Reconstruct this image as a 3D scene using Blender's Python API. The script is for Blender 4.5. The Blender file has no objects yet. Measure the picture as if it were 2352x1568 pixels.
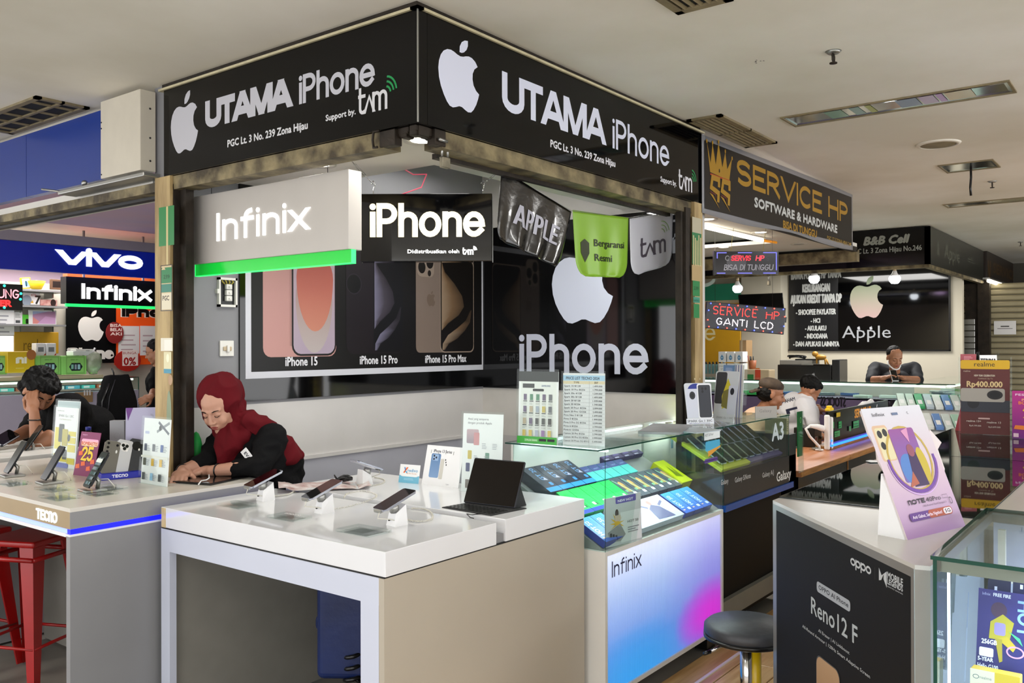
import bpy, bmesh, math, random
from mathutils import Vector, Matrix, Euler, noise
random.seed(7)
C = bpy.context.scene.collection
PI = math.pi
# ------------------------------------------------------------------ camera, world, light, exposure
F_PX = 2002.0; YAW = math.radians(37.4); PITCH = math.radians(.168); ROLL = math.radians(.152); CAMZ = 1.6
cam_d = bpy.data.cameras.new('camera'); cam = bpy.data.objects.new('camera', cam_d); C.objects.link(cam)
cam_d.sensor_width = 36; cam_d.lens = 36 * F_PX / 2352; cam_d.clip_start = .05; cam_d.clip_end = 200
_R = Vector((math.sin(YAW), -math.cos(YAW), 0)); _F = Vector((math.cos(YAW), math.sin(YAW), 0)); _U = Vector((0, 0, 1))
_f = _F * math.cos(PITCH) + _U * math.sin(PITCH); _u = _U * math.cos(PITCH) - _F * math.sin(PITCH)
_cr, _sr = math.cos(ROLL), math.sin(ROLL)
_rx = _R * _cr - _u * _sr; _ux = _R * _sr + _u * _cr
cam.matrix_world = Matrix(((_rx.x, _ux.x, -_f.x, 0), (_rx.y, _ux.y, -_f.y, 0), (_rx.z, _ux.z, -_f.z, CAMZ), (0, 0, 0, 1)))
bpy.context.scene.camera = cam
def at(px, py, X=None, Y=None, z=None):
    "point where the sight line through a pixel of the photograph meets a real plane of the building"
    a = (px - 1176) / F_PX; b = -(py - 784) / F_PX
    r = _f + _rx * a + _ux * b
    t = X / r.x if X is not None else (Y / r.y if Y is not None else (z - CAMZ) / r.z)
    return Vector((0, 0, CAMZ)) + r * t
W = bpy.data.worlds.new('mall_ambient'); bpy.context.scene.world = W; W.use_nodes = True
W.node_tree.nodes['Background'].inputs[0].default_value = (.97, .97, .98, 1)
W.node_tree.nodes['Background'].inputs[1].default_value = 2.7
vs = bpy.context.scene.view_settings
bpy.context.scene.display_settings.display_device = 'sRGB'
vs.view_transform = 'Standard'; vs.look = 'None'; vs.gamma = 1; vs.use_curve_mapping = False; vs.exposure = 0.27
def area(name, loc, size, power, col=(1, 1, 1), rot=(0, 0, 0), sy=None):
    d = bpy.data.lights.new(name, 'AREA'); d.energy = power; d.color = col; d.size = size
    if sy: d.shape = 'RECTANGLE'; d.size_y = sy
    o = bpy.data.objects.new(name, d); C.objects.link(o); o.location = loc; o.rotation_euler = rot; return o
WARM = (1, .93, .80); COOL = (.86, .92, 1.0); NEUT = (1, .98, .94)
# unseen fill lamps added over the corridor, behind and beside the camera, and the kiosks' own fittings
area('corridor_fill', (1.0, -.6, 2.79), 1.2, 16, NEUT, sy=.3)
area('corridor_fill', (3.6, -1.6, 2.79), 1.2, 16, COOL, sy=.3)
area('corridor_fill', (-.6, 1.8, 2.79), 1.2, 22, NEUT, sy=.3)
area('corridor_fill', (0.2, 4.6, 2.79), 1.2, 14, WARM, sy=.3)
area('corridor_fill', (7.2, -.8, 2.79), 1.2, 40, NEUT, sy=.3)
area('corridor_fill', (4.9, -1.3, 2.79), 1.2, 26, NEUT, sy=.3)
area('kiosk_light', (2.65, 3.14, 2.41), .16, 3.5, NEUT)
area('kiosk_light', (2.64, 2.49, 2.41), .16, 3.5, NEUT)
area('kiosk_light', (3.58, 2.55, 2.41), .16, 3.5, NEUT)
area('kiosk_light', (4.49, 2.54, 2.41), .16, 3.5, NEUT)
area('kiosk_light', (3.8, 3.3, 2.70), .8, 8, NEUT)
area('repair_kiosk_light', (6.1, 3.4, 2.68), .9, 60, WARM)
area('phone_kiosk_light', (11.1, 3.3, 2.56), 1.2, 50, NEUT)
area('left_kiosk_light', (3.2, 5.2, 2.66), 1.0, 30, NEUT)
area('far_kiosk_light', (4.5, 9.6, 2.5), 1.6, 38, NEUT)

# ------------------------------------------------------------------ materials
def lin(c):
    if isinstance(c, str): c = tuple(int(c[i:i + 2], 16) / 255 for i in (0, 2, 4))
    return tuple((v / 12.92 if v <= .04045 else ((v + .055) / 1.055) ** 2.4) for v in c)
_mats = {}
def mat(name, col, rough=.5, metal=0, noise_amt=0, scale=8, bump=0, bscale=40, emit=0, alpha=1, ior=1.5, trans=0, col2=None, spec=.5, stretch=None, coat=0, detail=4):
    if name in _mats: return _mats[name]
    m = bpy.data.materials.new(name); m.use_nodes = True; n = m.node_tree.nodes; l = m.node_tree.links; b = n['Principled BSDF']
    c = lin(col); b.inputs['Base Color'].default_value = (*c, 1); b.inputs['Roughness'].default_value = rough; b.inputs['Metallic'].default_value = metal
    b.inputs['IOR'].default_value = ior; b.inputs['Specular IOR Level'].default_value = spec; b.inputs['Transmission Weight'].default_value = trans
    b.inputs['Alpha'].default_value = alpha; b.inputs['Coat Weight'].default_value = coat
    tc = None
    if noise_amt or bump or col2:
        tc = n.new('ShaderNodeTexCoord'); mp = n.new('ShaderNodeMapping'); l.new(tc.outputs['Object'], mp.inputs[0])
        if stretch: mp.inputs['Scale'].default_value = stretch
    if noise_amt or col2:
        t = n.new('ShaderNodeTexNoise'); t.inputs['Scale'].default_value = scale; t.inputs['Detail'].default_value = detail; l.new(mp.outputs[0], t.inputs[0])
        r = n.new('ShaderNodeValToRGB'); l.new(t.outputs[0], r.inputs[0])
        c2 = lin(col2) if col2 else tuple(v * (1 - noise_amt) for v in c)
        r.color_ramp.elements[0].position = .35; r.color_ramp.elements[1].position = .65
        r.color_ramp.elements[0].color = (*c2, 1); r.color_ramp.elements[1].color = (*c, 1)
        l.new(r.outputs[0], b.inputs['Base Color'])
    if bump:
        t2 = n.new('ShaderNodeTexNoise'); t2.inputs['Scale'].default_value = bscale; t2.inputs['Detail'].default_value = 5; l.new(mp.outputs[0], t2.inputs[0])
        bp = n.new('ShaderNodeBump'); bp.inputs['Strength'].default_value = bump; bp.inputs['Distance'].default_value = .01; l.new(t2.outputs[0], bp.inputs['Height']); l.new(bp.outputs[0], b.inputs['Normal'])
    if emit:
        b.inputs['Emission Color'].default_value = (*c, 1); b.inputs['Emission Strength'].default_value = emit
    _mats[name] = m; return m
def glassmat(name, col, alpha):
    "thin sheet: mirror-like coat over a see-through body"
    m = bpy.data.materials.new(name); m.use_nodes = True; n = m.node_tree.nodes; l = m.node_tree.links
    n.remove(n['Principled BSDF']); out = n['Material Output']
    tr = n.new('ShaderNodeBsdfTransparent'); tr.inputs[0].default_value = (*lin(col), 1)
    g = n.new('ShaderNodeBsdfGlossy'); g.inputs['Roughness'].default_value = .02; g.inputs[0].default_value = (1, 1, 1, 1)
    lw = n.new('ShaderNodeLayerWeight'); lw.inputs[0].default_value = .5
    pw = n.new('ShaderNodeMath'); pw.operation = 'POWER'; pw.inputs[1].default_value = 5; l.new(lw.outputs['Facing'], pw.inputs[0])
    mu = n.new('ShaderNodeMath'); mu.operation = 'MULTIPLY_ADD'; mu.inputs[1].default_value = .9 * alpha; mu.inputs[2].default_value = .026 * alpha; mu.use_clamp = True; l.new(pw.outputs[0], mu.inputs[0])
    mx = n.new('ShaderNodeMixShader'); l.new(mu.outputs[0], mx.inputs[0]); l.new(tr.outputs[0], mx.inputs[1]); l.new(g.outputs[0], mx.inputs[2]); l.new(mx.outputs[0], out.inputs[0])
    return m
def printmat(name, emit=0, rough=.35):
    m = bpy.data.materials.new(name); m.use_nodes = True; n = m.node_tree.nodes; l = m.node_tree.links; b = n['Principled BSDF']
    a = n.new('ShaderNodeVertexColor'); a.layer_name = 'Col'; l.new(a.outputs[0], b.inputs['Base Color']); b.inputs['Roughness'].default_value = rough; b.inputs['Specular IOR Level'].default_value = .3
    if emit:
        l.new(a.outputs[0], b.inputs['Emission Color']); b.inputs['Emission Strength'].default_value = emit
    return m
PRINT = printmat('printed_ink'); PRINTM = printmat('printed_matt', 0, .6); PRINTM.node_tree.nodes['Principled BSDF'].inputs['Specular IOR Level'].default_value = .12; PRINTG = printmat('printed_gloss', rough=.12); LIT = printmat('backlit_acrylic', 1.0); LIT1 = printmat('backlit_panel', .5); LED = printmat('led_dots', 6)
M_white = mat('white_laminate', 'e2e3e6', .12, noise_amt=.03, scale=3, coat=.3)
M_whitesat = mat('white_satin', 'dedcd6', .35, noise_amt=.04, scale=5)
M_cream = mat('cream_laminate', 'b9a687', .3, noise_amt=.05)
M_grey = mat('grey_laminate', '8b8b8d', .4, noise_amt=.05, scale=4)
M_dgrey = mat('dark_grey_panel', '8d8a82', .5, noise_amt=.08)
M_black = mat('black_plastic', '0c0c0e', .3)
M_blackgl = mat('black_acrylic', '050506', .05, spec=.6)
M_signblk = mat('black_sign_vinyl', '060607', .05, spec=.28)
M_blackfab = mat('black_fabric', '040405', .85, spec=.15, bump=.3, bscale=120)
M_chrome = mat('chrome', 'c8c8c8', .12, 1)
M_metal = mat('aluminium', 'a8a8a4', .35, .9)
M_rust = mat('weathered_galvanized_steel', '8f8260', .55, .35, scale=9, col2='3f3523', bump=.3, bscale=30)
M_rustd = mat('dark_rusty_steel', '2f261c', .6, .4, noise_amt=.5, scale=12, bump=.3)
M_wallg = mat('grey_painted_plaster', '86868a', .7, noise_amt=.07, scale=2.5, bump=.12, bscale=12)
M_wallw = mat('white_painted_plaster', 'd2cfcd', .6, noise_amt=.06, scale=3, bump=.25, bscale=7)
M_walll = mat('pale_lilac_plaster', 'b9bac6', .6, noise_amt=.08, scale=3, bump=.2, bscale=7)
M_soffit = mat('white_gypsum_soffit', 'dad7cf', .7, noise_amt=.04, scale=3)
M_cardw = mat('white_card', 'e9e9ea', .4, noise_amt=.02)
M_glass = glassmat('clear_glass', 'f3faf7', 1.0); M_glasst = glassmat('table_glass', '7f9a96', .8); M_acry = glassmat('clear_acrylic', 'f8fbfa', .5)
M_gedge = mat('green_glass_edge', '0f3f32', .1, emit=.03)
M_yellow = mat('yellow_card', 'e8c41c', .4, noise_amt=.03)
M_skin = mat('skin', 'a87456', .5, noise_amt=.08, scale=20)
M_skind = mat('skin_deep', '74462f', .5, noise_amt=.08, scale=20)
M_skinf = mat('skin_light', 'b98a74', .5, noise_amt=.06, scale=20)
M_hair = mat('black_hair', '050404', .6, noise_amt=.4, scale=60, bump=.5, bscale=90, spec=.2)
M_lip = mat('lips', '8a3a36', .4, noise_amt=.1)
M_eye = mat('dark_eye', '120d0b', .3, noise_amt=.1)

# ------------------------------------------------------------------ object helpers
def tag(o, label=None, cat=None, group=None, kind=None):
    if label: o['label'] = label
    if cat: o['category'] = cat
    if group: o['group'] = group
    if kind: o['kind'] = kind
    return o
def thing(name, label, cat, loc=(0, 0, 0), rz=0, group=None, rot=None):
    o = bpy.data.objects.new(name, None); C.objects.link(o); o.location = loc; o.rotation_euler = rot if rot else (0, 0, rz)
    o.empty_display_size = .05
    return tag(o, label, cat, group)
def copy_tree(o, parent=None):
    c = o.copy(); C.objects.link(c); c.parent = parent
    for ch in list(o.children): copy_tree(ch, c)
    return c
def copies(proto, locs, labels=None, group=None):
    out = []
    for i, lr in enumerate(locs):
        c = proto if i == 0 else copy_tree(proto)
        c.location = lr[0]
        if len(lr) > 1: c.rotation_euler = lr[1] if not isinstance(lr[1], (int, float)) else (c.rotation_euler[0], c.rotation_euler[1], lr[1])
        if labels: c['label'] = labels[i] if not isinstance(labels, str) else labels
        if group: c['group'] = group
        out.append(c)
    return out
class MB:
    def __init__(s): s.v = []; s.f = []; s.m = []; s.sm = []; s.M = Matrix.Identity(4); s.cur = 0
    def add(s, vs, fs, smooth=False):
        n = len(s.v); s.v += [s.M @ Vector(p) for p in vs]; s.f += [tuple(i + n for i in f) for f in fs]; s.m += [s.cur] * len(fs); s.sm += [smooth] * len(fs); return s
    def box(s, x0, y0, z0, x1, y1, z1):
        return s.add([(x0, y0, z0), (x1, y0, z0), (x1, y1, z0), (x0, y1, z0), (x0, y0, z1), (x1, y0, z1), (x1, y1, z1), (x0, y1, z1)],
                     [(0, 3, 2, 1), (4, 5, 6, 7), (0, 1, 5, 4), (1, 2, 6, 5), (2, 3, 7, 6), (3, 0, 4, 7)])
    def rbox(s, x0, y0, z0, x1, y1, z1, r=.004, seg=2):
        bm = bmesh.new(); bmesh.ops.create_cube(bm, size=1)
        for v in bm.verts: v.co = Vector(((x0 + x1) / 2 + v.co.x * (x1 - x0), (y0 + y1) / 2 + v.co.y * (y1 - y0), (z0 + z1) / 2 + v.co.z * (z1 - z0)))
        bmesh.ops.bevel(bm, geom=bm.edges[:], offset=r, segments=seg, affect='EDGES', profile=.5)
        return s.bm(bm)
    def bm(s, bm, smooth=False):
        bm.verts.index_update(); s.add([v.co[:] for v in bm.verts], [[v.index for v in f.verts] for f in bm.faces], smooth); bm.free(); return s
    def prism(s, pts, a, b, ax='z'):
        "pts 2-D outline (counter-clockwise); ax z:(x,y)->z, y:(x,z) with y from a to b, x:(y,z)"
        mp = {'z': lambda p, h: (p[0], p[1], h), 'y': lambda p, h: (p[0], h, p[1]), 'x': lambda p, h: (h, p[0], p[1])}[ax]
        n = len(pts); vs = [mp(p, a) for p in pts] + [mp(p, b) for p in pts]
        return s.add(vs, [tuple(range(n))[::-1], tuple(range(n, 2 * n))] + [(i, (i + 1) % n, (i + 1) % n + n, i + n) for i in range(n)])
    def tube(s, pts, r, n=8, cap=True, radii=None, smooth=True):
        pts = [Vector(p) for p in pts]; k = len(pts); rings = []
        up = Vector((0, 0, 1)); prev = None
        for i, p in enumerate(pts):
            t = (pts[min(i + 1, k - 1)] - pts[max(i - 1, 0)]).normalized()
            if prev is None: a = t.cross(up) if abs(t.z) < .95 else t.cross(Vector((1, 0, 0)))
            else: a = prev - t * prev.dot(t)
            if a.length < 1e-6: a = t.orthogonal()
            a.normalize(); b = t.cross(a); prev = a; rr = radii[i] if radii else r
            rings.append([p + (a * math.cos(2 * PI * j / n) + b * math.sin(2 * PI * j / n)) * rr for j in range(n)])
        vs = [q for rg in rings for q in rg]; fs = []
        for i in range(k - 1):
            for j in range(n): fs.append((i * n + j, i * n + (j + 1) % n, (i + 1) * n + (j + 1) % n, (i + 1) * n + j))
        if cap: fs += [tuple(range(n))[::-1], tuple(range((k - 1) * n, k * n))]
        return s.add(vs, fs, smooth)
    def lathe(s, prof, n=24, c=(0, 0, 0), smooth=True):
        vs = []; fs = []; m = len(prof)
        for j in range(n):
            a = 2 * PI * j / n
            for r, z in prof: vs.append((c[0] + r * math.cos(a), c[1] + r * math.sin(a), c[2] + z))
        for j in range(n):
            for i in range(m - 1):
                a = j * m + i; b = ((j + 1) % n) * m + i; fs.append((a, b, b + 1, a + 1))
        fs.append(tuple(j * m for j in range(n))[::-1]); fs.append(tuple(j * m + m - 1 for j in range(n)))
        return s.add(vs, fs, smooth)
    def ell(s, c, r, n=12, M=None):
        bm = bmesh.new(); bmesh.ops.create_uvsphere(bm, u_segments=n, v_segments=max(6, n // 2 + 2), radius=1)
        MM = Matrix.Translation(c) @ (M if M else Matrix.Identity(4)) @ Matrix.Diagonal((*r, 1))
        for v in bm.verts: v.co = MM @ v.co
        return s.bm(bm, True)
    def cap(s, p0, p1, r0, r1, n=12):
        p0, p1 = Vector(p0), Vector(p1); s.ell(p0, (r0,) * 3, n); s.ell(p1, (r1,) * 3, n)
        d = (p1 - p0)
        if d.length > 1e-5: s.tube([p0, p1], 0, n, radii=[r0, r1])
        return s
    def build(s, name, mats, parent=None, label=None, kind=None, cat=None, group=None, loc=None):
        me = bpy.data.meshes.new(name); me.from_pydata([v[:] for v in s.v], [], s.f)
        for m in (mats if isinstance(mats, (list, tuple)) else [mats]): me.materials.append(m)
        me.polygons.foreach_set('material_index', s.m); me.polygons.foreach_set('use_smooth', s.sm); me.update()
        o = bpy.data.objects.new(name, me); C.objects.link(o); o.parent = parent
        if loc: o.location = loc
        return tag(o, label, cat, group, kind)
def part(name, mats, parent, *cmds, label=None, kind=None):
    m = MB()
    for c in cmds: getattr(m, c[0])(*c[1:])
    return m.build(name, mats, parent, label=label, kind=kind)
def struct(name, mats, *cmds):
    return part(name, mats, None, *cmds, kind='structure')
# ------------------------------------------------------------------ letter shapes
def arc(cx, cy, rx, ry, a0, a1, n=9): return [(cx + rx * math.cos(math.radians(a0 + (a1 - a0) * i / n)), cy + ry * math.sin(math.radians(a0 + (a1 - a0) * i / n))) for i in range(n + 1)]
xh = .70
GL = {
 'U': (.68, [[(0, 1), (0, .30)] + arc(.34, .30, .34, .30, 180, 360) + [(.68, 1)]]), 'T': (.62, [[(0, 1), (.62, 1)], [(.31, 1), (.31, 0)]]),
 'A': (.80, [[(0, 0), (.345, 1)], [(.455, 1), (.80, 0)], [(.16, .26), (.64, .26)]]), 'M': (.92, [[(0, 0), (0, 1)], [(.09, 1), (.41, 0)], [(.51, 0), (.83, 1)], [(.92, 1), (.92, 0)]]),
 'i': (.0, [[(0, 0), (0, xh)], ['dot', (0, .97)]]), 'P': (.5, [[(0, 0), (0, 1)], [(0, 1), (.24, 1)] + arc(.24, .73, .26, .27, 90, -90) + [(0, .46)]]),
 'h': (.46, [[(0, 0), (0, 1)], [(0, xh - .3)] + arc(.23, xh - .23, .23, .23, 170, 0) + [(.46, 0)]]), 'o': (.56, [arc(.28, xh / 2, .28, xh / 2, 0, 360, 20)]),
 'n': (.46, [[(0, 0), (0, xh)], [(0, xh - .3)] + arc(.23, xh - .23, .23, .23, 170, 0) + [(.46, 0)]]),
 'e': (.54, [[(.04, xh / 2), (.50, xh / 2)], arc(.27, xh / 2, .27, xh / 2, 0, 318, 16)]),
 'I': (0, [[(0, 0), (0, 1)]]), 'f': (.34, [[(.12, 0), (.12, .78)] + arc(.32, .78, .2, .22, 180, 95, 5), [(0, xh), (.36, xh)]]),
 'x': (.5, [[(0, 0), (.5, xh)], [(0, xh), (.5, 0)]]), 'v': (.56, [[(0, xh), (.22, .04), (.34, .04), (.56, xh)]]),
 'N': (.6, [[(0, 0), (0, 1), (.6, 0), (.6, 1)]]), 'E': (.5, [[(.5, 1), (0, 1), (0, 0), (.5, 0)], [(0, .52), (.42, .52)]]),
 'C': (.6, [arc(.33, .5, .33, .5, 52, 308, 14)]), 'O': (.7, [arc(.35, .5, .35, .5, 0, 360, 22)]), 'L': (.46, [[(0, 1), (0, 0), (.46, 0)]]),
 'S': (.54, [arc(.27, .74, .26, .26, 40, 250, 10) + arc(.27, .26, .27, .26, 80, -140, 10)]), 'R': (.54, [[(0, 0), (0, 1)], [(0, 1), (.24, 1)] + arc(.24, .74, .26, .26, 90, -90) + [(0, .48)], [(.24, .48), (.54, 0)]]),
 'V': (.66, [[(0, 1), (.33, 0), (.66, 1)]]), 'H': (.6, [[(0, 0), (0, 1)], [(.6, 0), (.6, 1)], [(0, .52), (.6, .52)]]),
 'G': (.66, [arc(.34, .5, .33, .5, 50, 330, 14) + [(.66, .45), (.38, .45)]]), 'D': (.58, [[(.2, 0), (0, 0), (0, 1), (.2, 1)] + arc(.2, .5, .38, .5, 90, -90)]),
 'B': (.5, [[(0, 0), (0, 1), (.22, 1)] + arc(.22, .77, .22, .23, 90, -90) + [(0, .54)], [(.22, .54)] + arc(.24, .27, .26, .27, 90, -90) + [(0, 0)]]),
 'Z': (.56, [[(0, 1), (.56, 1), (0, 0), (.56, 0)]]), '&': (.6, [[(.6, 0), (.12, .72)] + arc(.27, .8, .17, .2, 200, -40, 8) + arc(.25, .25, .25, .25, 100, 320, 8) + [(.6, .45)]]),
 'm': (.84, [[(0, 0), (0, xh)], [(0, xh - .3)] + arc(.21, xh - .21, .21, .21, 170, 0) + [(.42, 0)], [(.42, xh - .3)] + arc(.63, xh - .21, .21, .21, 170, 0) + [(.84, 0)]]),
 'r': (.28, [[(0, 0), (0, xh)], [(0, xh - .32)] + arc(.24, xh - .24, .24, .24, 170, 85, 5)]), 'a': (.52, [arc(.26, xh / 2, .26, xh / 2, 0, 360, 16), [(.52, xh), (.52, 0)]]),
 'l': (0, [[(0, 0), (0, 1)]]), 'p': (.56, [arc(.28, xh / 2, .28, xh / 2, 0, 360, 18), [(0, xh), (0, -.34)]]),
 ' ': (.18, []), '1': (.2, [[(0, .8), (.2, 1), (.2, 0)]]), '2': (.5, [arc(.25, .74, .25, .26, 170, -30, 8) + [(0, 0), (.5, 0)]]), '5': (.5, [[(.46, 1), (.06, 1), (.03, .55)] + arc(.24, .32, .26, .32, 125, -140, 10)]),
 '0': (.52, [arc(.26, .5, .26, .5, 0, 360, 18)]), '4': (.54, [[(.42, 0), (.42, 1), (0, .3), (.56, .3)]]),
 '\u0245': (.6, [[(0, 0), (.3, .62), (.6, 0)]]), 't': (.4, [[(.05, 1), (.05, .2)] + arc(.22, .17, .17, .17, 180, 300, 5), [(0, xh), (.34, xh)]]), '.': (0, [['dot', (0, 0)]]), ',': (0, [['dot', (0, 0)]]),
 'W': (.95, [[(0, 1), (.24, 0), (.47, .95), (.7, 0), (.95, 1)]]), 'F': (.46, [[(.46, 1), (0, 1), (0, 0)], [(0, .52), (.4, .52)]]), 'c': (.5, [arc(.28, xh / 2, .28, xh / 2, 50, 310, 12)]),
 'n2': (.46, [[(0, 0), (0, .85), (.1, 1), (.36, 1), (.46, .85), (.46, 0)]]),
}
def layout(word, gap=.22):
    x = 0; out = []
    if isinstance(word, str): word = list(word)
    for ch in word:
        w, pl = GL[ch]
        for p in pl:
            if p[0] == 'dot': out.append(('dot', (p[1][0] + x, p[1][1])))
            else: out.append(('line', [(a + x, b) for a, b in p]))
        x += w + gap
    return out, x - gap
_tc = {}
def textmesh(s):
    if s not in _tc:
        c = bpy.data.curves.new('t', 'FONT'); c.body = s; c.resolution_u = 2; o = bpy.data.objects.new('t', c); C.objects.link(o)
        dg = bpy.context.evaluated_depsgraph_get(); dg.update(); me = o.evaluated_get(dg).to_mesh()
        vs = [(v.co.x, v.co.y) for v in me.vertices]; fs = [tuple(p.vertices) for p in me.polygons]
        o.evaluated_get(dg).to_mesh_clear(); bpy.data.objects.remove(o); bpy.data.curves.remove(c)
        x0 = min(v[0] for v in vs); x1 = max(v[0] for v in vs)
        _tc[s] = ([(a - x0, b) for a, b in vs], fs, x1 - x0)
    return _tc[s]
APPLE = [(.50, .745), (.43, .755), (.36, .775), (.29, .785), (.21, .775), (.13, .735), (.07, .67), (.03, .58), (.015, .48), (.03, .36), (.07, .25), (.13, .15), (.20, .065), (.26, .02), (.33, .01), (.40, .03), (.47, .055), (.53, .055), (.60, .03), (.67, .01), (.74, .02), (.80, .07), (.86, .15), (.905, .24), (.93, .31), (.86, .345), (.80, .41), (.775, .49), (.78, .57), (.82, .64), (.895, .69), (.84, .75), (.76, .785), (.69, .79), (.62, .775), (.56, .755)]
LEAF = [(.48, .80), (.485, .88), (.53, .95), (.60, .99), (.67, 1.0), (.67, .93), (.64, .87), (.58, .82), (.53, .80)]
class Art:
    """flat print: coloured shapes with real outlines laid on a face. u right, v up, n out of the face."""
    def __init__(s, parent, name='print', o=(0, 0, 0), face='front', m=None, M=None, eps=.00012, d=0):
        s.mb = MB(); s.col = []; s.n = 0; s.eps = eps; s.parent = parent; s.name = name; s.mat = m or PRINT; s.d = d
        B = {'front': Matrix(((1, 0, 0), (0, 0, -1), (0, 1, 0))), 'top': Matrix.Identity(3), 'left': Matrix(((0, 0, -1), (-1, 0, 0), (0, 1, 0))),
             'right': Matrix(((0, 0, 1), (1, 0, 0), (0, 1, 0))), 'back': Matrix(((-1, 0, 0), (0, 0, 1), (0, 1, 0)))}[face]
        s.M = Matrix.Translation(o) @ B.to_4x4()
        if M: s.M = M @ s.M
        s.mb.M = s.M; s.X = Matrix.Identity(3)
    def at(s, u, v, rot=0, sc=1, sx=None): s.X = Matrix.Translation((0, 0, 0)).to_3x3(); c, q = math.cos(rot), math.sin(rot); s.X = Matrix((((sx or sc) * c, -q * sc, u), ((sx or sc) * q, c * sc, v), (0, 0, 1))); return s
    def raw(s, pts, faces, col, bump=True):
        s.n += 1 if bump else .03
        h = s.n * s.eps; vs = []
        for p in pts:
            q = s.X @ Vector((p[0], p[1], 1)); vs.append((q.x, q.y, h))
        n0 = len(s.mb.f)
        if s.d:
            k = len(vs); vs2 = [(a, b, c + s.d) for a, b, c in vs]
            if len(faces) == 1:
                f = list(faces[0]); side = [(f[i], f[(i + 1) % len(f)], f[(i + 1) % len(f)] + k, f[i] + k) for i in range(len(f))]
            else:
                cnt = {}
                for f in faces:
                    for i in range(len(f)): e = (f[i], f[(i + 1) % len(f)]); cnt[e] = 1
                side = [(a, b, b + k, a + k) for a, b in cnt if (b, a) not in cnt]
            s.mb.add(vs + vs2, [tuple(i + k for i in f) for f in faces] + side); m = len(s.mb.f) - n0
            cl = lin(col) if isinstance(col, str) else col
            s.col += [[cl]] * m
        else:
            s.mb.add(vs, faces)
            if isinstance(col, list):
                cc = [lin(c) for c in col]
                for f in faces: s.col.append([cc[i] for i in f])
            else:
                cl = lin(col)
                s.col += [[cl]] * len(faces)
        return s
    def rect(s, x0, y0, x1, y1, col, top=None):
        return s.raw([(x0, y0), (x1, y0), (x1, y1), (x0, y1)], [(0, 1, 2, 3)], [col, col, top, top] if top else col)
    def poly(s, pts, col): return s.raw(pts, [tuple(range(len(pts)))], col)
    def rr(s, x0, y0, x1, y1, r, col, top=None):
        p = arc(x1 - r, y0 + r, r, r, -90, 0, 4) + arc(x1 - r, y1 - r, r, r, 0, 90, 4) + arc(x0 + r, y1 - r, r, r, 90, 180, 4) + arc(x0 + r, y0 + r, r, r, 180, 270, 4)
        if top: return s.raw(p, [tuple(range(len(p)))], [mixc(col, top, (q[1] - y0) / (y1 - y0)) for q in p])
        return s.poly(p, col)
    def ell(s, cx, cy, rx, ry, col, n=20): return s.poly(arc(cx, cy, rx, ry, 0, 360 - 360 / n, n - 1), col)
    def ring(s, cx, cy, rx, ry, t, col, n=24): return s.line(arc(cx, cy, rx, ry, 0, 360, n), t, col)
    def frame(s, x0, y0, x1, y1, t, col):
        s.rect(x0, y0, x1, y0 + t, col); s.rect(x0, y1 - t, x1, y1, col); s.rect(x0, y0, x0 + t, y1, col); return s.rect(x1 - t, y0, x1, y1, col)
    def line(s, pts, t, col, bump=True, cut=True, ext=0):
        pts = [Vector(p) for p in pts]; pts = [p for i, p in enumerate(pts) if i == 0 or (p - pts[i - 1]).length > 1e-7]; k = len(pts); closed = (pts[0] - pts[-1]).length < 1e-6; L = []; Rr = []
        for i in range(k):
            a = pts[i - 1] if i else (pts[-2] if closed else None); b = pts[i + 1] if i < k - 1 else (pts[1] if closed else None); p = pts[i]
            d1 = (p - a).normalized() if a is not None and (p - a).length > 1e-9 else None; d2 = (b - p).normalized() if b is not None and (b - p).length > 1e-9 else None
            d1 = d1 or d2; d2 = d2 or d1
            n1 = Vector((-d1.y, d1.x)); n2 = Vector((-d2.y, d2.x)); m = (n1 + n2)
            m = m.normalized() if m.length > .2 else n1
            q = t / 2 / max(.72, m.dot(n1)); dd = m * q
            sl_ = ((b if a is None else a) - pts[i]).length if (a is None or b is None) and k > 1 else 0
            if cut and sl_ > t * .8 and abs(d1.y) > .6 and not closed: dd = Vector((-1 if d1.y > 0 else 1, 0)) * (t / 2 / abs(d1.y))
            if ext and not closed:
                if a is None: p = p - d1 * (ext / max(abs(d1.x), abs(d1.y)))
                if b is None: p = p + d1 * (ext / max(abs(d1.x), abs(d1.y)))
            L.append(p + dd); Rr.append(p - dd)
        return s.raw([p[:] for p in L + Rr], [(i, k + i, k + i + 1, i + 1) for i in range(k - 1)], col, bump)
    def word(s, w, x0, y0, x1, y1, t, col, gap=.22, slant=0, dots=None, low=False):
        "stroke-built lettering fitted to a box; y0 baseline, y1 cap height; dots = LED radius"
        ls, tot = layout(w, gap); hh = xh if low else 1
        sx = (x1 - x0 - t) / max(tot, 1e-6); sy = (y1 - y0 - t) / hh; s.n += 1
        f = lambda p: (x0 + t / 2 + p[0] * sx + slant * p[1] * (y1 - y0), y0 + t / 2 + p[1] * sy)
        for k, p in ls:
            if k == 'dot':
                c = f(p)
                if dots: s.raw(arc(c[0], c[1], dots, dots, 0, 300, 5), [tuple(range(6))], col, False)
                else: s.raw(arc(c[0], c[1], t * .58, t * .58, 0, 330, 11), [tuple(range(12))], col, False)
            else:
                q = [f(a) for a in p]
                if dots:
                    for i in range(len(q) - 1):
                        a, b = Vector(q[i]), Vector(q[i + 1]); acc = 0
                    L = 0; step = dots * 3.1; nxt = 0
                    for i in range(len(q) - 1):
                        a, b = Vector(q[i]), Vector(q[i + 1]); d = (b - a).length
                        while nxt <= L + d + 1e-9 and d > 0:
                            c = a + (b - a) * ((nxt - L) / d); s.raw(arc(c.x, c.y, dots, dots, 0, 300, 5), [tuple(range(6))], col, False); nxt += step
                        L += d
                else: s.line(q, t, col, False, ext=t / 2)
        return s
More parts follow.
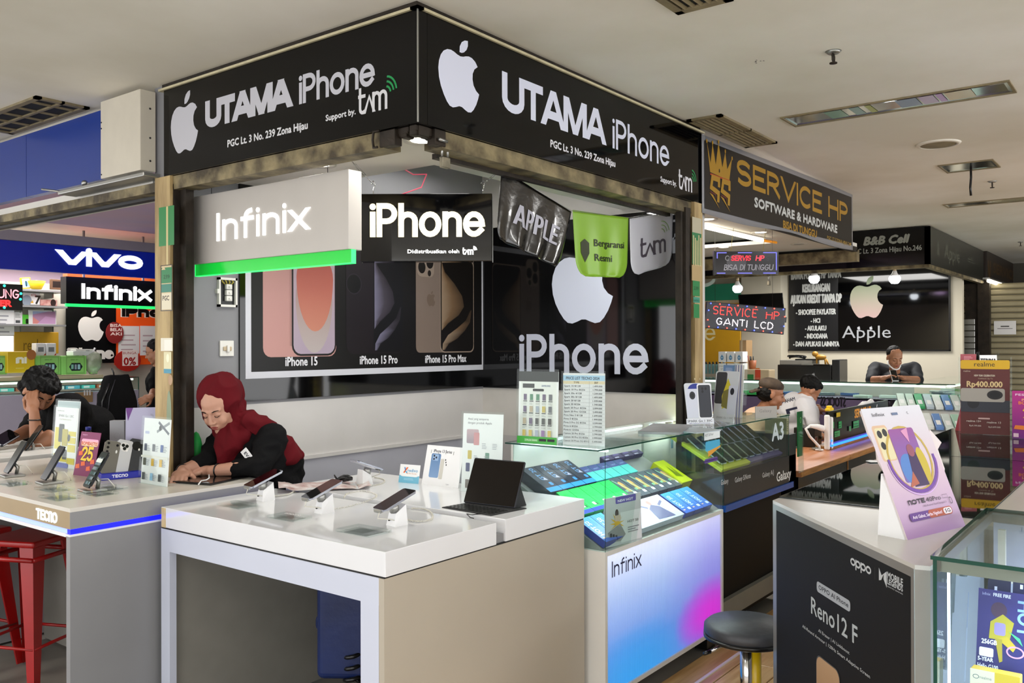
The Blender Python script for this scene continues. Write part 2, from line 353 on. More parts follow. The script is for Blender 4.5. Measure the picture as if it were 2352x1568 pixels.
    def text(s, w, x, y, h, col, width=None, bold=0, al='l', slant=0):
        "built-in type; h = cap height"
        vs, fs, tw = textmesh(w); k = h / .70; kx = (width / tw) if width else k
        if al == 'c': x -= tw * kx / 2
        if al == 'r': x -= tw * kx
        s.n += 1
        for dx, dy in ([(0, 0)] if not bold else [(0, 0), (bold, 0), (-bold, 0), (0, bold), (0, -bold)]):
            s.raw([(x + a * kx + dx * h + slant * b * k, y + b * k + dy * h) for a, b in vs], fs, col, False)
        return s
    def apple(s, x, y, h, col, w=None):
        w = w or h * .86; p = [(x + a * w, y + b * h) for a, b in APPLE]; s.n += 1
        grad = isinstance(col, tuple)
        def cc(pts): return [mixc(col[0], col[1], min(1, max(0, (q[1] - y) / h))) for q in pts] if grad else col
        # body split in convex-safe strips by a fan from its centre
        c = (x + .45 * w, y + .42 * h); pts = p + [c]; n = len(p)
        s.raw(pts, [(i, n, (i + 1) % n) for i in range(n)], cc(pts), False) if not s.d else s.raw(p, [tuple(range(n))], col, False)
        q = [(x + a * w, y + b * h) for a, b in LEAF]; return s.raw(q, [tuple(range(len(q)))], cc(q), False)
    def tam(s, x, y, h, col, arcs=None, t=None):
        "the distributor's mark: t, caret, m and three signal arcs"
        t = t or h * .13; w = h * 1.55
        s.word(['t', '\u0245', 'm'], x, y, x + w, y + h, t, col, gap=-.02)
        for r in (.18, .30, .42): s.line(arc(x + w * .96, y + h * .55, h * r * 1.3, h * r * 1.5, 10, 85, 6), t * .6, arcs or col)
        return s
    def qlines(s, x0, y0, x1, y1, n, col, frac=.45):
        "rows of unreadable small print"
        dy = (y1 - y0) / n
        for i in range(n): s.rect(x0, y0 + i * dy, x0 + (x1 - x0) * (.6 + .4 * random.random()), y0 + i * dy + dy * frac, col)
        return s
    def done(s, label=None):
        o = s.mb.build(s.name, s.mat, s.parent, label=label); me = o.data; a = me.color_attributes.new('Col', 'FLOAT_COLOR', 'CORNER'); buf = []
        for f, cl in zip(me.polygons, s.col):
            k = f.loop_total
            if len(cl) == 1: buf += [*cl[0], 1] * k
            else:
                for c in cl: buf += [*c, 1]
        a.data.foreach_set('color', buf); return o
def mixc(a, b, t):
    A = [int(a[i:i + 2], 16) for i in (0, 2, 4)]; B = [int(b[i:i + 2], 16) for i in (0, 2, 4)]
    return ''.join('%02x' % int(round(p + (q - p) * t)) for p, q in zip(A, B))
def FP(loc, rz):
    "local (u, v) on an upright face through loc, turned by rz, for a sight line"
    loc = Vector(loc); d = Vector((math.cos(rz), math.sin(rz), 0)); nn = Vector((math.sin(rz), -math.cos(rz), 0))
    def f(px, py):
        a = (px - 1176) / F_PX; b = -(py - 784) / F_PX; r = _f + _rx * a + _ux * b; o = Vector((0, 0, CAMZ)); t = (loc - o).dot(nn) / r.dot(nn); q = o + r * t - loc
        return q.dot(d), q.z
    return f
def emblem(par, o, x, y, h, col, w=None, eps=.0004):
    e = Art(par, 'emblem', o, eps=eps); e.apple(x, y, h, col, w=w); e.done()
RZL = -PI / 2   # signs facing the camera-left side (plane X = const): reads towards -Y
# ------------------------------------------------------------------ the building
M_ceil = mat('ceiling_paint', 'f2eee4', .8, scale=.9, col2='ded8c8', bump=.05, bscale=3, detail=6)
M_floor = mat('worn_grey_floor', '8f8b84', .45, noise_amt=.2, scale=3)
M_plank = mat('wood_plank', 'd9b680', .28, scale=3, col2='c09560', stretch=(1, 12, 1), bump=.04)
M_plankd = mat('dark_wood_plank', '6b4a2a', .4, scale=3, col2='3f2a17', stretch=(1, 12, 1))
struct('floor', M_floor, ('box', -5, -6, -.12, 19, 14, -.012))
struct('ceiling', M_ceil, ('box', -5, -6, 2.84, 19, 14, 2.95))
fl = bpy.data.objects['floor']
pl = MB().rbox(0, .003, -.012, 1.197, .197, 0, .0015, 1).build('plank', M_plank, fl)
plm = pl.data; first = True
for j in range(-3, 10):
    for i in range(0, 7):
        x = 1.0 + i * 1.2 + (.4 * (j % 3)); y = j * .2 - .05
        if first: pl.location = (x, y, 0); first = False; continue
        o = bpy.data.objects.new('plank', plm); C.objects.link(o); o.parent = fl; o.location = (x, y, 0)
pdm = MB().rbox(0, .003, -.012, 1.197, .197, 0, .0015, 1).build('plank', M_plankd, fl, label='dark brown floor plank'); pdm.location = (1.0, 3.42, 0); pdm.rotation_euler = (0, 0, .9)
for i in range(5):
    o = bpy.data.objects.new('plank', pdm.data); C.objects.link(o); o.parent = fl; o.rotation_euler = (0, 0, .9); o.location = (1.0 - .157 * (i + 1), 3.42 + .124 * (i + 1), 0); o['label'] = 'dark brown floor plank'
struct('trim_1', mat('white_floor_trim', 'f2efe8', .2, noise_amt=.02), ('box', 2.2, 1.80, 0, 5.2, 1.815, .006))
XB = 4.70; YA = 3.85
# kiosk walls: Y=YA behind the poster, X=XB behind the emblem
wa_m = MB(); wa_m.cur = 0; wa_m.box(2.30, YA, 1.29, XB + .08, YA + .08, 2.84); wa_m.cur = 1; wa_m.box(2.30, YA, .98, XB + .08, YA + .08, 1.29); wa_m.cur = 2; wa_m.box(2.30, YA, 0, XB + .08, YA + .08, .98)
wa = wa_m.build('wall_left', [M_wallg, M_wallw, M_walll], kind='structure')
wb_m = MB(); wb_m.cur = 0; wb_m.box(XB, 2.22, 1.29, XB + .08, YA, 2.84); wb_m.cur = 1; wb_m.box(XB, 2.22, .98, XB + .08, YA, 1.29); wb_m.cur = 2; wb_m.box(XB, 2.22, 0, XB + .08, YA, .98)
wb = wb_m.build('wall_right', [mat('white_wall_bright', 'c9c6c2', .7, noise_amt=.05), mat('white_wall_low', 'cbc7c0', .7, noise_amt=.06), mat('white_wall_base', 'b9b6b3', .7, noise_amt=.06)], kind='structure')
# paint ledge under the poster
struct('trim_2', M_wallw, ('box', 2.4, YA - .012, .965, XB, YA, .985))
sf = MB().box(2.30, 2.18, 2.43, XB, 2.737, 2.46).box(2.30, 2.737, 2.43, 2.989, YA, 2.46).box(2.989, 2.737, 2.46, XB, 2.76, 2.84).box(2.965, 2.737, 2.46, 2.989, YA, 2.84).build('ceiling_soffit', M_soffit, kind='structure')
sf.name = 'ceiling_soffit'
# steel header beams (roller shutter boxes) round the kiosk
def beam(name, cmds, dark): return struct(name, [M_rust], *cmds)
beam('trim_3', [('box', 2.43, 2.185, 2.335, 4.62, 2.26, 2.398), ('box', 2.43, 2.26, 2.335, 4.5, 2.275, 2.36)], 0)
beam('trim_4', [('box', 2.30, 2.36, 2.335, 2.375, 3.80, 2.398), ('box', 2.375, 2.36, 2.335, 2.39, 3.7, 2.355)], 0)
struct('trim_5', M_rustd, ('box', 2.5, 2.275, 2.318, 4.45, 2.30, 2.338))
cb = MB()
for i in range(26):
    a = random.random(); t = random.random()
    x = 2.3 + (.13 * t if a < .5 else .02 * t); y = 2.19 + (.02 * t if a < .5 else .17 * t); cb.rbox(x, y, 2.36 + .02 * random.random(), x + .03 + .03 * random.random(), y + .03, 2.40, .003, 1)
cb.build('trim_6', M_rustd, kind='structure')
# ceiling gap trims over the boards
struct('trim_7', mat('cream_trim', 'c9bf9c', .6, noise_amt=.2, scale=20), ('box', 2.276, 2.162, 2.808, 4.66, 2.20, 2.818), ('box', 2.276, 2.162, 2.808, 2.31, 3.86, 2.818))
struct('trim_8', M_rustd, ('box', 2.29, 2.18, 2.818, 4.64, 2.6, 2.84), ('box', 2.29, 2.6, 2.818, 2.6, 3.85, 2.84))
# ------------------------------------------------------------------ posts with stickers
M_post = mat('weathered_beige_board', 'b8a070', .6, scale=5, col2='8c744a', stretch=(3, 3, .6), bump=.2)
pc = MB().box(2.285, 3.775, 0, 2.345, 3.905, 2.40).build('trim_9', M_post, kind='structure')
struct('trim_10', M_rustd, ('box', 2.33, 3.715, 0, 2.372, 3.775, 2.36), ('box', 2.30, 3.768, 0, 2.335, 3.776, 2.36))
def Fr(plane, val, org):
    def f(px, py):
        q = at(px, py, **{plane: val})
        return {'Y': (q.x - org[0], q.z - org[2]), 'X': (-(q.y - org[1]), q.z - org[2]), 'z': (q.x - org[0], q.y - org[1])}[plane]
    return f
a = Art(pc, 'sticker', (2.285, 3.905, 0), 'front', M=Matrix.Identity(4)); a.mb.M = Matrix.Translation((2.285, 3.905, 0)) @ Matrix.Rotation(RZL, 4, 'Z') @ Matrix(((1, 0, 0, 0), (0, 0, -1, 0), (0, 1, 0, 0), (0, 0, 0, 1)))
f = Fr('X', 2.285, (0, 3.905, 0))
def R4(a, f, px0, py0, px1, py1, col, fn='rect', **k):
    u0, v0 = f(px0, py1); u1, v1 = f(px1, py0); um, vm0 = f((px0 + px1) / 2, py1); um, vm1 = f((px0 + px1) / 2, py0)
    return getattr(a, fn)(u0, vm0, u1, vm1, col, **k)
R4(a, f, 365, 474, 400, 564, '2c7f45'); R4(a, f, 382, 474, 386, 620, 'c9b884')
R4(a, f, 369, 608, 396, 714, '3a2f20'); R4(a, f, 371, 610, 394, 712, 'c8b48a'); R4(a, f, 371, 614, 395, 650, '1f7a44')
u, v = f(371, 620); a.poly([(u, v), (u + .02, v + .02), (u + .035, v)], 'c8b48a'); R4(a, f, 371, 652, 394, 671, '2b7a66'); R4(a, f, 372, 673, 394, 710, 'd8cfb4')
u, v = f(374, 690); a.text('PGC', u, v, .022, '4a3a2c', width=.055, bold=.04)
u, v = f(376, 640); a.text('239', u, v, .018, '123c22', width=.05)
R4(a, f, 370, 776, 397, 806, 'd9d4c2'); R4(a, f, 378, 780, 394, 804, 'e6e2d6'); R4(a, f, 377, 808, 394, 857, 'd4cda4'); R4(a, f, 377, 847, 394, 857, '2e86a0'); a.ell(*f(386, 822), .012, .02, 'efe9c6')
a.ell(*f(392, 872), .018, .025, 'a9855e'); a.ell(*f(389, 955), .02, .12, '7b8a6a'); a.done()
pr = MB().box(4.53, 2.165, 0, 4.632, 2.23, 2.40).build('trim_11', M_post, kind='structure')
struct('trim_12', M_rustd, ('box', 4.44, 2.175, 0, 4.50, 2.24, 2.36), ('box', 4.50, 2.20, 0, 4.53, 2.23, 2.36), ('box', 4.41, 2.19, 1.0, 4.44, 2.22, 2.34))
a = Art(pr, 'sticker', (0, 2.165, 0)); f = Fr('Y', 2.165, (0, 0, 0))
R4(a, f, 1590, 500, 1611, 535, 'b9b29a'); R4(a, f, 1590, 535, 1611, 608, '2f7a4c')
for k in range(5): R4(a, f, 1592 + 4 * k, 540 + 6 * (k % 3), 1594 + 4 * k, 625 - 9 * (k % 2), 'c9b98c')
R4(a, f, 1589, 610, 1611, 645, 'b39a6e'); R4(a, f, 1591, 645, 1607, 680, '2a8048'); R4(a, f, 1592, 682, 1607, 695, '3e8f78'); R4(a, f, 1593, 698, 1606, 730, '2a8048')
u, v = f(1593, 665); a.text('239', u, v, .02, '123c22', width=.06); u, v = f(1593, 692); a.text('LANTAI 3', u, v, .012, '123c22', width=.07)
a.ell(*f(1595, 870), .006, .006, 'cfc5a4'); a.ell(*f(1607, 870), .006, .006, 'cfc5a4'); a.done()

# ------------------------------------------------------------------ fascia boards
fb = thing('fascia_sign', 'long black fascia board with pale lettering and fruit emblem, right of the corner', 'sign', (2.286, 2.172, 2.40), 0)
part('board', M_signblk, fb, ('box', .051, 0, 0, 2.352, .05, .408)); part('corner_strip', M_metal, fb, ('box', -.003, -.003, 0, .002, .001, .408))
a = Art(fb, 'lettering', (0, 0, 0)); f = Fr('Y', 2.172, (2.286, 0, 2.40)); PG = 'd6daec'; PG2 = 'c3c3ca'
u0, u1 = f(1004.9, 158)[0], f(1098.9, 222)[0]; emblem(fb, (0, 0, 0), u0, f(1076.5, 260)[1], f(1069, 92)[1] - f(1076.5, 260)[1], PG, w=(u1 - u0) / .915)
b = f(1222, 275.5)[1]; a.word('UTAMA', f(1153, 200)[0], b, f(1390.7, 334)[0], f(1153, 162.4)[1], .036, PG, gap=.17)
b = f(1409, 340.6)[1]; a.word('iPhone', f(1407, 340)[0], b, f(1536.7, 363)[0], f(1420, 277.5)[1] + .004, .019, PG, gap=.20)
def T3(a, f, s, lb, lt, rb, col, **k):
    x0, y0 = f(*lb); a.text(s, x0, y0, f(*lt)[1] - y0, col, width=f(*rb)[0] - x0, **k)
T3(a, f, 'PGC Lt. 3 No. 239 Zona Hijau', (1264.5, 337), (1264.5, 320.4), (1413, 382), 'd6d6dc', bold=.05)
T3(a, f, 'Support by.', (1517, 416.4), (1517, 404.5), (1553.5, 428), 'd6d6dc', bold=.05)
u, v = f(1558.5, 433); a.tam(u, v, (f(1588.6, 440)[0] - u) / 1.5, 'd6d6dc', '1f8a4c'); a.done()
fb = thing('fascia_sign', 'long black fascia board with pale lettering and fruit emblem, left of the corner', 'sign', (2.286, 3.828, 2.40), RZL)
part('board', M_signblk, fb, ('box', 0, 0, 0, 1.6555, .05, .408))
a = Art(fb, 'lettering', (0, 0, 0)); f = Fr('X', 2.286, (0, 3.828, 2.40)); PG = 'bcbcc4'
u0, u1 = f(391.5, 293)[0], f(454, 306)[0]; b = f(411.9, 354)[1]; emblem(fb, (0, 0, 0), u0, b, f(438, 206.5)[1] - b, PG, w=(u1 - u0) / .915)
b = f(519, 283.8)[1]; a.word('UTAMA', f(471.3, 240)[0], b, f(670, 242)[0], f(471.3, 233.3)[1], .036, PG, gap=.17)
b = f(688, 239.7)[1]; a.word('iPhone', f(687, 239)[0], b, f(860.9, 178)[0], f(701.4, 172)[1] + .004, .019, PG, gap=.20)
T3(a, f, 'PGC Lt. 3 No. 239 Zona Hijau', (522.9, 337.9), (522.9, 322), (706.5, 294.5), 'cfcfd2', bold=.05)
T3(a, f, 'Support by.', (748.6, 278), (748.6, 264.5), (816.7, 264), 'cfcfd2', bold=.05)
u, v = f(823, 265); a.tam(u, v, (f(887.7, 252)[0] - u) / 1.5, 'cfcfd2', '1f8a4c'); a.done()
# cladding panel with poster on the left wall
pw = thing('poster_board', 'glossy black wall panel with framed print of three phones', 'poster', (2.714, YA - .012, 1.307), 0)
H_ = at(815, 467, Y=YA).z - 1.307
part('panel', M_blackgl, pw, ('box', 0, 0, 0, XB - 2.714, .012, H_))
a = Art(pw, 'print', (0, 0, 0)); f = Fr('Y', YA - .012, (2.714, 0, 1.307))
x0, y0 = f(564, 870); x1, _ = f(1111, 848); y1 = f(815, 519)[1]; t = .035
a.rect(x0, y0, x1, y1, 'c9cad2'); a.rect(x0 + t, y0 + t, x1 - t * .6, y1 - t, '0b0908')
def ph(px0, px1, pyb, col, top=None, r=.05): xa = f(px0, pyb)[0]; xb = f(px1, pyb)[0]; yb = f((px0 + px1) / 2, pyb)[1]; a.rr(xa, yb, xb, y1 - .12, r, col, top); return xa, xb, yb
xa, xb, yb = ph(604, 772, 819, 'b88a84', 'ab827e'); xc = f(670, 815)[0]; a.rr(xc, yb + .004, xb, y1 - .12, .06, '15100f'); a.rr(xc + .012, yb + .015, xb - .01, y1 - .13, .05, 'a797a8', 'a8949b')
cx = (xc + xb) / 2; hh = .62
def egg(cx, y0, w, h, c0, c1, fat=0): 
    p = arc(cx, y0 + h * (.5 + fat), w / 2, h * (.5 - fat), 0, 180, 14) + arc(cx, y0 + h * (.5 + fat), w / 2, h * (.5 + fat), 180, 360, 18)[1:-1]
    a.raw(p, [tuple(range(len(p)))], [mixc(c0, c1, (q[1] - y0) / h) for q in p])
for (c_, y_, w_, h_, c0, c1, ft) in ((cx, yb + .02, .26, .5, 'b0a6a4', '967571', .1), (cx + .02, yb + .35, .2, .55, '9b7d7a', 'ac9ea2', 0), (cx + .005, yb + .14, .26, .44, 'bf7f6a', '9c4a42', .18)): egg(c_, y_, w_, h_, c0, c1, ft)
a.rect(xc - .012, yb + .06, xc, y1 - .12, 'a07a75')
xa, xb, yb = ph(795, 925, 812, '150f13', '1b151b'); xc = f(858, 810)[0]
def swirl(xc, xb, yb, c0, c1, dark):
    w = xb - xc; H = y1 - .14 - yb; a.rr(xc, yb, xb, y1 - .13, .04, dark)
    P = lambda u, q: (xc + w * (.03 + .94 * u), yb + .01 + q * (H - .02))
    A_ = [(0, .22), (.2, .30), (.55, .40), (.72, .50), (.66, .62), (.40, .76), (.10, .88), (0, 1.0)]; k = len(A_)
    a.raw([P(0, q) for _, q in A_] + [P(u * .5, q) for u, q in A_] + [P(u, q) for u, q in A_], [(i_ + k * m_, i_ + k * (m_ + 1), i_ + 1 + k * (m_ + 1), i_ + 1 + k * m_) for m_ in (0, 1) for i_ in range(k - 1)], [c0] * k + [c1] * k + [mixc(c1, dark, .45)] * k)
    I_ = [(.02, 0), (.03, .07), (.2, .17), (.5, .25), (.78, .34), (.92, .46)]; O_ = [(.10, 0), (.22, .07), (.5, .13), (.74, .22), (.92, .32), (.97, .46)]; k = len(I_)
    a.raw([P(*q) for q in I_] + [P(*q) for q in O_], [(i_, k + i_, k + i_ + 1, i_ + 1) for i_ in range(k - 1)], [c0, c0, c0, c1, mixc(c1, dark, .6), dark] + [mixc(c1, dark, .5)] * k)
swirl(xc, xb, yb + .01, '6d6a80', '3d3842', '09080b')
a.ell(xa + .06, y1 - .34, .06, .06, '070607'); a.ring(xa + .06, y1 - .34, .058, .058, .006, '27222a')
xa, xb, yb = ph(955, 1088, 809, '75665c', '6d6058', .035); xc = f(1012, 809)[0]; xm = xc
a.rr(xc - .006, yb - .002, xb, y1 - .12, .04, '8b7b6e'); swirl(xc, xb - .006, yb + .006, '8a7763', '6a533c', '0d0907')
yc = f(985, 615)[1]
a.rr(xa + .01, yc - .06, xa + .17, yc + .14, .04, '83756a'); [a.ell(xa + .01 + u_, yc + v_, .034, .04, '15110f') for u_, v_ in ((.045, .0), (.12, .035), (.045, .085))]; a.ell(xa + .125, yc - .035, .016, .02, '1c1714')
a.apple(xa + .1, f(1000, 704)[1], .1, '635449', w=.085)
for s_, l_, r_ in (('iPhone 15', (655, 840), (728, 838)), ('iPhone 15 Pro', (826, 836), (912, 833)), ('iPhone 15 Pro Max', (976, 833), (1070, 830))):
    x_, y_ = f(*l_); a.text(s_, x_, y_, .048, 'd8d8dd', width=f(*r_)[0] - x_, bold=.04)
a.done()
# cladding on the right wall
f = Fr('X', XB - .012, (0, YA - .012, 1.30))
pw = thing('poster_board', 'glossy black wall panel with large white fruit emblem and phone name', 'poster', (XB - .012, YA - .012, 1.30), RZL)
part('panel', M_blackgl, pw, ('box', 0, 0, 0, YA - 2.235, .012, 1.10))
a = Art(pw, 'lettering', (0, 0, 0)); PW = 'c3c8d8'
u0, u1 = f(1265.5, 660)[0], f(1405.5, 688)[0]; b = f(1305, 745)[1]; hb = f(1305, 590)[1] - b
emblem(pw, (0, 0, 0), u0, b, hb / .79, PW, w=(u1 - u0) / .915)
b = f(1190, 870)[1]; tw = .075
ub = f(1193, 850)[0]; ue = f(1489, 820)[0]; b = f(1420, 859)[1]; tp = f(1225, 767)[1]
a.word('iPhone', ub, b, ue, tp, .040, 'b9bccb', gap=.24)
for k, r in enumerate((.05, .085, .12)): u, v = f(1549, 530); a.line(arc(u, v, r, r * 1.2, 15, 100, 7), .014, 'a9acb4')
u, v = f(1548, 535); a.line([(u, v - .12), (u, v - .03)] + arc(u + .04, v - .04, .04, .04, 170, 0, 5) + [(u + .08, v - .12)], .02, 'a9acb4')
a.done()
# electrics on the left wall
f = Fr('Y', YA, (0, 0, 0))
bx = thing('breaker_box', 'open recessed breaker box with black wiring on grey wall', 'breaker', (f(498, 705)[0], YA - .02, f(519, 705)[1]))
w_ = f(540, 700)[0] - f(498, 700)[0]; h_ = f(519, 638)[1] - f(519, 705)[1]
part('frame', M_whitesat, bx, ('box', 0, 0, 0, w_, .02, .012), ('box', 0, 0, h_ - .012, w_, .02, h_), ('box', 0, 0, 0, .010, .02, h_), ('box', w_ - .01, 0, 0, w_, .02, h_), ('box', -.01, 0, h_ * .45, 0, .02, h_ * .6))
part('back_plate', M_black, bx, ('box', .01, .015, .012, w_ - .01, .02, h_ - .012))
for i in range(3): part('breaker', M_whitesat, bx, ('rbox', w_ * .38, -.004, h_ * (.2 + .2 * i), w_ * .7, .015, h_ * (.38 + .2 * i), .003), ('box', w_ * .5, -.01, h_ * (.26 + .2 * i), w_ * .6, 0, h_ * (.31 + .2 * i)))
m = MB()
for i in range(4): m.tube([(w_ * (.2 + .17 * i), .01, h_ * .95), (w_ * (.15 + .2 * i), -.005, h_ * .85), (w_ * (.3 + .12 * i), .0, h_ * .78)], .004, 6)
m.build('wire', mat('yellow_wire', 'a89a3a', .4, noise_amt=.3), bx)
sw = thing('wall_socket', 'square white socket plate below the breaker box', 'socket', (f(503, 818)[0], YA - .01, f(519, 818)[1]))
w_ = f(535, 800)[0] - f(503, 800)[0]; h_ = f(519, 782)[1] - f(519, 818)[1]
part('plate', M_whitesat, sw, ('rbox', 0, 0, 0, w_, .01, h_, .003)); part('socket_face', M_cream, sw, ('rbox', w_ * .2, -.006, h_ * .35, w_ * .8, 0, h_ * .62, .003)); part('socket_hub', M_whitesat, sw, ('rbox', w_ * .42, -.012, h_ * .25, w_ * .62, -.004, h_ * .72, .004))
# padlocks on the shutter rail
def chainlock(px, py, lab, X=None, Y=None):
    q = at(px, py, X=X, Y=Y); t = thing('padlock', lab, 'padlock', q)
    m = MB()
    for k in range(3):
        r_ = [(.010 * math.cos(2 * PI * j / 10) * (1 if k % 2 else .25), .010 * math.cos(2 * PI * j / 10) * (.25 if k % 2 else 1), .065 + .03 * k + .018 * math.sin(2 * PI * j / 10)) for j in range(11)]
        m.tube(r_, .0035, 6, cap=False)
    m.build('chain', M_rustd, t)
    part('shackle', M_metal, t, ('tube', [(-.016, 0, 0), (-.016, 0, .03)] + [(-.016 * math.cos(i * PI / 6), 0, .03 + .016 * math.sin(i * PI / 6)) for i in range(1, 6)] + [(.016, 0, .03), (.016, 0, 0)], .004, 8))
    part('body', mat('worn_brass', '8b8471', .4, .7, noise_amt=.4, scale=30), t, ('rbox', -.022, -.01, -.04, .022, .01, .002, .004)); return t
chainlock(1022, 362, 'padlock hanging on a short chain right of the corner downlight', Y=2.22)
m = MB(); q = at(893, 320, X=2.31); t = thing('shutter_bracket', 'rusty bracket with hook left of the sign corner', 'bracket', q, 0)
part('plate', M_rustd, t, ('rbox', -.02, -.05, -.03, .02, .03, .03, .003)); part('hook', M_rustd, t, ('tube', [(-.03, .02, .03), (-.03, .05, .03), (-.03, .055, 0), (-.03, .05, -.03), (-.03, .03, -.03)], .005, 8))
q = at(1003, 318, Y=2.2); t = thing('shutter_bracket', 'rusty bracket on the beam right of the sign corner', 'bracket', q, 0); part('plate', M_rustd, t, ('rbox', -.03, -.02, -.03, .03, .02, .03, .003)); part('bolt', M_metal, t, ('tube', [(-.02, -.03, -.01), (.025, -.03, -.012)], .006, 8))

# ------------------------------------------------------------------ ceiling fittings
M_bulb = mat('lit_diffuser', 'fff6e4', .4, emit=9); M_tube = mat('lit_tube', 'fff4dd', .4, emit=7); M_bulbc = mat('lit_bulb', 'f2f8ff', .4, emit=12)
def downlight(x, y, z, lab, r=.055, tilt=0, lit=True):
    t = thing('downlight', lab, 'lamp', (x, y, z)); part('trim_ring', M_soffit, t, ('lathe', [(r * .8, 0), (r, -.001), (r * 1.35, -.006), (r * 1.35, 0), (r * .8, 0)], 24)); part('diffuser', M_bulb if lit else M_metal, t, ('lathe', [(0, -.003), (r * .8, -.003), (r * .8, 0), (0, 0)], 20)); return t
q = at(735, 377, z=2.43); downlight(q.x, q.y, 2.43, 'lit downlight above the pale lightbox')
q = at(968, 322, z=2.43); downlight(q.x, q.y, 2.43, 'lit downlight in the soffit behind the sign corner')
q = at(1243, 412, z=2.43); downlight(q.x, q.y, 2.43, 'lit downlight behind the black vinyl pennant')
q = at(1452, 464, z=2.43); downlight(q.x, q.y, 2.43, 'small lit downlight above the white pennant', r=.03)
M_vent = mat('dusty_vent', '8a7c5c', .6, noise_amt=.3, scale=14)
def vent(x0, y0, x1, y1, lab, along='x'):
    t = thing('ceiling_vent', lab, 'vent', (0, 0, 2.84)); w = .03
    part('frame', M_vent, t, ('box', x0, y0, -.012, x1, y0 + w, 0), ('box', x0, y1 - w, -.012, x1, y1, 0), ('box', x0, y0, -.012, x0 + w, y1, 0), ('box', x1 - w, y0, -.012, x1, y1, 0), ('box', (x0 + x1) / 2 - .008, y0, -.012, (x0 + x1) / 2 + .008, y1, 0))
    part('duct_plate', mat('duct_black', '0a0906', .8, noise_amt=.3), t, ('box', x0 + w, y0 + w, -.003, x1 - w, y1 - w, -.001))
    n = 5; proto = None
    for i in range(n):
        y = y0 + w + (y1 - y0 - 2 * w) * (i + .5) / n
        o = MB().add([(x0 + w, -.008, -.004), (x1 - w, -.008, -.004), (x1 - w, .003, -.012), (x0 + w, .003, -.012), (x0 + w, -.008, -.002), (x1 - w, -.008, -.002), (x1 - w, .003, -.010), (x0 + w, .003, -.010)], [(0, 1, 2, 3), (4, 7, 6, 5), (0, 4, 5, 1), (3, 2, 6, 7)]).build('slat', M_vent, t) if not proto else proto.copy()
        if proto: C.objects.link(o)
        proto = proto or o; o.location = (0, y, 0)
    return t
vent(4.42, 1.955, 5.25, 2.16, 'slatted ceiling vent above the gold-lettered banner')
q0 = at(95, 222, z=2.84); q1 = at(30, 292, z=2.84)
vent(2.0, 4.50, 2.27, 5.4, 'slatted ceiling vent above the blue fascia')
vent(1.75, 0.2, 2.36, 0.52, 'ceiling vent cut by the top of the picture') if False else None
q = at(1668, -6, z=2.84); vent(q.x - .35, q.y - .02, q.x + .02, q.y + .2, 'ceiling vent cut by the top edge of the picture')
M_refl = mat('mirror_reflector', 'd6d6d2', .12, 1, noise_amt=.15, scale=4); M_ins = mat('reflector_white', 'cfd0c6', .3, .4, noise_amt=.2)
def troffer(x0, x1, y0, y1, lab, deep=.06):
    "recess lined with mirror sheet; stands proud as a shallow tray so the slab stays whole"
    t = thing('ceiling_light', lab, 'light', (0, 0, 2.84)); e = .018
    part('housing', M_refl, t, ('add', [(x0, y0, -.004), (x1, y0, -.004), (x1, y1, -.004), (x0, y1, -.004), (x0 + e * 2, y0 + e, -.0015), (x1 - e * 2, y0 + e, -.0015), (x1 - e * 2, y1 - e, -.0015), (x0 + e * 2, y1 - e, -.0015)], [(4, 5, 6, 7), (0, 1, 5, 4), (1, 2, 6, 5), (2, 3, 7, 6), (3, 0, 4, 7)]))
    part('rim', M_vent, t, ('box', x0 - .012, y0 - .012, -.008, x1 + .012, y0, 0), ('box', x0 - .012, y1, -.008, x1 + .012, y1 + .012, 0), ('box', x0 - .012, y0, -.008, x0, y1, 0), ('box', x1, y0, -.008, x1 + .012, y1, 0)); return t
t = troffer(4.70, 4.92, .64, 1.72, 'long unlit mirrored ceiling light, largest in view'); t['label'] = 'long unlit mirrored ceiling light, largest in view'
a = Art(t, 'painted_reflection', (0, 0, 0), 'top', m=PRINTG); a.mb.M = Matrix.Translation((0, 0, -.003)) @ Matrix.Diagonal((1, 1, -1, 1))  # colour bands painted as reflections in the mirrored light
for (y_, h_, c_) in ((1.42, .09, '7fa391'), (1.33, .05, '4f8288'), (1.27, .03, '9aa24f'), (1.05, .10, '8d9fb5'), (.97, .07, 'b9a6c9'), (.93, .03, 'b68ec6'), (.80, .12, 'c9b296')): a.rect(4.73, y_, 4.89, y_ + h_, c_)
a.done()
troffer(6.65, 6.95, 1.0, 1.32, 'broken ceiling light with a dangling black cable')
t = thing('hanging_cable', 'short black cable dangling from the broken ceiling light', 'cable', at(2230, 388, z=2.84)); part('cable', M_black, t, ('tube', [(0, 0, 0), (.005, 0, -.06), (-.003, .004, -.13), (.0, .0, -.19)], .008, 8))
troffer(8.55, 8.75, .3, 1.66, 'thin dark ceiling light far right by the edge')
t = thing('ceiling_speaker', 'round flat cream ceiling speaker', 'speaker', at(2155, 330, z=2.84)); part('grille', M_vent, t, ('lathe', [(0, -.012), (.085, -.012), (.10, -.009), (.11, 0), (0, 0)], 28)); part('rim', M_ceil, t, ('lathe', [(.105, -.002), (.105, -.012), (.125, -.006), (.13, 0), (.105, 0)], 28))
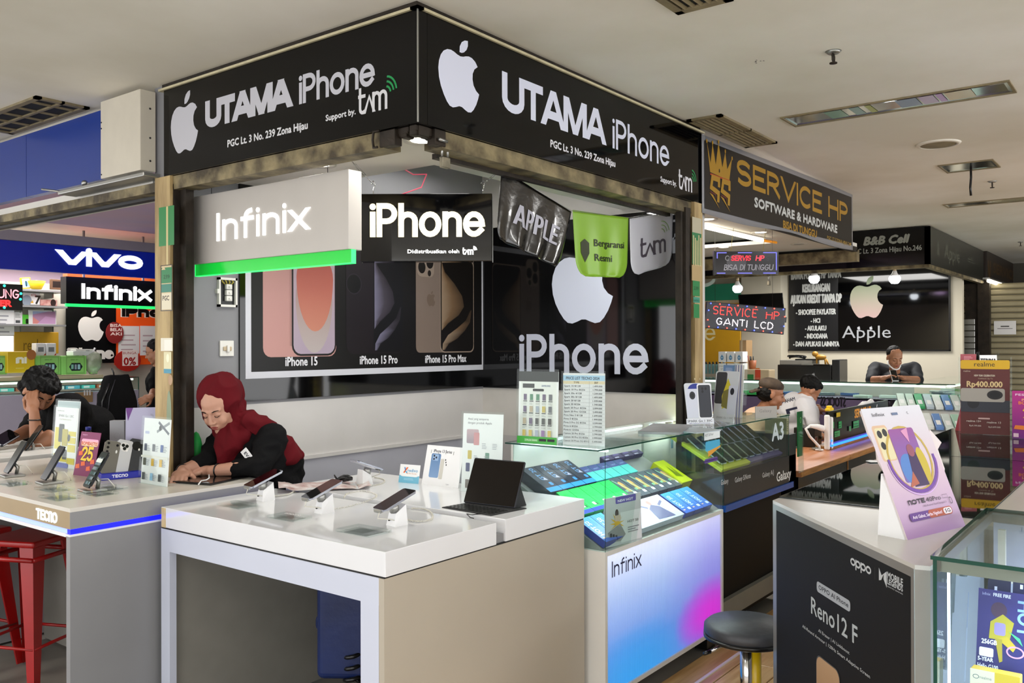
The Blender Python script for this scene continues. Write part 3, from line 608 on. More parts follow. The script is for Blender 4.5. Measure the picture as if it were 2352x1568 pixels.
def sprinkler(px, py, lab, s=1):
    t = thing('sprinkler', lab, 'sprinkler', at(px, py, z=2.84)); t.scale = (s, s, s)
    part('escutcheon', M_metal, t, ('lathe', [(0, -.010), (.022, -.010), (.034, 0), (0, 0)], 20)); part('frame', M_rustd, t, ('tube', [(-.006, 0, -.01), (-.017, 0, -.02), (-.014, 0, -.04), (0, 0, -.047)], .003, 6), ('tube', [(.006, 0, -.01), (.017, 0, -.02), (.014, 0, -.04), (0, 0, -.047)], .003, 6), ('tube', [(0, 0, -.01), (0, 0, -.04)], .003, 6))
    part('deflector', M_rustd, t, ('lathe', [(0, -.052), (.016, -.052), (.016, -.048), (0, -.048)], 14)); return t
sprinkler(1914, 118, 'large fire sprinkler in the ceiling near the long light'); sprinkler(2279, 416, 'small fire sprinkler by the dangling cable'); sprinkler(2344, 555, 'small fire sprinkler at the right edge')
cr = thing('ceiling_crack', 'small chipped paint patch beside the large sprinkler', 'damage', at(1740, 140, z=2.84)); a = Art(cr, 'chip', (0, 0, 0), 'top'); a.mb.M = Matrix.Diagonal((1, 1, -1, 1))
for i in range(6): x, y = random.uniform(-.02, .02), random.uniform(-.03, .03); a.poly([(x, y), (x + .012, y + .002), (x + .004, y + .01)], '4a443a')
a.done()
# ------------------------------------------------------------------ hanging light boxes and pennants
def wire(name, lab, pts, r=.0015, m=None, cat='wire', n=6):
    return tag(part(name, m or M_metal, None, ('tube', pts, r, n)), lab, cat)
XI = 2.42; q0 = at(435, 600, X=XI); q1 = at(800, 600, X=XI)
ix = thing('hanging_sign', 'pale grey lightbox with glowing white lettering and green acrylic strip', 'sign', (XI, q0.y, 2.0), RZL); wI = q0.y - q1.y
f = Fr('X', XI, (0, q0.y, 2.0)); vb = f(620, 590)[1]; vt = f(620, 420)[1]
part('box', mat('silver_acp', 'b5b0aa', .35, .15, noise_amt=.03), ix, ('rbox', 0, 0, vb, wI, .075, vt, .003))
a = Art(ix, 'lettering', (0, 0, 0), m=LIT, d=.004, eps=.001); b = f(500, 554)[1]
a.word('Infinix', f(499, 530)[0], b, f(709, 495)[0], f(500, 490)[1] + .0, .019, 'ffffff', gap=.22); a.done()
g1 = f(445, 600)[0]; g2 = f(803, 575)[0]; gb = f(620, 604)[1]; gt = f(620, 586)[1]
m_ga = mat('green_acrylic', '12c83c', .15, emit=.22, alpha=.88); part('acrylic_strip', m_ga, ix, ('box', g1, .01, vb - .055, g2, .03, vb))
m_ge = mat('green_glow_edge', '2cf070', .2, emit=.9); part('strip_edge', m_ge, ix, ('box', g1, .008, vb - .058, g2, .032, vb - .054), ('box', g1 - .003, .008, vb - .058, g1, .032, vb), ('box', g2, .008, vb - .058, g2 + .003, .032, vb))
part('hang_wire', M_black, ix, ('tube', [(.14, .03, vt), (.14, .03, 2.43 - 2.0)], .0015, 6), ('tube', [(wI - .16, .03, vt), (wI - .16, .03, 2.43 - 2.0)], .0015, 6))
# second light box
P0 = Vector((2.79, 3.02, 0)); P1 = Vector((3.16, 2.53, 0)); rzp = math.atan2(P1.y - P0.y, P1.x - P0.x); wP = (P1 - P0).length
hp = thing('hanging_sign', 'black lightbox with glowing cream phone lettering on chains', 'sign', (P0.x, P0.y, 1.985), rzp)
part('box', M_blackgl, hp, ('rbox', 0, 0, 0, wP, .07, .315, .003)); part('edge_band', M_metal, hp, ('box', -.002, .062, .0, 0, .07, .315), ('box', wP, .062, 0, wP + .002, .07, .315))
a = Art(hp, 'lettering', (0, 0, 0), m=LIT, d=.003, eps=.0008); a.word('iPhone', wP * .075, .113, wP * .945, .113 + .158, .026, 'fff3c8', gap=.22)
a.text('Didistribusikan oleh', wP * .36, .038, .017, 'ffffff', width=wP * .39, bold=.03); a.tam(wP * .775, .030, .033, 'ffffff', t=.006); a.done()
for nm, ux, hook in (('left', .10, at(800, 362, z=2.43)), ('right', .93, at(1150, 392, z=2.43))):
    base = P0 + (P1 - P0) * ux + Vector((0, 0, 2.30)); mid = base + Vector((0, 0, .045)); k = mid.lerp(hook, .35); k2 = mid.lerp(hook, .75)
    t = thing('turnbuckle', 'wire turnbuckle holding the %s end of the black lightbox' % nm, 'hook', (0, 0, 0))
    part('hook', M_chrome, t, ('tube', [base, base + Vector((0, 0, .02)), mid + Vector((.012, 0, 0)), mid + Vector((0, 0, .015)), mid + Vector((-.012, 0, 0))], .002, 6), ('tube', [mid, k], .0018, 6))
    d = (k2 - k).cross(Vector((0, 0, 1))).normalized() * .006
    part('body', M_metal, t, ('tube', [k - d, k2 - d], .0022, 6), ('tube', [k + d, k2 + d], .0022, 6), ('tube', [k - d, k + d], .003, 6), ('tube', [k2 - d, k2 + d], .003, 6)); part('rod', M_chrome, t, ('tube', [k2, hook], .0018, 6))
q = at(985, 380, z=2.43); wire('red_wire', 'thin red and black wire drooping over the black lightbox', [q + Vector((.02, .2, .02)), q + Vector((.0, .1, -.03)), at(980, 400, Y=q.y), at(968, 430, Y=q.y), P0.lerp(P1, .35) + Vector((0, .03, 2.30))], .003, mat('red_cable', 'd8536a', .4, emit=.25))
# pennants: vinyl with real folds
def pennant(name, lab, base, tl, tr, br, bl, m, amp, curl, art=None, rnd=.16, Y=2.3):
    TL, TR, BR, BL = [at(*p, Y=Y) for p in (tl, tr, br, bl)]; t = thing(name, lab, 'banner', TL); n, mm = 40, 24; vs = []; fs = []
    def S(u, v):
        p = TL.lerp(TR, u).lerp(BL.lerp(BR, u), v)
        c = 0
        if v > .72:  # rounded bottom corners
            k = (v - .72) / .28; w = 1 - math.sqrt(max(0, 1 - k * k)); lim = rnd * w; uu = lim + u * (1 - 2 * lim); p = TL.lerp(TR, uu).lerp(BL.lerp(BR, uu), v)
        p = p + Vector((0, -1, 0)) * (amp * v * (math.sin(u * curl * 2 * PI + 1.2 * v) + .35 * math.sin(u * curl * 5 + 3))); return p - TL
    for j in range(mm + 1):
        for i in range(n + 1): vs.append(S(i / n, j / mm))
    for j in range(mm):
        for i in range(n): fs.append((j * (n + 1) + i, j * (n + 1) + i + 1, (j + 1) * (n + 1) + i + 1, (j + 1) * (n + 1) + i))
    o = MB().add(vs, fs, True).build('sheet', m, t); sol = o.modifiers.new('s', 'SOLIDIFY'); sol.thickness = .0015
    if art:
        a = Art(t, 'lettering'); a.mb.M = Matrix.Identity(4); art(a)
        o2 = None
        me_pts = []
        for i, v in enumerate(a.mb.v): a.mb.v[i] = S(v.x, 1 - v.y) + Vector((0, -.004, 0))
        a.done()
    return t
M_vinb = mat('black_vinyl', '0b0b0c', .16, noise_amt=.2, scale=6, bump=.25, bscale=9, coat=.5); M_ving = mat('lime_vinyl', '86b52f', .3, noise_amt=.05, scale=4, bump=.1, bscale=8); M_vinw = mat('white_vinyl', 'c4c4cc', .35, noise_amt=.05, scale=4, bump=.1, bscale=8)
pennant('pennant', 'crumpled black vinyl pennant with grey capital letters', 0, (1152, 388), (1312, 486), (1283, 616), (1137, 545), M_vinb, .006, 3.4, lambda a: a.word('APPLE', .22, .33, .88, .64, .042, 'b4b4c0', gap=.38), rnd=.06)
def ga(a):
    a.poly([(.10, .52), (.18, .58), (.26, .52), (.26, .36), (.18, .22), (.10, .36)], '39412c'); a.line([(.14, .42), (.17, .34), (.23, .5)], .022, '9ec23e'); a.text('Bergaransi', .34, .48, .11, '1b2413', width=.56, bold=.02); a.text('Resmi', .34, .25, .11, '1b2413', width=.34, bold=.02)
pennant('pennant', 'lime green vinyl pennant with a shield and two printed words', 0, (1315, 482), (1443, 500), (1442, 638), (1322, 634), M_ving, .006, 2.6, ga, Y=2.34)
def wa_(a):
    a.word(['t', '\u0245', 'm'], .22, .27, .80, .62, .045, '4c4650', gap=.0)
    for r in (.08, .14, .2): a.line(arc(.70, .62, r, r * 1.2, 10, 90, 6), .012, '7fae4a')
pennant('pennant', 'white vinyl pennant with thin grey letters and green arcs', 0, (1446, 502), (1545, 486), (1546, 605), (1447, 636), M_vinw, .007, 1.6, wa_, Y=2.38)
wire('string', 'thin string carrying the three vinyl pennants', [at(1150, 388, Y=2.3), at(1312, 484, Y=2.3), at(1445, 500, Y=2.36), at(1546, 484, Y=2.38), at(1572, 480, Y=2.3)], .0015)

# ------------------------------------------------------------------ white L-counter
XW = 1.956; YW = 2.004; ZW = .94; YW2 = 3.30; XG0 = at(1145, 1201, z=ZW).x; XG1 = at(1162, 1194, z=ZW).x; XE = 3.13
body = thing('counter_cabinet', 'white and beige counter cabinet with open leg bay, nearest the camera', 'cabinet', (XW, YW, 0))
dX = XE - XW; dY = YW2 - YW; zb = .853
M_body = mat('beige_laminate', 'b3aa9b', .28, noise_amt=.03, scale=3); M_frame = mat('pale_blue_white', 'c9cede', .3, noise_amt=.04, scale=3)
part('side_panel', M_body, body, ('box', 0, .006, 0, dX, .03, zb))
part('front_rail', M_frame, body, ('box', 0, .03, .765, .03, dY, zb)); part('front_post', M_frame, body, ('box', 0, .031, 0, .035, .115, .765)); part('front_post', M_frame, body, ('box', 0, dY - .062, 0, .03, dY, .765))
part('inner_panel', M_dgrey, body, ('box', .03, dY - .03, 0, dX, dY - .005, zb), ('box', dX - .03, .03, 0, dX - .01, dY - .03, zb)); part('ceiling_board', M_dgrey, body, ('box', .03, .03, zb - .02, dX - .03, dY - .03, zb))
part('shadow_gap', M_black, body, ('box', .003, .009, zb, dX, dY, zb + .006))
tp = thing('worktop', 'thick glossy white worktop with phone stands, nearest the camera', 'worktop', (XW, YW, zb + .006))
part('slab', M_white, tp, ('rbox', 0, 0, 0, XG0 - XW, dY, ZW - zb - .006, .002))
part('edge_wear', mat('chipped_edge_glue', 'd9c28c', .5, noise_amt=.2, scale=30), tp, ('box', -.0008, dY - .035, 0, 0, dY - .004, ZW - zb - .008))
tp2 = thing('worktop', 'second glossy white worktop carrying the keyboard tablet', 'worktop', (XG1, YW + .004, zb + .006)); part('slab', M_white, tp2, ('rbox', 0, 0, 0, XE - XG1, dY, ZW - zb - .004, .002))
part('trim', M_grey, tp2, ('box', -(XG1 - XG0), .01, -.004, 0, dY, .03))
# phone display stands
M_ph = mat('phone_glass', '060607', .04, spec=.6); M_phf = mat('phone_frame', 'c6c9d6', .2, .6, noise_amt=.05); M_cab = mat('white_coiled_cord', 'd6d3c8', .4, noise_amt=.05)
def phone_on(parent, w=.072, h=.147, th=.008, M=Matrix.Identity(4), screen=True, back=None, frame=None):
    p = MB(); p.M = M; bm = bmesh.new(); bmesh.ops.create_cube(bm, size=1)
    for v in bm.verts: v.co = Vector((v.co.x * w, v.co.y * h, v.co.z * th))
    bmesh.ops.bevel(bm, geom=[e for e in bm.edges if abs(e.verts[0].co.z - e.verts[1].co.z) > th * .9], offset=.010, segments=4, affect='EDGES'); bmesh.ops.bevel(bm, geom=[e for e in bm.edges if abs(e.verts[0].co.z - e.verts[1].co.z) < 1e-5], offset=.0015, segments=1, affect='EDGES')
    p.bm(bm); o = p.build('phone', frame or M_phf, parent)
    g = MB(); g.M = M; pts = arc(w / 2 - .011, h / 2 - .011, .009, .009, 0, 90, 4) + arc(-w / 2 + .011, h / 2 - .011, .009, .009, 90, 180, 4) + arc(-w / 2 + .011, -h / 2 + .011, .009, .009, 180, 270, 4) + arc(w / 2 - .011, -h / 2 + .011, .009, .009, 270, 360, 4)
    g.prism(pts, th / 2, th / 2 + .0006); g.build('screen', back or M_ph, o); return o
def stand(px, py, lab, yaw, tilt=35, art=None, Mtop=ZW, black=False, s=1.0, grp='phones on alarm stands', pw=.077, phh=.16):
    q = at(px, py, z=Mtop); t = thing('phone_display_stand', lab, 'stand', q, yaw, grp); t.scale = (s, s, s)
    # pedestal faces local -y (viewer); the phone slopes down towards -y
    m = MB().add([(-.026, -.03, 0), (.026, -.03, 0), (.026, .03, 0), (-.026, .03, 0), (-.02, -.022, .045), (.02, -.022, .045), (.02, .026, .075), (-.02, .026, .075)], [(0, 3, 2, 1), (4, 5, 6, 7), (0, 1, 5, 4), (1, 2, 6, 5), (2, 3, 7, 6), (3, 0, 4, 7)])
    m.build('pedestal', M_cardw, t); part('lock_dot', M_black, t, ('tube', [(-.006, -.0295, .022), (-.006, -.034, .022)], .004, 10))
    part('neck', M_metal, t, ('tube', [(0, -.01, .05), (0, -.018, .078)], .018, 12))
    Mx = Matrix.Translation((0, -.01, .092)) @ Matrix.Rotation(math.radians(tilt), 4, 'X')
    p = phone_on(t, pw, phh, .0085, Mx)
    part('clamp', M_metal, t, ('add', [Mx @ Vector(v) for v in [(-.02, -phh / 2 - .006, -.007), (.02, -phh / 2 - .006, -.007), (.02, -phh / 2 + .01, -.007), (-.02, -phh / 2 + .01, -.007), (-.02, -phh / 2 - .006, .001), (.02, -phh / 2 - .006, .001), (.02, -phh / 2 - .001, .005), (-.02, -phh / 2 - .001, .005)]], [(0, 3, 2, 1), (0, 1, 5, 4), (4, 5, 6, 7), (1, 2, 6, 5), (3, 0, 4, 7)]))
    part('cable', M_black if black else M_cab, t, ('tube', [Mx @ Vector((.01, -phh / 2 - .004, -.004)), Mx @ Vector((.012, -phh / 2 - .02, -.02)), Mx @ Vector((.014, -.05, -.05)), (.018, -.02, .02)], .0022, 6))
    return t
yv = -PI / 2 + .45
def floor_yaw(dx, dy): return math.atan2(dy, dx)
stand(912, 1205, 'display phone on white stand, rightmost of the three in front', -1.69, 20)
stand(745, 1177, 'display phone on white stand, middle of the three in front', -1.69, 20)
stand(610, 1148, 'display phone on white stand, leftmost of the three in front', -1.69, 20)
q = at(838, 1113, z=ZW); stand(838, 1113, 'display phone seen edge on with dark back, behind the front row', 1.45, 20)
def coil(name, lab, pts, r=.004, z=ZW, turns=60, R=.0028):
    "coiled security cord lying on the worktop: a helix wound round its path"
    P = [at(*p, z=z) + Vector((0, 0, r + .001)) for p in pts]; out = []; n = len(P)
    def cr(t):
        i = min(int(t * (n - 1)), n - 2); k = t * (n - 1) - i; p0 = P[max(i - 1, 0)]; p1 = P[i]; p2 = P[i + 1]; p3 = P[min(i + 2, n - 1)]
        return .5 * ((2 * p1) + (p2 - p0) * k + (2 * p0 - 5 * p1 + 4 * p2 - p3) * k * k + (3 * p1 - p0 - 3 * p2 + p3) * k ** 3)
    N = turns * 6
    for i in range(N + 1):
        t = i / N; c = cr(t); d = cr(min(1, t + .005)) - cr(max(0, t - .005)); d.normalize(); s_ = d.cross(Vector((0, 0, 1))); u_ = s_.cross(d); a_ = i * PI / 3
        out.append(c + (s_ * math.cos(a_) + u_ * math.sin(a_)) * R)
    return tag(part(name, M_cab, None, ('tube', out, .0013, 4)), lab, 'cord')
coil('coiled_cord', 'white coiled cord looping beside the rightmost front stand', [(930, 1195), (960, 1200), (990, 1195), (992, 1182), (975, 1172), (945, 1170)])
coil('coiled_cord', 'white coiled cord between the left and middle stands', [(620, 1142), (645, 1140), (668, 1135), (680, 1122), (662, 1112), (640, 1112)])
coil('coiled_cord', 'white coiled cord running back from the middle stand', [(760, 1172), (800, 1165), (845, 1152), (865, 1140), (835, 1130), (800, 1135), (790, 1145)])
coil('coiled_cord', 'white coiled cord ringing the rear stand', [(820, 1115), (850, 1118), (878, 1112), (882, 1104), (860, 1098)])
# acrylic price blocks
def block(px, py, lab, yaw, txt=None, z=ZW, w=.15, d=.095, grp='clear acrylic price plates', mi='9b9c9c'):
    q = at(px, py, z=z); t = thing('price_plate', lab, 'plate', q, yaw, grp)
    part('acrylic', M_acry, t, ('rbox', -w / 2, -d / 2, .001, w / 2, d / 2, .012, .002)); part('insert', mat('insert_' + mi, mi, .35, noise_amt=.12, scale=25), t, ('box', -w * .33, -d * .36, .0002, w * .33, d * .40, .0009))
    if txt: a = Art(t, 'lettering', (0, 0, .0125), 'top'); a.text(txt, w * .3, d * .1, .018, 'e9e9e9', width=-w * .6); a.done()
    return t
block(545, 1162, 'clear acrylic price plate in front of the leftmost stand', -1.57); block(665, 1190, 'clear acrylic price plate with faint white lettering', -1.57, 'iPhone'); block(835, 1222, 'clear acrylic price plate nearest the worktop corner', -1.57, mi='8a8d90', w=.17, d=.11)
# paper dish, keys and watch strap behind the middle stand
t = thing('paper_bag', 'crumpled floral paper sheet lying behind the middle stand', 'paper', at(745, 1120, z=ZW)); m = MB(); n = 14; vs = []
for j in range(n + 1):
    for i in range(n + 1):
        x = (i / n - .5) * .42; y = (j / n - .5) * .22; vs.append((x * .77 + y * .6, -x * .6 + y * .8, .006 + .02 * noise.noise((x * 9, y * 9, 0)) + .012 * (abs(i / n - .5) > .42) + .004))
m.add(vs, [(j * (n + 1) + i, j * (n + 1) + i + 1, (j + 1) * (n + 1) + i + 1, (j + 1) * (n + 1) + i) for j in range(n) for i in range(n)], True).build('sheet', mat('floral_paper', 'dcd4d2', .5, scale=18, col2='a57f7a'), t)
q = at(790, 1105, z=ZW + .02); t = thing('wrist_strap', 'black looped strap lying on the floral paper', 'strap', q); part('band', M_black, t, ('tube', [(.04 * math.cos(i * .5), .03 * math.sin(i * .5), .015 + .008 * math.sin(i)) for i in range(14)], .005, 6)); part('knot', M_black, t, ('tube', [(-.04, 0, .015), (-.05, .01, .035), (-.04, .02, .03), (-.045, 0, .012)], .003, 6)); part('case', M_ph, t, ('rbox', -.02, -.02, 0, .04, .02, .02, .006))
# cards on the worktop
def card(name, lab, px0, px1, pyb, pyt, z, yaw, m, artf, th=.002, lean=12, cat='card', stand_=True, grp=None, rr=0):
    "upright card whose lower edge runs between two measured points of the worktop"
    A = at(px0, pyb[0], z=z); B = at(px1, pyb[1], z=z); d = (B - A); w = d.length; rz = math.atan2(d.y, d.x); h = (z - CAMZ)
    top = at((px0 + px1) / 2, pyt, X=(A.x + B.x) / 2) if abs(_R.x) > 2 else None
    mid = (A + B) / 2; dep = mid.dot(_F); sc = dep / F_PX; h = ((pyb[0] + pyb[1]) / 2 - pyt) * sc
    t = thing(name, lab, cat, A, 0, grp); t.rotation_euler = (math.radians(-lean), 0, rz)
    if rr:
        o = MB().prism(arc(w - rr, rr * .3, rr * .3, rr * .3, -90, 0, 3) + arc(w - rr, h - rr, rr, rr, 0, 90, 5) + arc(rr, h - rr, rr, rr, 90, 180, 5) + arc(rr, rr * .3, rr * .3, rr * .3, 180, 270, 3), th, 0, 'y').build('board', m, t)
    else: part('board', m, t, ('box', 0, 0, 0, w, th, h))
    a = Art(t, 'print', (0, 0, 0), eps=.00012 if A.x < 4.6 else .0007); artf(a, w, h); a.done()
    if stand_: part('strut', m, t, ('add', [(w * .35, th, .0), (w * .65, th, .0), (w * .65, h * .3, .0), (w * .35, h * .3, .0), (w * .35, th, h * .6), (w * .65, th, h * .6)], [(0, 1, 2, 3), (3, 2, 5, 4), (0, 3, 4), (1, 5, 2)]))
    return t
def kred(a, w, h):
    a.rect(0, 0, w, h * .42, '6fb4cf'); a.rr(0, h * .36, w, h * .9, .02, 'e8eaea'); a.line([(w * .22, h * .55), (w * .38, h * .85)], .008, 'd8622b'); a.line([(w * .24, h * .85), (w * .28, h * .7)], .006, '3d77b8'); a.line([(w * .3, h * .66), (w * .38, h * .54)], .006, '3d9fd0')
    a.text('redivo', w * .4, h * .62, .014, '5f9cc4', width=w * .5, bold=.03); a.text('Buy Now, Pay Later', w * .36, h * .5, .006, 'd98a4a', width=w * .5); a.qlines(w * .25, h * .18, w * .75, h * .3, 2, '9fd0e4')
card('pay_later_card', 'small blue and white payment card standing on the worktop', 915, 961, (1108, 1112), 1067, ZW, 0, M_cardw, kred, cat='card')
def i13(a, w, h):
    a.text('iPhone 13 Series', w * .2, h * .83, .014, '3a3a44', width=w * .5, bold=.03); a.rr(w * .16, h * .2, w * .42, h * .8, .008, '7d9cc4', '5c7ea8'); a.rr(w * .43, h * .18, w * .53, h * .68, .004, 'c9c6bd'); a.rr(w * .2, h * .62, w * .36, h * .78, .005, '93aed0')
    for i in range(3): a.ell(w * .56 + i * .004, h * (.66 - .06 * i), .003, .004, '1c1d24'); a.ell(w * (.24 + .06 * (i % 2)), h * (.66 + .04 * i), .005, .005, '20283a')
    a.text('TAM', w * .66, h * .05, .006, '8a8a92', width=w * .08)
c13 = card('flip_chart', 'white desktop flip chart of a blue phone with wire binding', 968, 1052, (1112, 1122), 1024, ZW, 0, M_cardw, i13, cat='leaflet', lean=14)
w_ = .2
part('page', M_cardw, c13, ('box', .012, .006, .004, .17, .0075, .16)); part('binding', M_metal, c13, *[('tube', [(.03 + .045 * i, -.002, .150), (.03 + .045 * i, .0, .166), (.03 + .045 * i, .008, .168), (.03 + .045 * i, .012, .152)], .001, 5) for i in range(4)])
def price(a, w, h):
    a.rr(w * .1, h * .8, w * .42, h * .95, .006, '9a8c96', 'c3a7ae'); a.rr(w * .28, h * .78, w * .42, h * .92, .004, 'c98f92'); random.seed(3)
    for (x, y, c) in ((.14, .62, 'c9b45a'), (.58, .6, '6f9a88'), (.1, .47, '4a4f74'), (.31, .46, '4b78b4'), (.56, .46, '8f90a4'), (.1, .27, '776c66')): a.rr(w * x, h * y, w * (x + .1), h * (y + .1), .003, c)
    for j in range(4):
        for i in (0, 1): a.qlines(w * (.28 + .42 * i), h * (.17 + .17 * j), w * (.45 + .4 * i), h * (.27 + .17 * j), 4, '9c9ca4', .35)
    a.text('Beli yang sempurna', w * .12, h * .96, .006, '50505a', width=w * .4)
def sheetstand(name, lab, px0, px1, pyb, pyt, z, artf, m=M_cardw, lean=4, ft=True, cat='price list'):
    t = card(name, lab, px0, px1, pyb, pyt, z, 0, m, artf, lean=lean, stand_=False, cat=cat); A = at(px0, pyb[0], z=z); B = at(px1, pyb[1], z=z); w = (B - A).length
    dep = ((A + B) / 2).dot(_F); h = ((pyb[0] + pyb[1]) / 2 - pyt) * dep / F_PX
    part('acrylic_holder', M_acry, t, *([('box', -.006, -.010, 0, w + .006, -.007, h + .01)] if A.x < 4.6 else [('box', -.012, -.01, 0, -.003, .02, h + .02), ('box', w + .003, -.01, 0, w + .012, .02, h + .02)]), ('box', -.006, -.006, 0, w + .006, .03, .003)); return t
def pr2(a, w, h):
    a.text('Awal yang sempurna', w * .12, h * .92, .010, '50505a', width=w * .52); a.text('dengan produk Apple', w * .12, h * .87, .010, '50505a', width=w * .6)
    a.rr(w * .1, h * .62, w * .4, h * .8, .006, '9a8c96', 'c3a7ae'); a.rr(w * .28, h * .6, w * .42, h * .76, .004, 'c98f92')
    for (x, y, c) in ((.14, .42, 'c9b45a'), (.58, .4, '6f9a88'), (.1, .26, '4a4f74'), (.31, .26, '4b78b4'), (.56, .26, '8f90a4'), (.1, .05, '776c66')): a.rr(w * x, h * y, w * (x + .1), h * (y + .11), .003, c)
    for j in range(4):
        for i in (0, 1): a.qlines(w * (.5 + .26 * i - .2 * (j < 3)), h * (.08 + .16 * j), w * (.62 + .3 * i - .2 * (j < 3)), h * (.16 + .16 * j), 4, 'a4a4ac', .35)
sheetstand('price_sheet', 'white sheet of coloured phone photos in a clear holder', 1059, 1151, (1128, 1136), 951, ZW, pr2)
# keyboard tablet
A = at(1015, 1167, z=ZW); B = at(1128, 1186, z=ZW); Cc = at(1212, 1164, z=ZW); D_ = at(1080, 1150, z=ZW)
kt = thing('tablet_with_keyboard', 'black tablet propped on a black keyboard folio', 'tablet', A, math.atan2((B - A).y, (B - A).x)); inv = Matrix.Rotation(-kt.rotation_euler.z, 4, 'Z')
LB = inv @ (B - A); LC = inv @ (Cc - A); LD = inv @ (D_ - A); wk = LB.x
M_key = mat('folio_fabric', '111214', .75, bump=.3, bscale=300)
part('keyboard', M_key, kt, ('prism', [(0, 0), (wk, 0), (wk + .012, .20), (.012, .20)], 0, .005))
kp = None
for r_ in range(5):
    for c_ in range(12):
        if not kp: kp = MB().rbox(0, 0, 0, .0155, .0155, .0018, .0006, 1).build('key', M_black, kt); o = kp
        else: o = kp.copy(); C.objects.link(o)
        o.location = (.010 + c_ * (wk - .02) / 12 + r_ * .0015, .015 + r_ * .0195, .005)
scr = MB(); P1_ = at(1065, 1152, z=ZW + .006); TT = at(1222, 1068, z=ZW + .006)
L0 = inv @ (at(1064, 1153, z=ZW + .006) - A); L1 = inv @ (at(1182, 1167, z=ZW + .006) - A); ws = (L1 - L0).length; rzs = math.atan2(L1.y - L0.y, L1.x - L0.x)
depk = (at(1120, 1160, z=ZW)).dot(_F); hs = 96 * depk / F_PX * 1.13
Ms = Matrix.Translation(L0) @ Matrix.Rotation(rzs, 4, 'Z') @ Matrix.Rotation(math.radians(-25), 4, 'X')
o = MB(); o.M = Ms; o.rbox(0, 0, 0, ws, .008, hs, .006, 3); tb = o.build('tablet', mat('tablet_shell', '33343a', .3, .6, noise_amt=.05), kt)
g = MB(); g.M = Ms; g.prism([(.004, .004), (ws - .004, .004), (ws - .004, hs - .004), (.004, hs - .004)], -.0012, -.0002, 'y'); g.build('screen', mat('dark_screen', '0d0806', .08, spec=.35), tb)
g = MB(); g.M = Ms; g.add([(ws * .02, .010, .0), (ws * .98, .010, .0), (ws * .98, .010, hs * .5), (ws * .02, .010, hs * .5), (ws * .02, .10, .03), (ws * .98, .10, .03)], [(0, 1, 2, 3), (3, 2, 5, 4), (0, 4, 5, 1), (1, 5, 2), (0, 3, 4)]); g.build('kickstand', M_key, kt)
wire('usb_cable', 'thin black cable with white plug in front of the tablet', [at(1110, 1178, z=ZW + .004), at(1085, 1182, z=ZW + .006), at(1072, 1180, z=ZW + .012), at(1080, 1188, z=ZW + .004), at(1088, 1190, z=ZW + .004)], .0018, M_black, 'cable')
# blue chair in the leg bay
M_blue = mat('blue_leatherette', '182a5e', .3, noise_amt=.3, scale=5, bump=.1, bscale=30)
q = at(800, 1400, X=2.45); ch = thing('chair', 'dark blue padded chair with black spring under the near counter', 'chair', (2.50, q.y - .05, 0), -.95)
part('backrest', M_blue, ch, ('rbox', -.20, -.035, .22, .20, .035, .73, .03, 4)); part('seat', M_blue, ch, ('rbox', -.22, .02, .40, .22, .42, .47, .025, 4))
part('spring', M_black, ch, ('tube', [(.04 * math.cos(i * .7), .2 + .04 * math.sin(i * .7), .14 + i * .26 / 60) for i in range(61)], .008, 8), ('tube', [(-.05 + .035 * math.cos(i * .7), -.01 + .035 * math.sin(i * .7), .10 + i * .26 / 50) for i in range(51)], .009, 8))
part('column', M_black, ch, ('tube', [(0, .2, .05), (0, .2, .40)], .02, 12)); part('base', M_black, ch, *[('tube', [(0, .2, .06), (.25 * math.cos(k * 2 * PI / 5), .2 + .25 * math.sin(k * 2 * PI / 5), .03)], .016, 8) for k in range(5)])
# ------------------------------------------------------------------ blue-lit desk on the left
ZT = .98; XT = 1.61; YT = 3.345; XT1 = 2.50; YT1 = 4.95
td = thing('counter_desk', 'phone desk with tan fascia and blue light strip, on the left', 'desk', (XT, YT, 0))
part('worktop', mat('pale_desk_top', 'd4cfc6', .25, noise_amt=.04, scale=4), td, ('prism', [(0, 0), (XT1 - XT, 0), (XT1 - XT, .36), (.66, .36), (.66, YT1 - YT), (0, YT1 - YT)], .965, ZT))
part('front_fascia', mat('tan_fascia', 'a08a66', .45, noise_amt=.04), td, ('box', 0, .002, .90, .02, YT1 - YT, .965)); part('side_fascia', M_grey, td, ('box', .02, 0, .90, XT1 - XT, .02, .965), ('box', 0, 0, .90, .02, .002, .965))
M_bl = mat('blue_led_strip', '1014ff', .3, emit=1.6); M_bl2 = mat('pale_blue_led', '8fa4ff', .3, emit=.8)
part('light_strip', M_bl, td, ('box', .004, .004, .880, XT1 - XT, .03, .90)); part('light_strip', M_bl2, td, ('box', .004, .03, .882, .03, YT1 - YT, .898)); part('strip_lip', M_cardw, td, ('box', -.002, -.002, .872, XT1 - XT, .03, .880), ('box', -.002, .03, .868, .04, YT1 - YT, .882))
part('side_panel', M_grey, td, ('box', .0, .0, 0, XT1 - XT, .03, .872)); part('under_board', M_dgrey, td, ('box', .04, .03, .86, XT1 - XT, .36, .90), ('box', .04, .36, .86, .66, YT1 - YT, .90)); part('back_panel', M_dgrey, td, ('box', .63, .36, 0, .66, YT1 - YT, .86))
f = Fr('X', XT, (0, YT, 0)); a = Art(td, 'lettering', (0, 0, 0), m=LIT, d=.003); a.mb.M = Matrix.Rotation(RZL, 4, 'Z') @ Matrix(((1, 0, 0, 0), (0, 0, -1, 0), (0, 1, 0, 0), (0, 0, 0, 1)))
u0, v0 = f(84, 1190); u1, _ = f(132, 1197); v1 = f(84, 1166)[1]
a.word(['T', 'E', 'C', 'n2', 'O'], u0, v0, u1, v1, .0078, 'e8fbff', gap=.2); a.done()
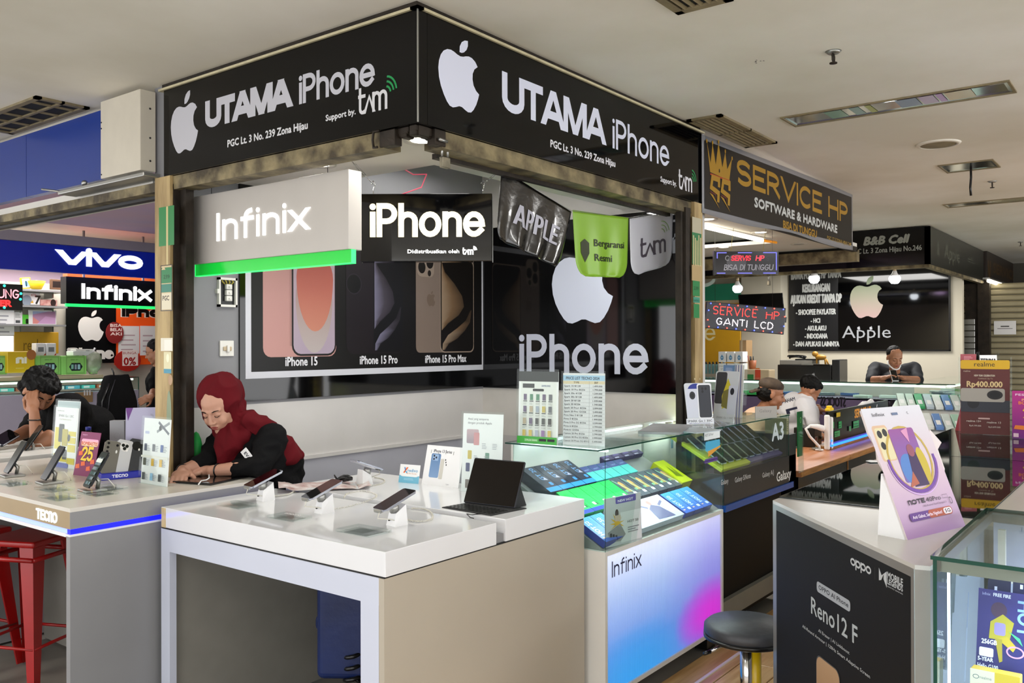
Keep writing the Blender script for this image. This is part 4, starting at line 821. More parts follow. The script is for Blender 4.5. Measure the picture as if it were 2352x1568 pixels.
# red metal stools
M_red = mat('red_enamel', 'a01212', .3, noise_amt=.15, scale=8)
def stool(loc, rz, lab):
    t = thing('metal_stool', lab, 'stool', loc, rz, 'red metal stools'); h = .66; a0, a1 = .13, .19
    part('seat', M_red, t, ('rbox', -.155, -.155, h, .155, .155, h + .03, .012, 3))
    for sx in (-1, 1):
        for sy in (-1, 1):
            m = MB(); w0, w1 = .075, .035
            P = lambda z, o, w: Vector((sx * (a1 + (a0 - a1) * z / h), sy * (a1 + (a0 - a1) * z / h), z))
            for d_ in (Vector((-sx, 0, 0)), Vector((0, -sy, 0))):
                p0 = P(.0, 0, 0); p1 = P(h, 0, 0); m.add([p0, p0 + d_ * w1, p1 + d_ * w0, p1, p0 + Vector((-sx, -sy, 0)) * .004, p0 + d_ * w1 + Vector((-sx, -sy, 0)) * .004, p1 + d_ * w0 + Vector((-sx, -sy, 0)) * .004, p1 + Vector((-sx, -sy, 0)) * .004], [(0, 1, 2, 3), (4, 7, 6, 5), (0, 4, 5, 1), (1, 5, 6, 2), (2, 6, 7, 3), (3, 7, 4, 0)])
            m.build('leg', M_red, t)
    z = .2; k = a1 + (a0 - a1) * z / h - .006
    for p_, q_ in (((-k, -k), (k, -k)), ((k, -k), (k, k)), ((k, k), (-k, k)), ((-k, k), (-k, -k))): part('brace', M_red, t, ('tube', [(*p_, z), (*q_, z)], .008, 8))
    z = h - .06; k = a0 + .004
    for p_, q_ in (((-k, -k), (k, -k)), ((k, -k), (k, k)), ((k, k), (-k, k)), ((-k, k), (-k, -k))): part('apron', M_red, t, ('tube', [(*p_, z), (*q_, z)], .012, 8))
    return t
stool((1.93, 4.40, 0), .42, 'red metal stool tucked under the left desk, fully in view')
stool((1.78, 4.79, 0), .2, 'red metal stool cut by the left edge of the picture')
# phones on grey stands on that desk
def dstand(px, py, lab, yaw=-1.69, tilt=60, m=M_ph, apps=False, L=.165):
    q = at(px, py, z=ZT); t = thing('phone_display_stand', lab, 'stand', q, yaw, 'leaning display phones on the left desk')
    part('base', M_metal, t, ('rbox', -.05, -.035, 0, .05, .055, .010, .003)); part('arm', M_metal, t, ('tube', [(0, .03, .01), (0, .035, .04), (0, .02, .062)], .009, 10))
    Mx = Matrix.Translation((0, -.015, .018)) @ Matrix.Rotation(math.radians(tilt), 4, 'X') @ Matrix.Translation((0, L / 2, 0)); p = phone_on(t, .077, L, .0085, Mx, back=m, frame=mat('graphite_frame', '1b1d20', .25, .5, noise_amt=.05))
    if apps:
        a = Art(p, 'screen_image', (0, 0, .0052), 'top', M=Mx, m=PRINT); a.rect(-.034, -.078, .034, .078, '14211e'); random.seed(5)
        for i in range(4):
            for j in range(6): a.rr(-.03 + .0155 * i, -.07 + .022 * j, -.018 + .0155 * i, -.056 + .022 * j, .003, random.choice(['3c5a55', '6f8791', '2c4a4e', '8b9499']))
        a.rr(-.03, .030, .03, .048, .006, 'dfe6df'); a.done()
    part('cable', M_cab, t, ('tube', [(.02, .03, .05), (.04, .06, .05), (.05, .08, .02), (.03, .09, .006)], .002, 6))
M_gp = mat('grey_phone_glass', '1a1d1c', .15, noise_amt=.1); M_np = mat('navy_phone_glass', '131d33', .12, noise_amt=.1)
dstand(22, 1094, 'dark leaning phone nearest the left picture edge', m=M_gp); dstand(108, 1110, 'navy blue leaning phone in front of the yellow brochure', m=M_np); dstand(207, 1128, 'green-tinted leaning phone with icons lit on its screen', apps=True); dstand(62, 1040, 'dark leaning phone farther back beside the man', m=M_gp, tilt=55)
for (px, py, l) in ((30, 1112, 'flat glass price plate nearest the left picture edge'), (125, 1125, 'flat glass price plate before the navy phone'), (138, 1144, 'small flat glass price plate at the desk edge'), (225, 1134, 'flat glass price plate before the green-tinted phone'), (248, 1122, 'dark flat glass price plate right of the green-tinted phone')): block(px, py, l, -1.57, z=ZT, w=.16, d=.10, grp='glass price plates on the left desk', mi='5c5f5c' if px > 200 else '8b8f8e')
q = at(475, 1100, z=ZT); t = thing('tablet', 'black tablet lying flat beside the woman in the red headscarf', 'tablet', q + Vector((0, -.02, 0)), -1.3); part('shell', M_black, t, ('rbox', -.11, -.14, .001, .13, .14, .009, .004)); part('screen', M_ph, t, ('box', -.1, -.13, .009, .12, .13, .0095))
q = at(440, 1094, z=ZT); t = thing('phone', 'phone lying in a clear cradle under her hand', 'phone', q + Vector((0, 0, .012)), -.3); phone_on(t, .16, .075, .01, Matrix.Translation((0, 0, .006))); part('cradle', M_acry, t, ('box', .07, -.03, -.01, .09, .03, .02))
wire('charging_cable', 'white charging cable curling on the black tablet', [at(456, 1112, z=ZT + .014), at(462, 1104, z=ZT + .014), at(474, 1102, z=ZT + .014), at(480, 1098, z=ZT + .02), at(480, 1090, z=ZT + .03)], .003, M_cardw, 'cable')
# standing leaflets
def spark(a, w, h):
    a.text('Infinix', w * .08, h * .93, .006, '333333', width=w * .3); a.text('SPARK Go 1 30C', w * .14, h * .84, .012, '4a4b50', width=w * .66); a.text('Full Performance', w * .2, h * .79, .006, '9a8a60', width=w * .5)
    for j, (y0_, y1_) in enumerate(((.56, .66), (.44, .56), (.3, .44), (.1, .22))): a.rect(w * .03, h * y0_, w * (.3 + .3 * (j % 2)), h * y1_, 'dcc82b'); a.rect(w * .62, h * (y0_ - .03), w * .95, h * (y1_ - .05), 'dcc82b')
    a.rr(w * .2, h * .42, w * .42, h * .72, .006, '1f2225'); a.rr(w * .36, h * .36, w * .6, h * .64, .006, 'b7a52c'); a.ell(w * .66, h * .5, .012, .018, '2a2a2a'); a.rr(w * .42, h * .14, w * .6, h * .3, .004, '26282c')
    a.rr(w * .15, -.0, w * .7, h * .08, .01, '5a62b8')
sheetstand('brochure', 'yellow and white phone brochure in a clear stand on the left desk', 120, 172, (1070, 1078), 936, ZT, spark)
sheetstand('back_card', 'blank pale card rising behind the yellow brochure', 124, 176, (1062, 1068), 921, ZT, lambda a, w, h: a.rect(.003, .003, w - .003, h - .003, 'aebcc2'), cat='card')
def tent(a, w, h):
    a.rect(0, 0, w, h, '7a1652'); a.rr(w * .1, h * .68, w * .95, h * .84, .01, 'f2d7a0', 'ef9bc8'); a.text('BOMBASTIS', w * .12, h * .7, .016, 'c2451c', width=w * .8, bold=.05)
    a.word('25', w * .2, h * .32, w * .78, h * .66, .018, '3a0f33'); a.word('25', w * .22, h * .34, w * .8, h * .67, .013, 'e8c62c')
    for (x, y) in ((.05, .15), (.3, .22), (.6, .12), (.75, .28), (.1, .45)): a.poly([(w * x, h * y), (w * (x + .2), h * (y + .02)), (w * (x + .16), h * (y + .12)), (w * (x - .02), h * (y + .09))], random.choice(['e0632c', 'b0305a', 'efb48e']))
    a.text('oppo', w * .1, h * .92, .007, 'e6a7cf', width=w * .25)
t = card('tent_card', 'magenta folded discount card with large yellow 25', 168, 213, (1090, 1096), 992, ZT, 0, mat('magenta_card', '7a1652', .4, noise_amt=.03), tent, lean=12)
part('back_flap', M_cream, t, ('add', [(.07, .002, .17), (.072, .002, .17), (.085, .06, 0), (.078, .06, 0)], [(0, 1, 2, 3)]))
q = at(203, 1050, z=ZT); t = thing('water_bottle', 'plastic water bottle with blue cap behind the magenta card', 'bottle', q); part('body', M_acry, t, ('lathe', [(0, 0), (.03, 0), (.031, .02), (.029, .05), (.031, .09), (.028, .12), (.013, .145), (.012, .155), (0, .155)], 20)); part('label', mat('bottle_label', '3858a8', .4, noise_amt=.1), t, ('lathe', [(.0305, .05), (.0316, .05), (.0316, .09), (.0305, .09), (.0305, .05)], 20)); part('cap', mat('blue_cap', '1d2a8a', .4, noise_amt=.05), t, ('lathe', [(0, .15), (.015, .15), (.015, .168), (0, .17)], 16))
# three dummies in a blue holder
q = at(275, 1098, z=ZT); t = thing('phone_holder', 'blue branded holder with three phone backs leaning together', 'holder', q, -.28)
part('tray', mat('royal_blue', '1a25a8', .35, noise_amt=.04), t, ('rbox', -.085, -.03, 0, .09, .05, .03, .003), ('rbox', -.085, .045, 0, .09, .052, .09, .002))
a = Art(t, 'lettering', (0, -.03, 0)); a.word(['T', 'E', 'C', 'n2', 'O'], -.04, .009, .03, .023, .0032, 'f2f4ff'); a.done()
for i, (nm, c_, l) in enumerate((('1', '6a675e', 'taupe phone back with lens column'), ('2', 'c6c8ca', 'silver phone back with round lens plate'), ('3', '25282c', 'black phone back with round lens plate'))):
    m = mat('dummy_' + nm, c_, .25, noise_amt=.04); Mx = Matrix.Translation((-.055 + .055 * i, .0 + .004 * i, .022)) @ Matrix.Rotation(math.radians(14), 4, 'Y') @ Matrix.Rotation(math.radians(75), 4, 'X') @ Matrix.Translation((0, .08, 0)); p = phone_on(t, .072, .158, .009, Mx, back=m, frame=m); p.name = 'phone_dummy'; p['label'] = l
    a = Art(p, 'lens', (0, 0, .0056), 'top', M=Mx, m=PRINTG)
    if i == 0: [a.ell(x_, y_, .006, .006, '111315', 12) for x_, y_ in ((-.02, .065), (-.02, .045), (-.02, .025), (.02, .06))]; a.ell(.02, .03, .004, .008, 'e6e6e2')
    else: a.ell(0, .045, .022, .022, 'd9d9d6' if i == 1 else '0d0f11'); [a.ell(x_, y_, .008, .008, '0e1512', 12) for x_, y_ in ((-.008, .052), (.009, .05), (0, .037))]; a.ell(.012, .03, .004, .006, 'f2f2ee')
    a.done()
def spec(a, w, h):
    a.line([(w * .5, h * .8), (w * .95, h * .95)], .012, '8d8f96'); a.line([(w * .55, h * .95), (w * .95, h * .78)], .012, '5b5f6a'); a.ell(w * .62, h * .86, .010, .012, '2b2d31'); a.rr(w * .06, h * .76, w * .22, h * .8, .003, 'b3b8d8')
    cs = [['4c5066', '5a5c66', '4560a0'], ['4a4a3a', 'd6a823', 'e2b53c'], ['3f4348', '86b4d6', '2c2f30']]
    for r_ in range(3):
        for c_ in range(3): x_ = w * (.06 + .31 * c_); y_ = h * (.5 - .22 * r_); a.rr(x_, y_, x_ + w * .1, y_ + h * .11, .002, cs[r_][c_]); a.qlines(x_ + w * .11, y_, x_ + w * .24, y_ + h * .1, 4, 'a9abb3')
    a.rect(0, h * .40, w, h * .43, 'e9e6dd')
sheetstand('price_sheet', 'tall phone leaflet in a clear stand beside the beige post', 323, 384, (1108, 1118), 962, ZT, spec)
def vv(a, w, h): a.poly([(0, h), (w * .2, h), (w * .06, h * .8)], '6a3a86'); a.text('VIVO V40 LITE', w * .06, h * .5, .010, '9a9ab0', width=w * .45); a.line([(w * .7, h * .9), (w * .95, h * .7)], .01, 'a4a4ba')
card('folder', 'pale lilac printed folder standing behind the tall leaflet', 288, 372, (1088, 1084), 936, ZT, 0, mat('lilac_card', 'b0aecb', .4, noise_amt=.04), vv, lean=5, cat='leaflet')
card('grey_carton', 'plain grey carton standing behind the phone holder', 252, 285, (1083, 1083), 966, ZT, 0, mat('grey_card', '86878a', .5, noise_amt=.03), lambda a, w, h: a.ring(w * .5, h * .7, .014, .014, .001, '77787c'), lean=0, cat='box', th=.04)
# second desk further back
d2 = thing('counter_desk', 'grey-sided white desk under the leaning man', 'desk', (1.7, 5.02, 0)); part('worktop', M_whitesat, d2, ('rbox', 0, 0, .965, .86, 1.2, .995, .003)); part('body', M_grey, d2, ('box', .01, .01, 0, .85, 1.19, .965))
t = thing('display_plinth', 'pale flat board under the man\'s forearm', 'board', at(45, 1030, z=.995), 0); part('plate', M_whitesat, t, ('rbox', -.2, -.12, 0, .18, .1, .012, .003))

# ------------------------------------------------------------------ neighbouring kiosk fascia (blue)
bf = thing('fascia_sign', 'plain blue fascia board at the upper left', 'sign', (2.29, 4.285, 2.455)); M_bf = mat('blue_acp', '1d3a8c', .3, noise_amt=.08, scale=1.5)
part('panel', M_bf, bf, ('box', 0, 0, 0, .04, .985, .36)); part('panel', M_bf, bf, ('box', 0, .99, 0, .04, 2.6, .36))
XWB = at(322, 300, Y=3.905).x; wbx = thing('sign_box', 'white metal sign box beside the blue fascia', 'box', (XWB, 3.905, 2.43))
part('shell', mat('white_sheet_metal', 'c9c2b2', .45, noise_amt=.06), wbx, ('rbox', 0, 0, 0, 2.29 - XWB, .37, .385, .003)); part('screw', M_black, wbx, *[('tube', [(.05, -.002, z_), (.05, .001, z_)], .005, 8) for z_ in (.05, .16, .30)])
part('side_screw', M_black, wbx, *[('tube', [(-.002, .36, z_), (.001, .36, z_)], .004, 6) for z_ in (.25, .28, .02)])
struct('trim_13', M_rust, ('box', 2.30, 3.92, 2.34, 2.36, 7.4, 2.385)); struct('trim_14', mat('black_gasket', '17171a', .5, noise_amt=.1), ('box', 2.36, 3.92, 2.325, 2.40, 7.4, 2.35))
struct('ceiling_soffit', M_soffit, ('box', 2.40, YA + .08, 2.40, 2.67, 7.6, 2.43)); struct('ceiling_soffit', M_soffit, ('box', 2.33, 4.0, 2.385, 2.40, 7.4, 2.43))
ft = thing('fluorescent_fitting', 'grey fluorescent fitting bracket under the blue fascia', 'lamp', at(230, 420, z=2.43)); part('tray', M_metal, ft, ('rbox', -.05, -.5, -.03, .05, .35, -.01, .004)); part('arm', M_metal, ft, ('tube', [(0, .3, -.02), (-.1, .42, 0)], .006, 6)); part('glow_bulb', M_metal, ft, ('ell', (-.02, .12, .01), (.015, .02, .015)))
# far kiosk across the passage
YV = 8.8
struct('wall_far', mat('pink_glow_painted_wall', 'e3c3cb', .7, scale=.6, col2='cfc0e0'), ('box', 3.0, YV + 1.9, 2.30, 8.5, YV + 2.0, 2.84)); struct('wall_far_left', mat('far_plaster', 'cfcabc', .7, noise_amt=.08), ('box', 2.2, YV + 1.4, 0, 8.5, YV + 1.5, 2.3)); struct('ceiling_pink_glow', mat('pink_glow_painted_ceiling', 'f0c0c8', .7, scale=.45, col2='c9b8e4'), ('box', 2.67, YA + .1, 2.80, 6.5, YV, 2.835)); struct('trim_15', mat('grey_lintel', 'a9a6b0', .5, noise_amt=.04), ('box', 2.2, YV, 2.60, 8.0, YV + .1, 2.70))  # pink-lilac light put into the colour of far wall and added ceiling patch
f = Fr('Y', YV, (3.2, 0, 0)); z0 = at(180, 628, Y=YV).z; z1 = at(180, 566, Y=YV).z
vs_ = thing('fascia_sign', 'royal blue lit fascia with large white letters on the far left kiosk', 'sign', (3.2, YV, z0)); part('board', mat('vivo_blue', '0a1f8f', .3, noise_amt=.06, emit=.25), vs_, ('box', -.9, 0, 0, 3.2, .08, z1 - z0))
a = Art(vs_, 'lettering', (0, 0, -z0), m=LIT, d=.01, eps=.002); b = f(200, 612)[1]
a.word('vivo', f(134, 600)[0], f(230, 614)[1], f(327, 600)[0], f(230, 581)[1], .055, 'f2f6ff', gap=.16, low=True); a.done()
inf = thing('hanging_sign', 'black lightbox with white letters and green edge, far left kiosk', 'sign', (0, 0, 0)); YI = YV + .25; f = Fr('Y', YI, (0, 0, 0)); u0 = f(152, 680)[0]; u1 = f(372, 680)[0]; v0 = f(250, 700)[1]; v1 = f(250, 640)[1]
part('box', M_black, inf, ('box', u0, YI, v0, u1, YI + .12, v1)); a = Art(inf, 'lettering', (0, YI, 0), m=LIT, d=.01, eps=.002); a.word('Infinix', f(187, 680)[0], f(270, 689)[1], f(347, 690)[0], f(270, 655)[1], .034, 'ffffff'); a.done(); part('hang_rod', M_metal, inf, ('box', u0 + .2, YI + .05, v1, u0 + .22, YI + .07, 2.8), ('box', u1 - .2, YI + .05, v1, u1 - .18, YI + .07, 2.8)); part('acrylic_strip', m_ge, inf, ('box', u0, YI, v0 - .03, u1, YI + .03, v0))
struct('trim_16', mat('orange_lintel', 'e0642c', .4, noise_amt=.05, emit=.25), ('box', at(155, 632, Y=YI + .2).x, YI + .2, at(155, 650, Y=YI + .2).z, 7, YI + .3, at(155, 632, Y=YI + .2).z + .02))
YB = YV + 1.38; f = Fr('Y', YB, (0, 0, 0))
op = thing('wall_panel', 'orange wall panel with black letters and white notices, far kiosk', 'panel', (0, 0, 0)); part('panel', mat('orange_panel', 'dd4f14', .5, noise_amt=.05, emit=.15), op, ('box', f(262, 700)[0], YB - .03, f(262, 838)[1], f(420, 700)[0], YB, f(262, 690)[1]))
a = Art(op, 'lettering', (0, YB - .03, 0)); a.word('iPho', f(274, 730)[0], f(274, 728)[1], f(366, 730)[0], f(274, 704)[1], .05, 'f2e2d6'); a.word('iPho', f(277, 730)[0], f(274, 727)[1], f(369, 730)[0], f(274, 703)[1], .045, '141010'); a.done()
bp_ = thing('wall_panel', 'black wall panel with white fruit emblem, far left kiosk', 'panel', (0, 0, 0)); part('panel', M_black, bp_, ('box', f(148, 700)[0], YB - .035, f(148, 835)[1], f(263, 700)[0], YB - .03, f(148, 700)[1]))
a = Art(bp_, 'lettering', (0, YB - .035, 0)); b = f(205, 784)[1]; emblem(bp_, (0, YB - .035, 0), f(175, 784)[0], b, f(205, 712)[1] - b, 'e8e6e2', w=(f(234, 784)[0] - f(175, 784)[0]) / .915); b = f(200, 825)[1]; a.word('iPhone', f(151, 825)[0], b, f(258, 823)[0], f(200, 798)[1], .04, 'e8e6e2'); a.done()
YN = YB - .06; f = Fr('Y', YN, (0, 0, 0))
for (x0, x1, y0, y1, c, lab) in ((272, 320, 748, 812, 'd9d6d6', 'white handwritten notice on the orange panel, left sheet'), (322, 366, 748, 816, 'dcdada', 'white handwritten notice on the orange panel, right sheet')):
    t = thing('paper_notice', lab, 'notice', (0, 0, 0)); part('sheet', M_cardw, t, ('box', f(x0, y0)[0], YN, f(x0, y1)[1], f(x1, y0)[0], YN + .004, f(x0, y0)[1])); a = Art(t, 'writing', (0, YN, 0)); a.qlines(f(x0 + 6, y0)[0], f(x0, y1 - 8)[1], f(x1 - 6, y0)[0], f(x0, y0 + 12)[1], 4, 'b9a2aa', .25); a.done()
t = thing('promo_sticker', 'round red zero-percent sticker below the notices', 'sticker', (0, 0, 0)); part('disc', mat('red_sticker', 'b32a22', .4, noise_amt=.04), t, ('prism', arc(f(293, 825)[0], f(293, 828)[1], .17, .13, 0, 340, 17), YN - .006, YN, 'y')); a = Art(t, 'lettering', (0, YN - .006, 0)); u, v = f(284, 838); a.rect(u - .02, v - .01, u + .18, v + .18, 'f1e4e0'); a.text('0%', u, v, .09, 'a51f1c', width=.15, bold=.05); a.text('BUNGA', u - .01, v + .13, .03, 'a51f1c', width=.17); a.done()
t = thing('promo_sticker', 'round dark red sticker at the edge of the black panel', 'sticker', (0, 0, 0)); part('disc', mat('red_sticker2', '8a2a2a', .4, noise_amt=.04), t, ('prism', arc(f(262, 764)[0], f(262, 764)[1], .11, .13, 0, 340, 17), YN - .016, YN - .01, 'y')); a = Art(t, 'lettering', (0, YN - .016, 0)); u, v = f(252, 760); [a.text(s_, u, v + .05 - .05 * i, .035, 'f0dcd6', width=.14, bold=.05) for i, s_ in enumerate(('BISA', 'BELAI', 'AKI'))]; a.done()
# shelf wall on the far left: shelves with goods
YS = YV + 1.1; f = Fr('Y', YS, (0, 0, 0))
for i, (py, xa, xb) in enumerate(((666, -20, 150), (702, -20, 145), (745, -20, 142))):
    t = thing('wall_shelf', ['thin top shelf with picture frame, far left kiosk', 'middle shelf with cards, far left kiosk', 'shelf carrying the pink-screened tablet, far left kiosk'][i], 'shelf', (0, 0, 0)); z_ = f(80, py)[1]; part('board', M_grey, t, ('box', f(xa, py)[0], YS - .1, z_ - .02, f(xb, py)[0], YS + .28, z_)); part('bracket', M_metal, t, ('box', f(45, py)[0], YS, z_ - .08, f(45, py)[0] + .015, YS + .2, z_ - .02), ('box', f(120, py)[0], YS, z_ - .08, f(120, py)[0] + .015, YS + .2, z_ - .02))
def goods(name, lab, x0, x1, y0, y1, m, cat='box', th=.08, artf=None, Yp=None, tilt=0, grp=None, frame=None):
    Yp = YS if Yp is None else Yp; A = at(x0, y1, Y=Yp); B = at(x1, y1, Y=Yp); z1 = at((x0 + x1) / 2, y0, Y=Yp).z; zb_ = at((x0 + x1) / 2, y1, Y=Yp).z; t = thing(name, lab, cat, (A.x, Yp, zb_), 0, grp); w = B.x - A.x; h = z1 - zb_
    part('carton' if not frame else 'frame', m, t, ('rbox', 0, 0, 0, w, th, h, min(.006, th * .3)))
    if artf: a = Art(t, 'print', (0, 0, 0)); artf(a, w, h); a.done()
    if tilt: t.rotation_euler = (0, math.radians(tilt), 0)
    return t
goods('picture_frame', 'tilted gold picture frame with a blue picture', 50, 73, 638, 664, M_yellow, 'picture', .03, lambda a, w, h: (a.rect(w * .12, h * .1, w * .88, h * .9, 'bcd8e0'), a.rr(w * .35, h * .2, w * .65, h * .7, .02, '6fa3cf')), tilt=-6, frame=1)
goods('picture_frame', 'small brown picture frame with dark picture', 116, 144, 641, 665, mat('brown_wood', '6a4a32', .5, noise_amt=.2), 'picture', .03, lambda a, w, h: a.rect(w * .18, h * .2, w * .82, h * .8, '1c1512'), frame=1)
t = thing('bowl', 'small yellow bowl on the top shelf', 'bowl', at(84, 664, Y=YS - .02)); part('bowl', M_yellow, t, ('lathe', [(0, 0), (.05, 0), (.09, .09), (.08, .09), (.045, .01), (0, .01)], 20)); part('content', M_cream, t, ('lathe', [(0, .07), (.078, .075), (0, .10)], 16))
goods('greeting_card', 'white printed card with 7 on the middle shelf', 54, 92, 672, 700, M_cardw, 'card', .02, lambda a, w, h: (a.text('7', w * .7, h * .1, .09, '34302c', bold=.05), a.text('470', w * .45, h * .7, .03, 'b9504a', width=w * .3), a.ell(w * .2, h * .35, .05, .06, '8b97a4'), a.poly([(w * .4, .02), (w * .6, .02), (w * .55, h * .4)], 'd9a83a')))
goods('greeting_card', 'pink floral card on the middle shelf', 93, 132, 688, 702, mat('pink_card', 'd9b0a8', .5, scale=20, col2='b9706a'), 'card', .02, lambda a, w, h: a.ell(w * .75, h * .5, .03, .04, '3a2a2a'))
goods('tablet', 'white tablet with pink wallpaper on the lower shelf', 66, 130, 712, 747, M_cardw, 'tablet', .02, lambda a, w, h: (a.rect(w * .14, h * .1, w * .96, h * .92, 'b48bb0'), a.poly([(w * .14, h * .1), (w * .5, h * .1), (w * .14, h * .55)], 'd98f8a'), a.poly([(w * .3, h * .1), (w * .96, h * .1), (w * .96, h * .5), (w * .6, h * .6)], 'c9a0c8'), a.poly([(w * .14, h * .92), (w * .7, h * .92), (w * .14, h * .7)], 'a9b4d8')), frame=1)
goods('phone_case_box', 'green phone case box left of the tablet', 52, 66, 722, 747, mat('green_box', '59c23c', .4, noise_amt=.05), 'box', .05, lambda a, w, h: a.rr(w * .5, h * .15, w * .95, h * .6, .01, '1c2418')); goods('price_tag_box', 'grey white box with printed label left of the green box', 33, 52, 716, 748, M_cardw, 'box', .06, lambda a, w, h: (a.rect(w * .15, h * .2, w * .7, h * .4, '55585a'), a.qlines(w * .1, h * .6, w * .8, h * .9, 3, '9a9a9a')))
goods('wall_panel', 'yellow poster with thin grey letters behind the boxes', 33, 135, 762, 812, mat('realme_yellow', 'd9a82c', .5, noise_amt=.05), 'panel', .02, lambda a, w, h: a.text('realme', w * .2, h * .15, .13, '8a6a2a', width=w * .62), Yp=YS + .2)
t = goods('light_box', 'blank glowing white panel at the left picture edge', -30, 32, 770, 830, mat('lit_white_panel', 'f4f6fa', .5, emit=.9), 'panel', .03, lambda a, w, h: a.rect(0, h * .98, w, h, 'c9ccd0')); goods('paper_notice', 'grey handwritten sheet at the left picture edge', -30, 33, 712, 769, M_cardw, 'notice', .01, lambda a, w, h: a.qlines(w * .1, h * .1, w * .85, h * .9, 5, '9d9da4', .35), Yp=YS - .02)
YS2 = YV + .15
t = thing('led_sign', 'dark LED scroll sign cut by the left picture edge', 'sign', (0, 0, 0)); f = Fr('Y', YS2 - .2, (0, 0, 0)); part('case', M_black, t, ('box', f(-40, 700)[0], YS2 - .2, f(20, 712)[1], f(52, 700)[0], YS2 - .16, f(20, 652)[1])); a = Art(t, 'led_letters', (0, YS2 - .2, 0), m=LED); a.word('UNG', f(-6, 700)[0], f(20, 685)[1], f(44, 700)[0], f(20, 664)[1], .012, 'a05a60'); a.word('ER', f(0, 700)[0], f(20, 704)[1], f(25, 700)[0], f(20, 689)[1], .015, 'ff1a1a')
for (px, py) in ((10, 656), (48, 674), (47, 687), (10, 706)): a.ell(*f(px, py), .012, .012, '20d8a0', 10)
a.done()
# boxes along the far counter
zb_ = at(100, 862, Y=YS2).z
t = thing('counter_shelf', 'pale wooden ledge under the green boxes', 'shelf', (0, YS2, zb_ - .08)); part('board', M_cream, t, ('box', at(-60, 860, Y=YS2).x, 0, 0, at(237, 860, Y=YS2).x, .3, .07))
def fishb(a, w, h):
    a.rect(w * .18, 0, w * .94, h, '7dae5c'); a.rr(w * .22, h * .12, w * .88, h * .9, .01, '8ec46a'); a.poly([(w * .3, h * .42), (w * .4, h * .62), (w * .74, h * .62), (w * .84, h * .42), (w * .74, h * .2), (w * .4, h * .2)], '20262a'); a.rect(w * .38, h * .3, w * .48, h * .54, '7fb0a0'); a.rect(w * .52, h * .28, w * .6, h * .54, '8f9aa8'); a.rect(w * .64, h * .28, w * .74, h * .54, '9ac0c8'); a.text('SERIES SET', w * .36, h * .76, .012, '3a5a30', width=w * .3)
M_gb = mat('lime_carton', '8fce68', .5, noise_amt=.05)
for i, (xa, xb, l) in enumerate(((-30, 17, 'lime green gadget box cut by the left picture edge'), (81, 140, 'lime green gadget box right of the yellow box'), (141, 199, 'lime green gadget box beside the plastic bag'))): goods('gadget_box', l, xa, xb, 817, 860, M_gb, 'box', .18, fishb, Yp=YS2, grp='lime green gadget boxes')
goods('gadget_box', 'yellow gadget box with white letters', 17, 80, 807, 856, mat('mi_yellow', 'd8b410', .4, noise_amt=.04), 'box', .2, lambda a, w, h: (a.word(['n2', 'I'], w * .3, h * .44, w * .7, h * .74, .022, 'f4f0dc'), a.rect(w * .39, h * .46, w * .43, h * .64, 'f4f0dc'), a.ell(w * .87, h * .84, .045, .05, 'a86a3a'), a.qlines(w * .3, h * .2, w * .7, h * .3, 1, 'e0c860')), Yp=YS2 - .05)
for i, xa in enumerate((83, 107)): goods('small_carton', ['small white carton on the green boxes, left one', 'small white carton on the green boxes, right one'][i], xa, xa + 22, 788, 816, M_cardw, 'box', .1, lambda a, w, h: (a.rect(w * .2, h * .3, w * .8, h * .68, '7a7d80'), a.poly([(w * .75, 0), (w, 0), (w, h * .2)], 'c04a34')), Yp=YS2 + .02)
t = goods('paper_stack', 'stack of papers on the right lime box', 168, 218, 806, 816, M_cardw, 'paper', .15, Yp=YS2 + .03); part('sheet', M_whitesat, t, ('rbox', .02, -.02, .05, .2, .1, .065, .002))
t = thing('plastic_bag', 'clear plastic bag of small goods by the ledge end', 'bag', at(214, 858, Y=YS2 + .05)); m = MB(); m.ell((0, 0, .11), (.09, .06, .12), 16)
for i, v in enumerate(m.v): m.v[i] = v + Vector((noise.noise(v * 22), noise.noise(v * 22 + Vector((5, 5, 5))), 0)) * .018
m.build('bag', mat('cloudy_plastic', 'b7c0a4', .15, alpha=.6, noise_amt=.2, scale=30), t); part('knot', M_cardw, t, ('tube', [(0, 0, .22), (.02, 0, .27)], .01, 6)); part('contents', M_gb, t, ('rbox', -.04, -.03, .0, .03, .02, .08, .01))
# far glass counter
zc = at(150, 872, Y=YV + .02).z; fc = thing('glass_counter', 'long lit glass counter of the far left kiosk', 'counter', (2.3, YV - .02, 0)); part('base', mat('lilac_counter', 'b9b4c6', .4, noise_amt=.04), fc, ('box', -.9, 0, 0, 2.65, .4, zc - .13)); part('glass_front', M_glass, fc, ('box', -.9, 0, zc - .13, 2.65, .008, zc)); part('glass_top', M_glass, fc, ('box', -.9, 0, zc, 2.65, .4, zc + .008))
part('tube_light', mat('mint_tube', 'e6fff2', .3, emit=3), fc, ('box', -.9, .02, zc - .025, .75, .05, zc - .008), ('box', .8, .02, zc - .025, 2.6, .05, zc - .008)); part('glass_edge', M_gedge, fc, ('box', -.9, -.003, zc + .001, 2.65, 0, zc + .008), ('box', 2.648, -.003, 0, 2.652, .01, zc))
random.seed(9)
for i in range(16):
    c = random.choice(['59c9c0', '3aa6a0', 'c46a4a', 'e8e8e4', '62b8d0', '4a9a7a', 'd0b060']); t = thing('phone_box', 'small flat box inside the far lit counter on the left', 'box', (2.35 + .158 * i, YV + .1, zc - .10), 0, 'small boxes inside the far left counter'); part('carton', mat('cb_' + c, c, .4, noise_amt=.1), t, ('rbox', 0, 0, 0, .14, .2, .035, .003)) ; part('label', M_cardw, t, ('box', .02, -.001, .008, .08, 0, .028))
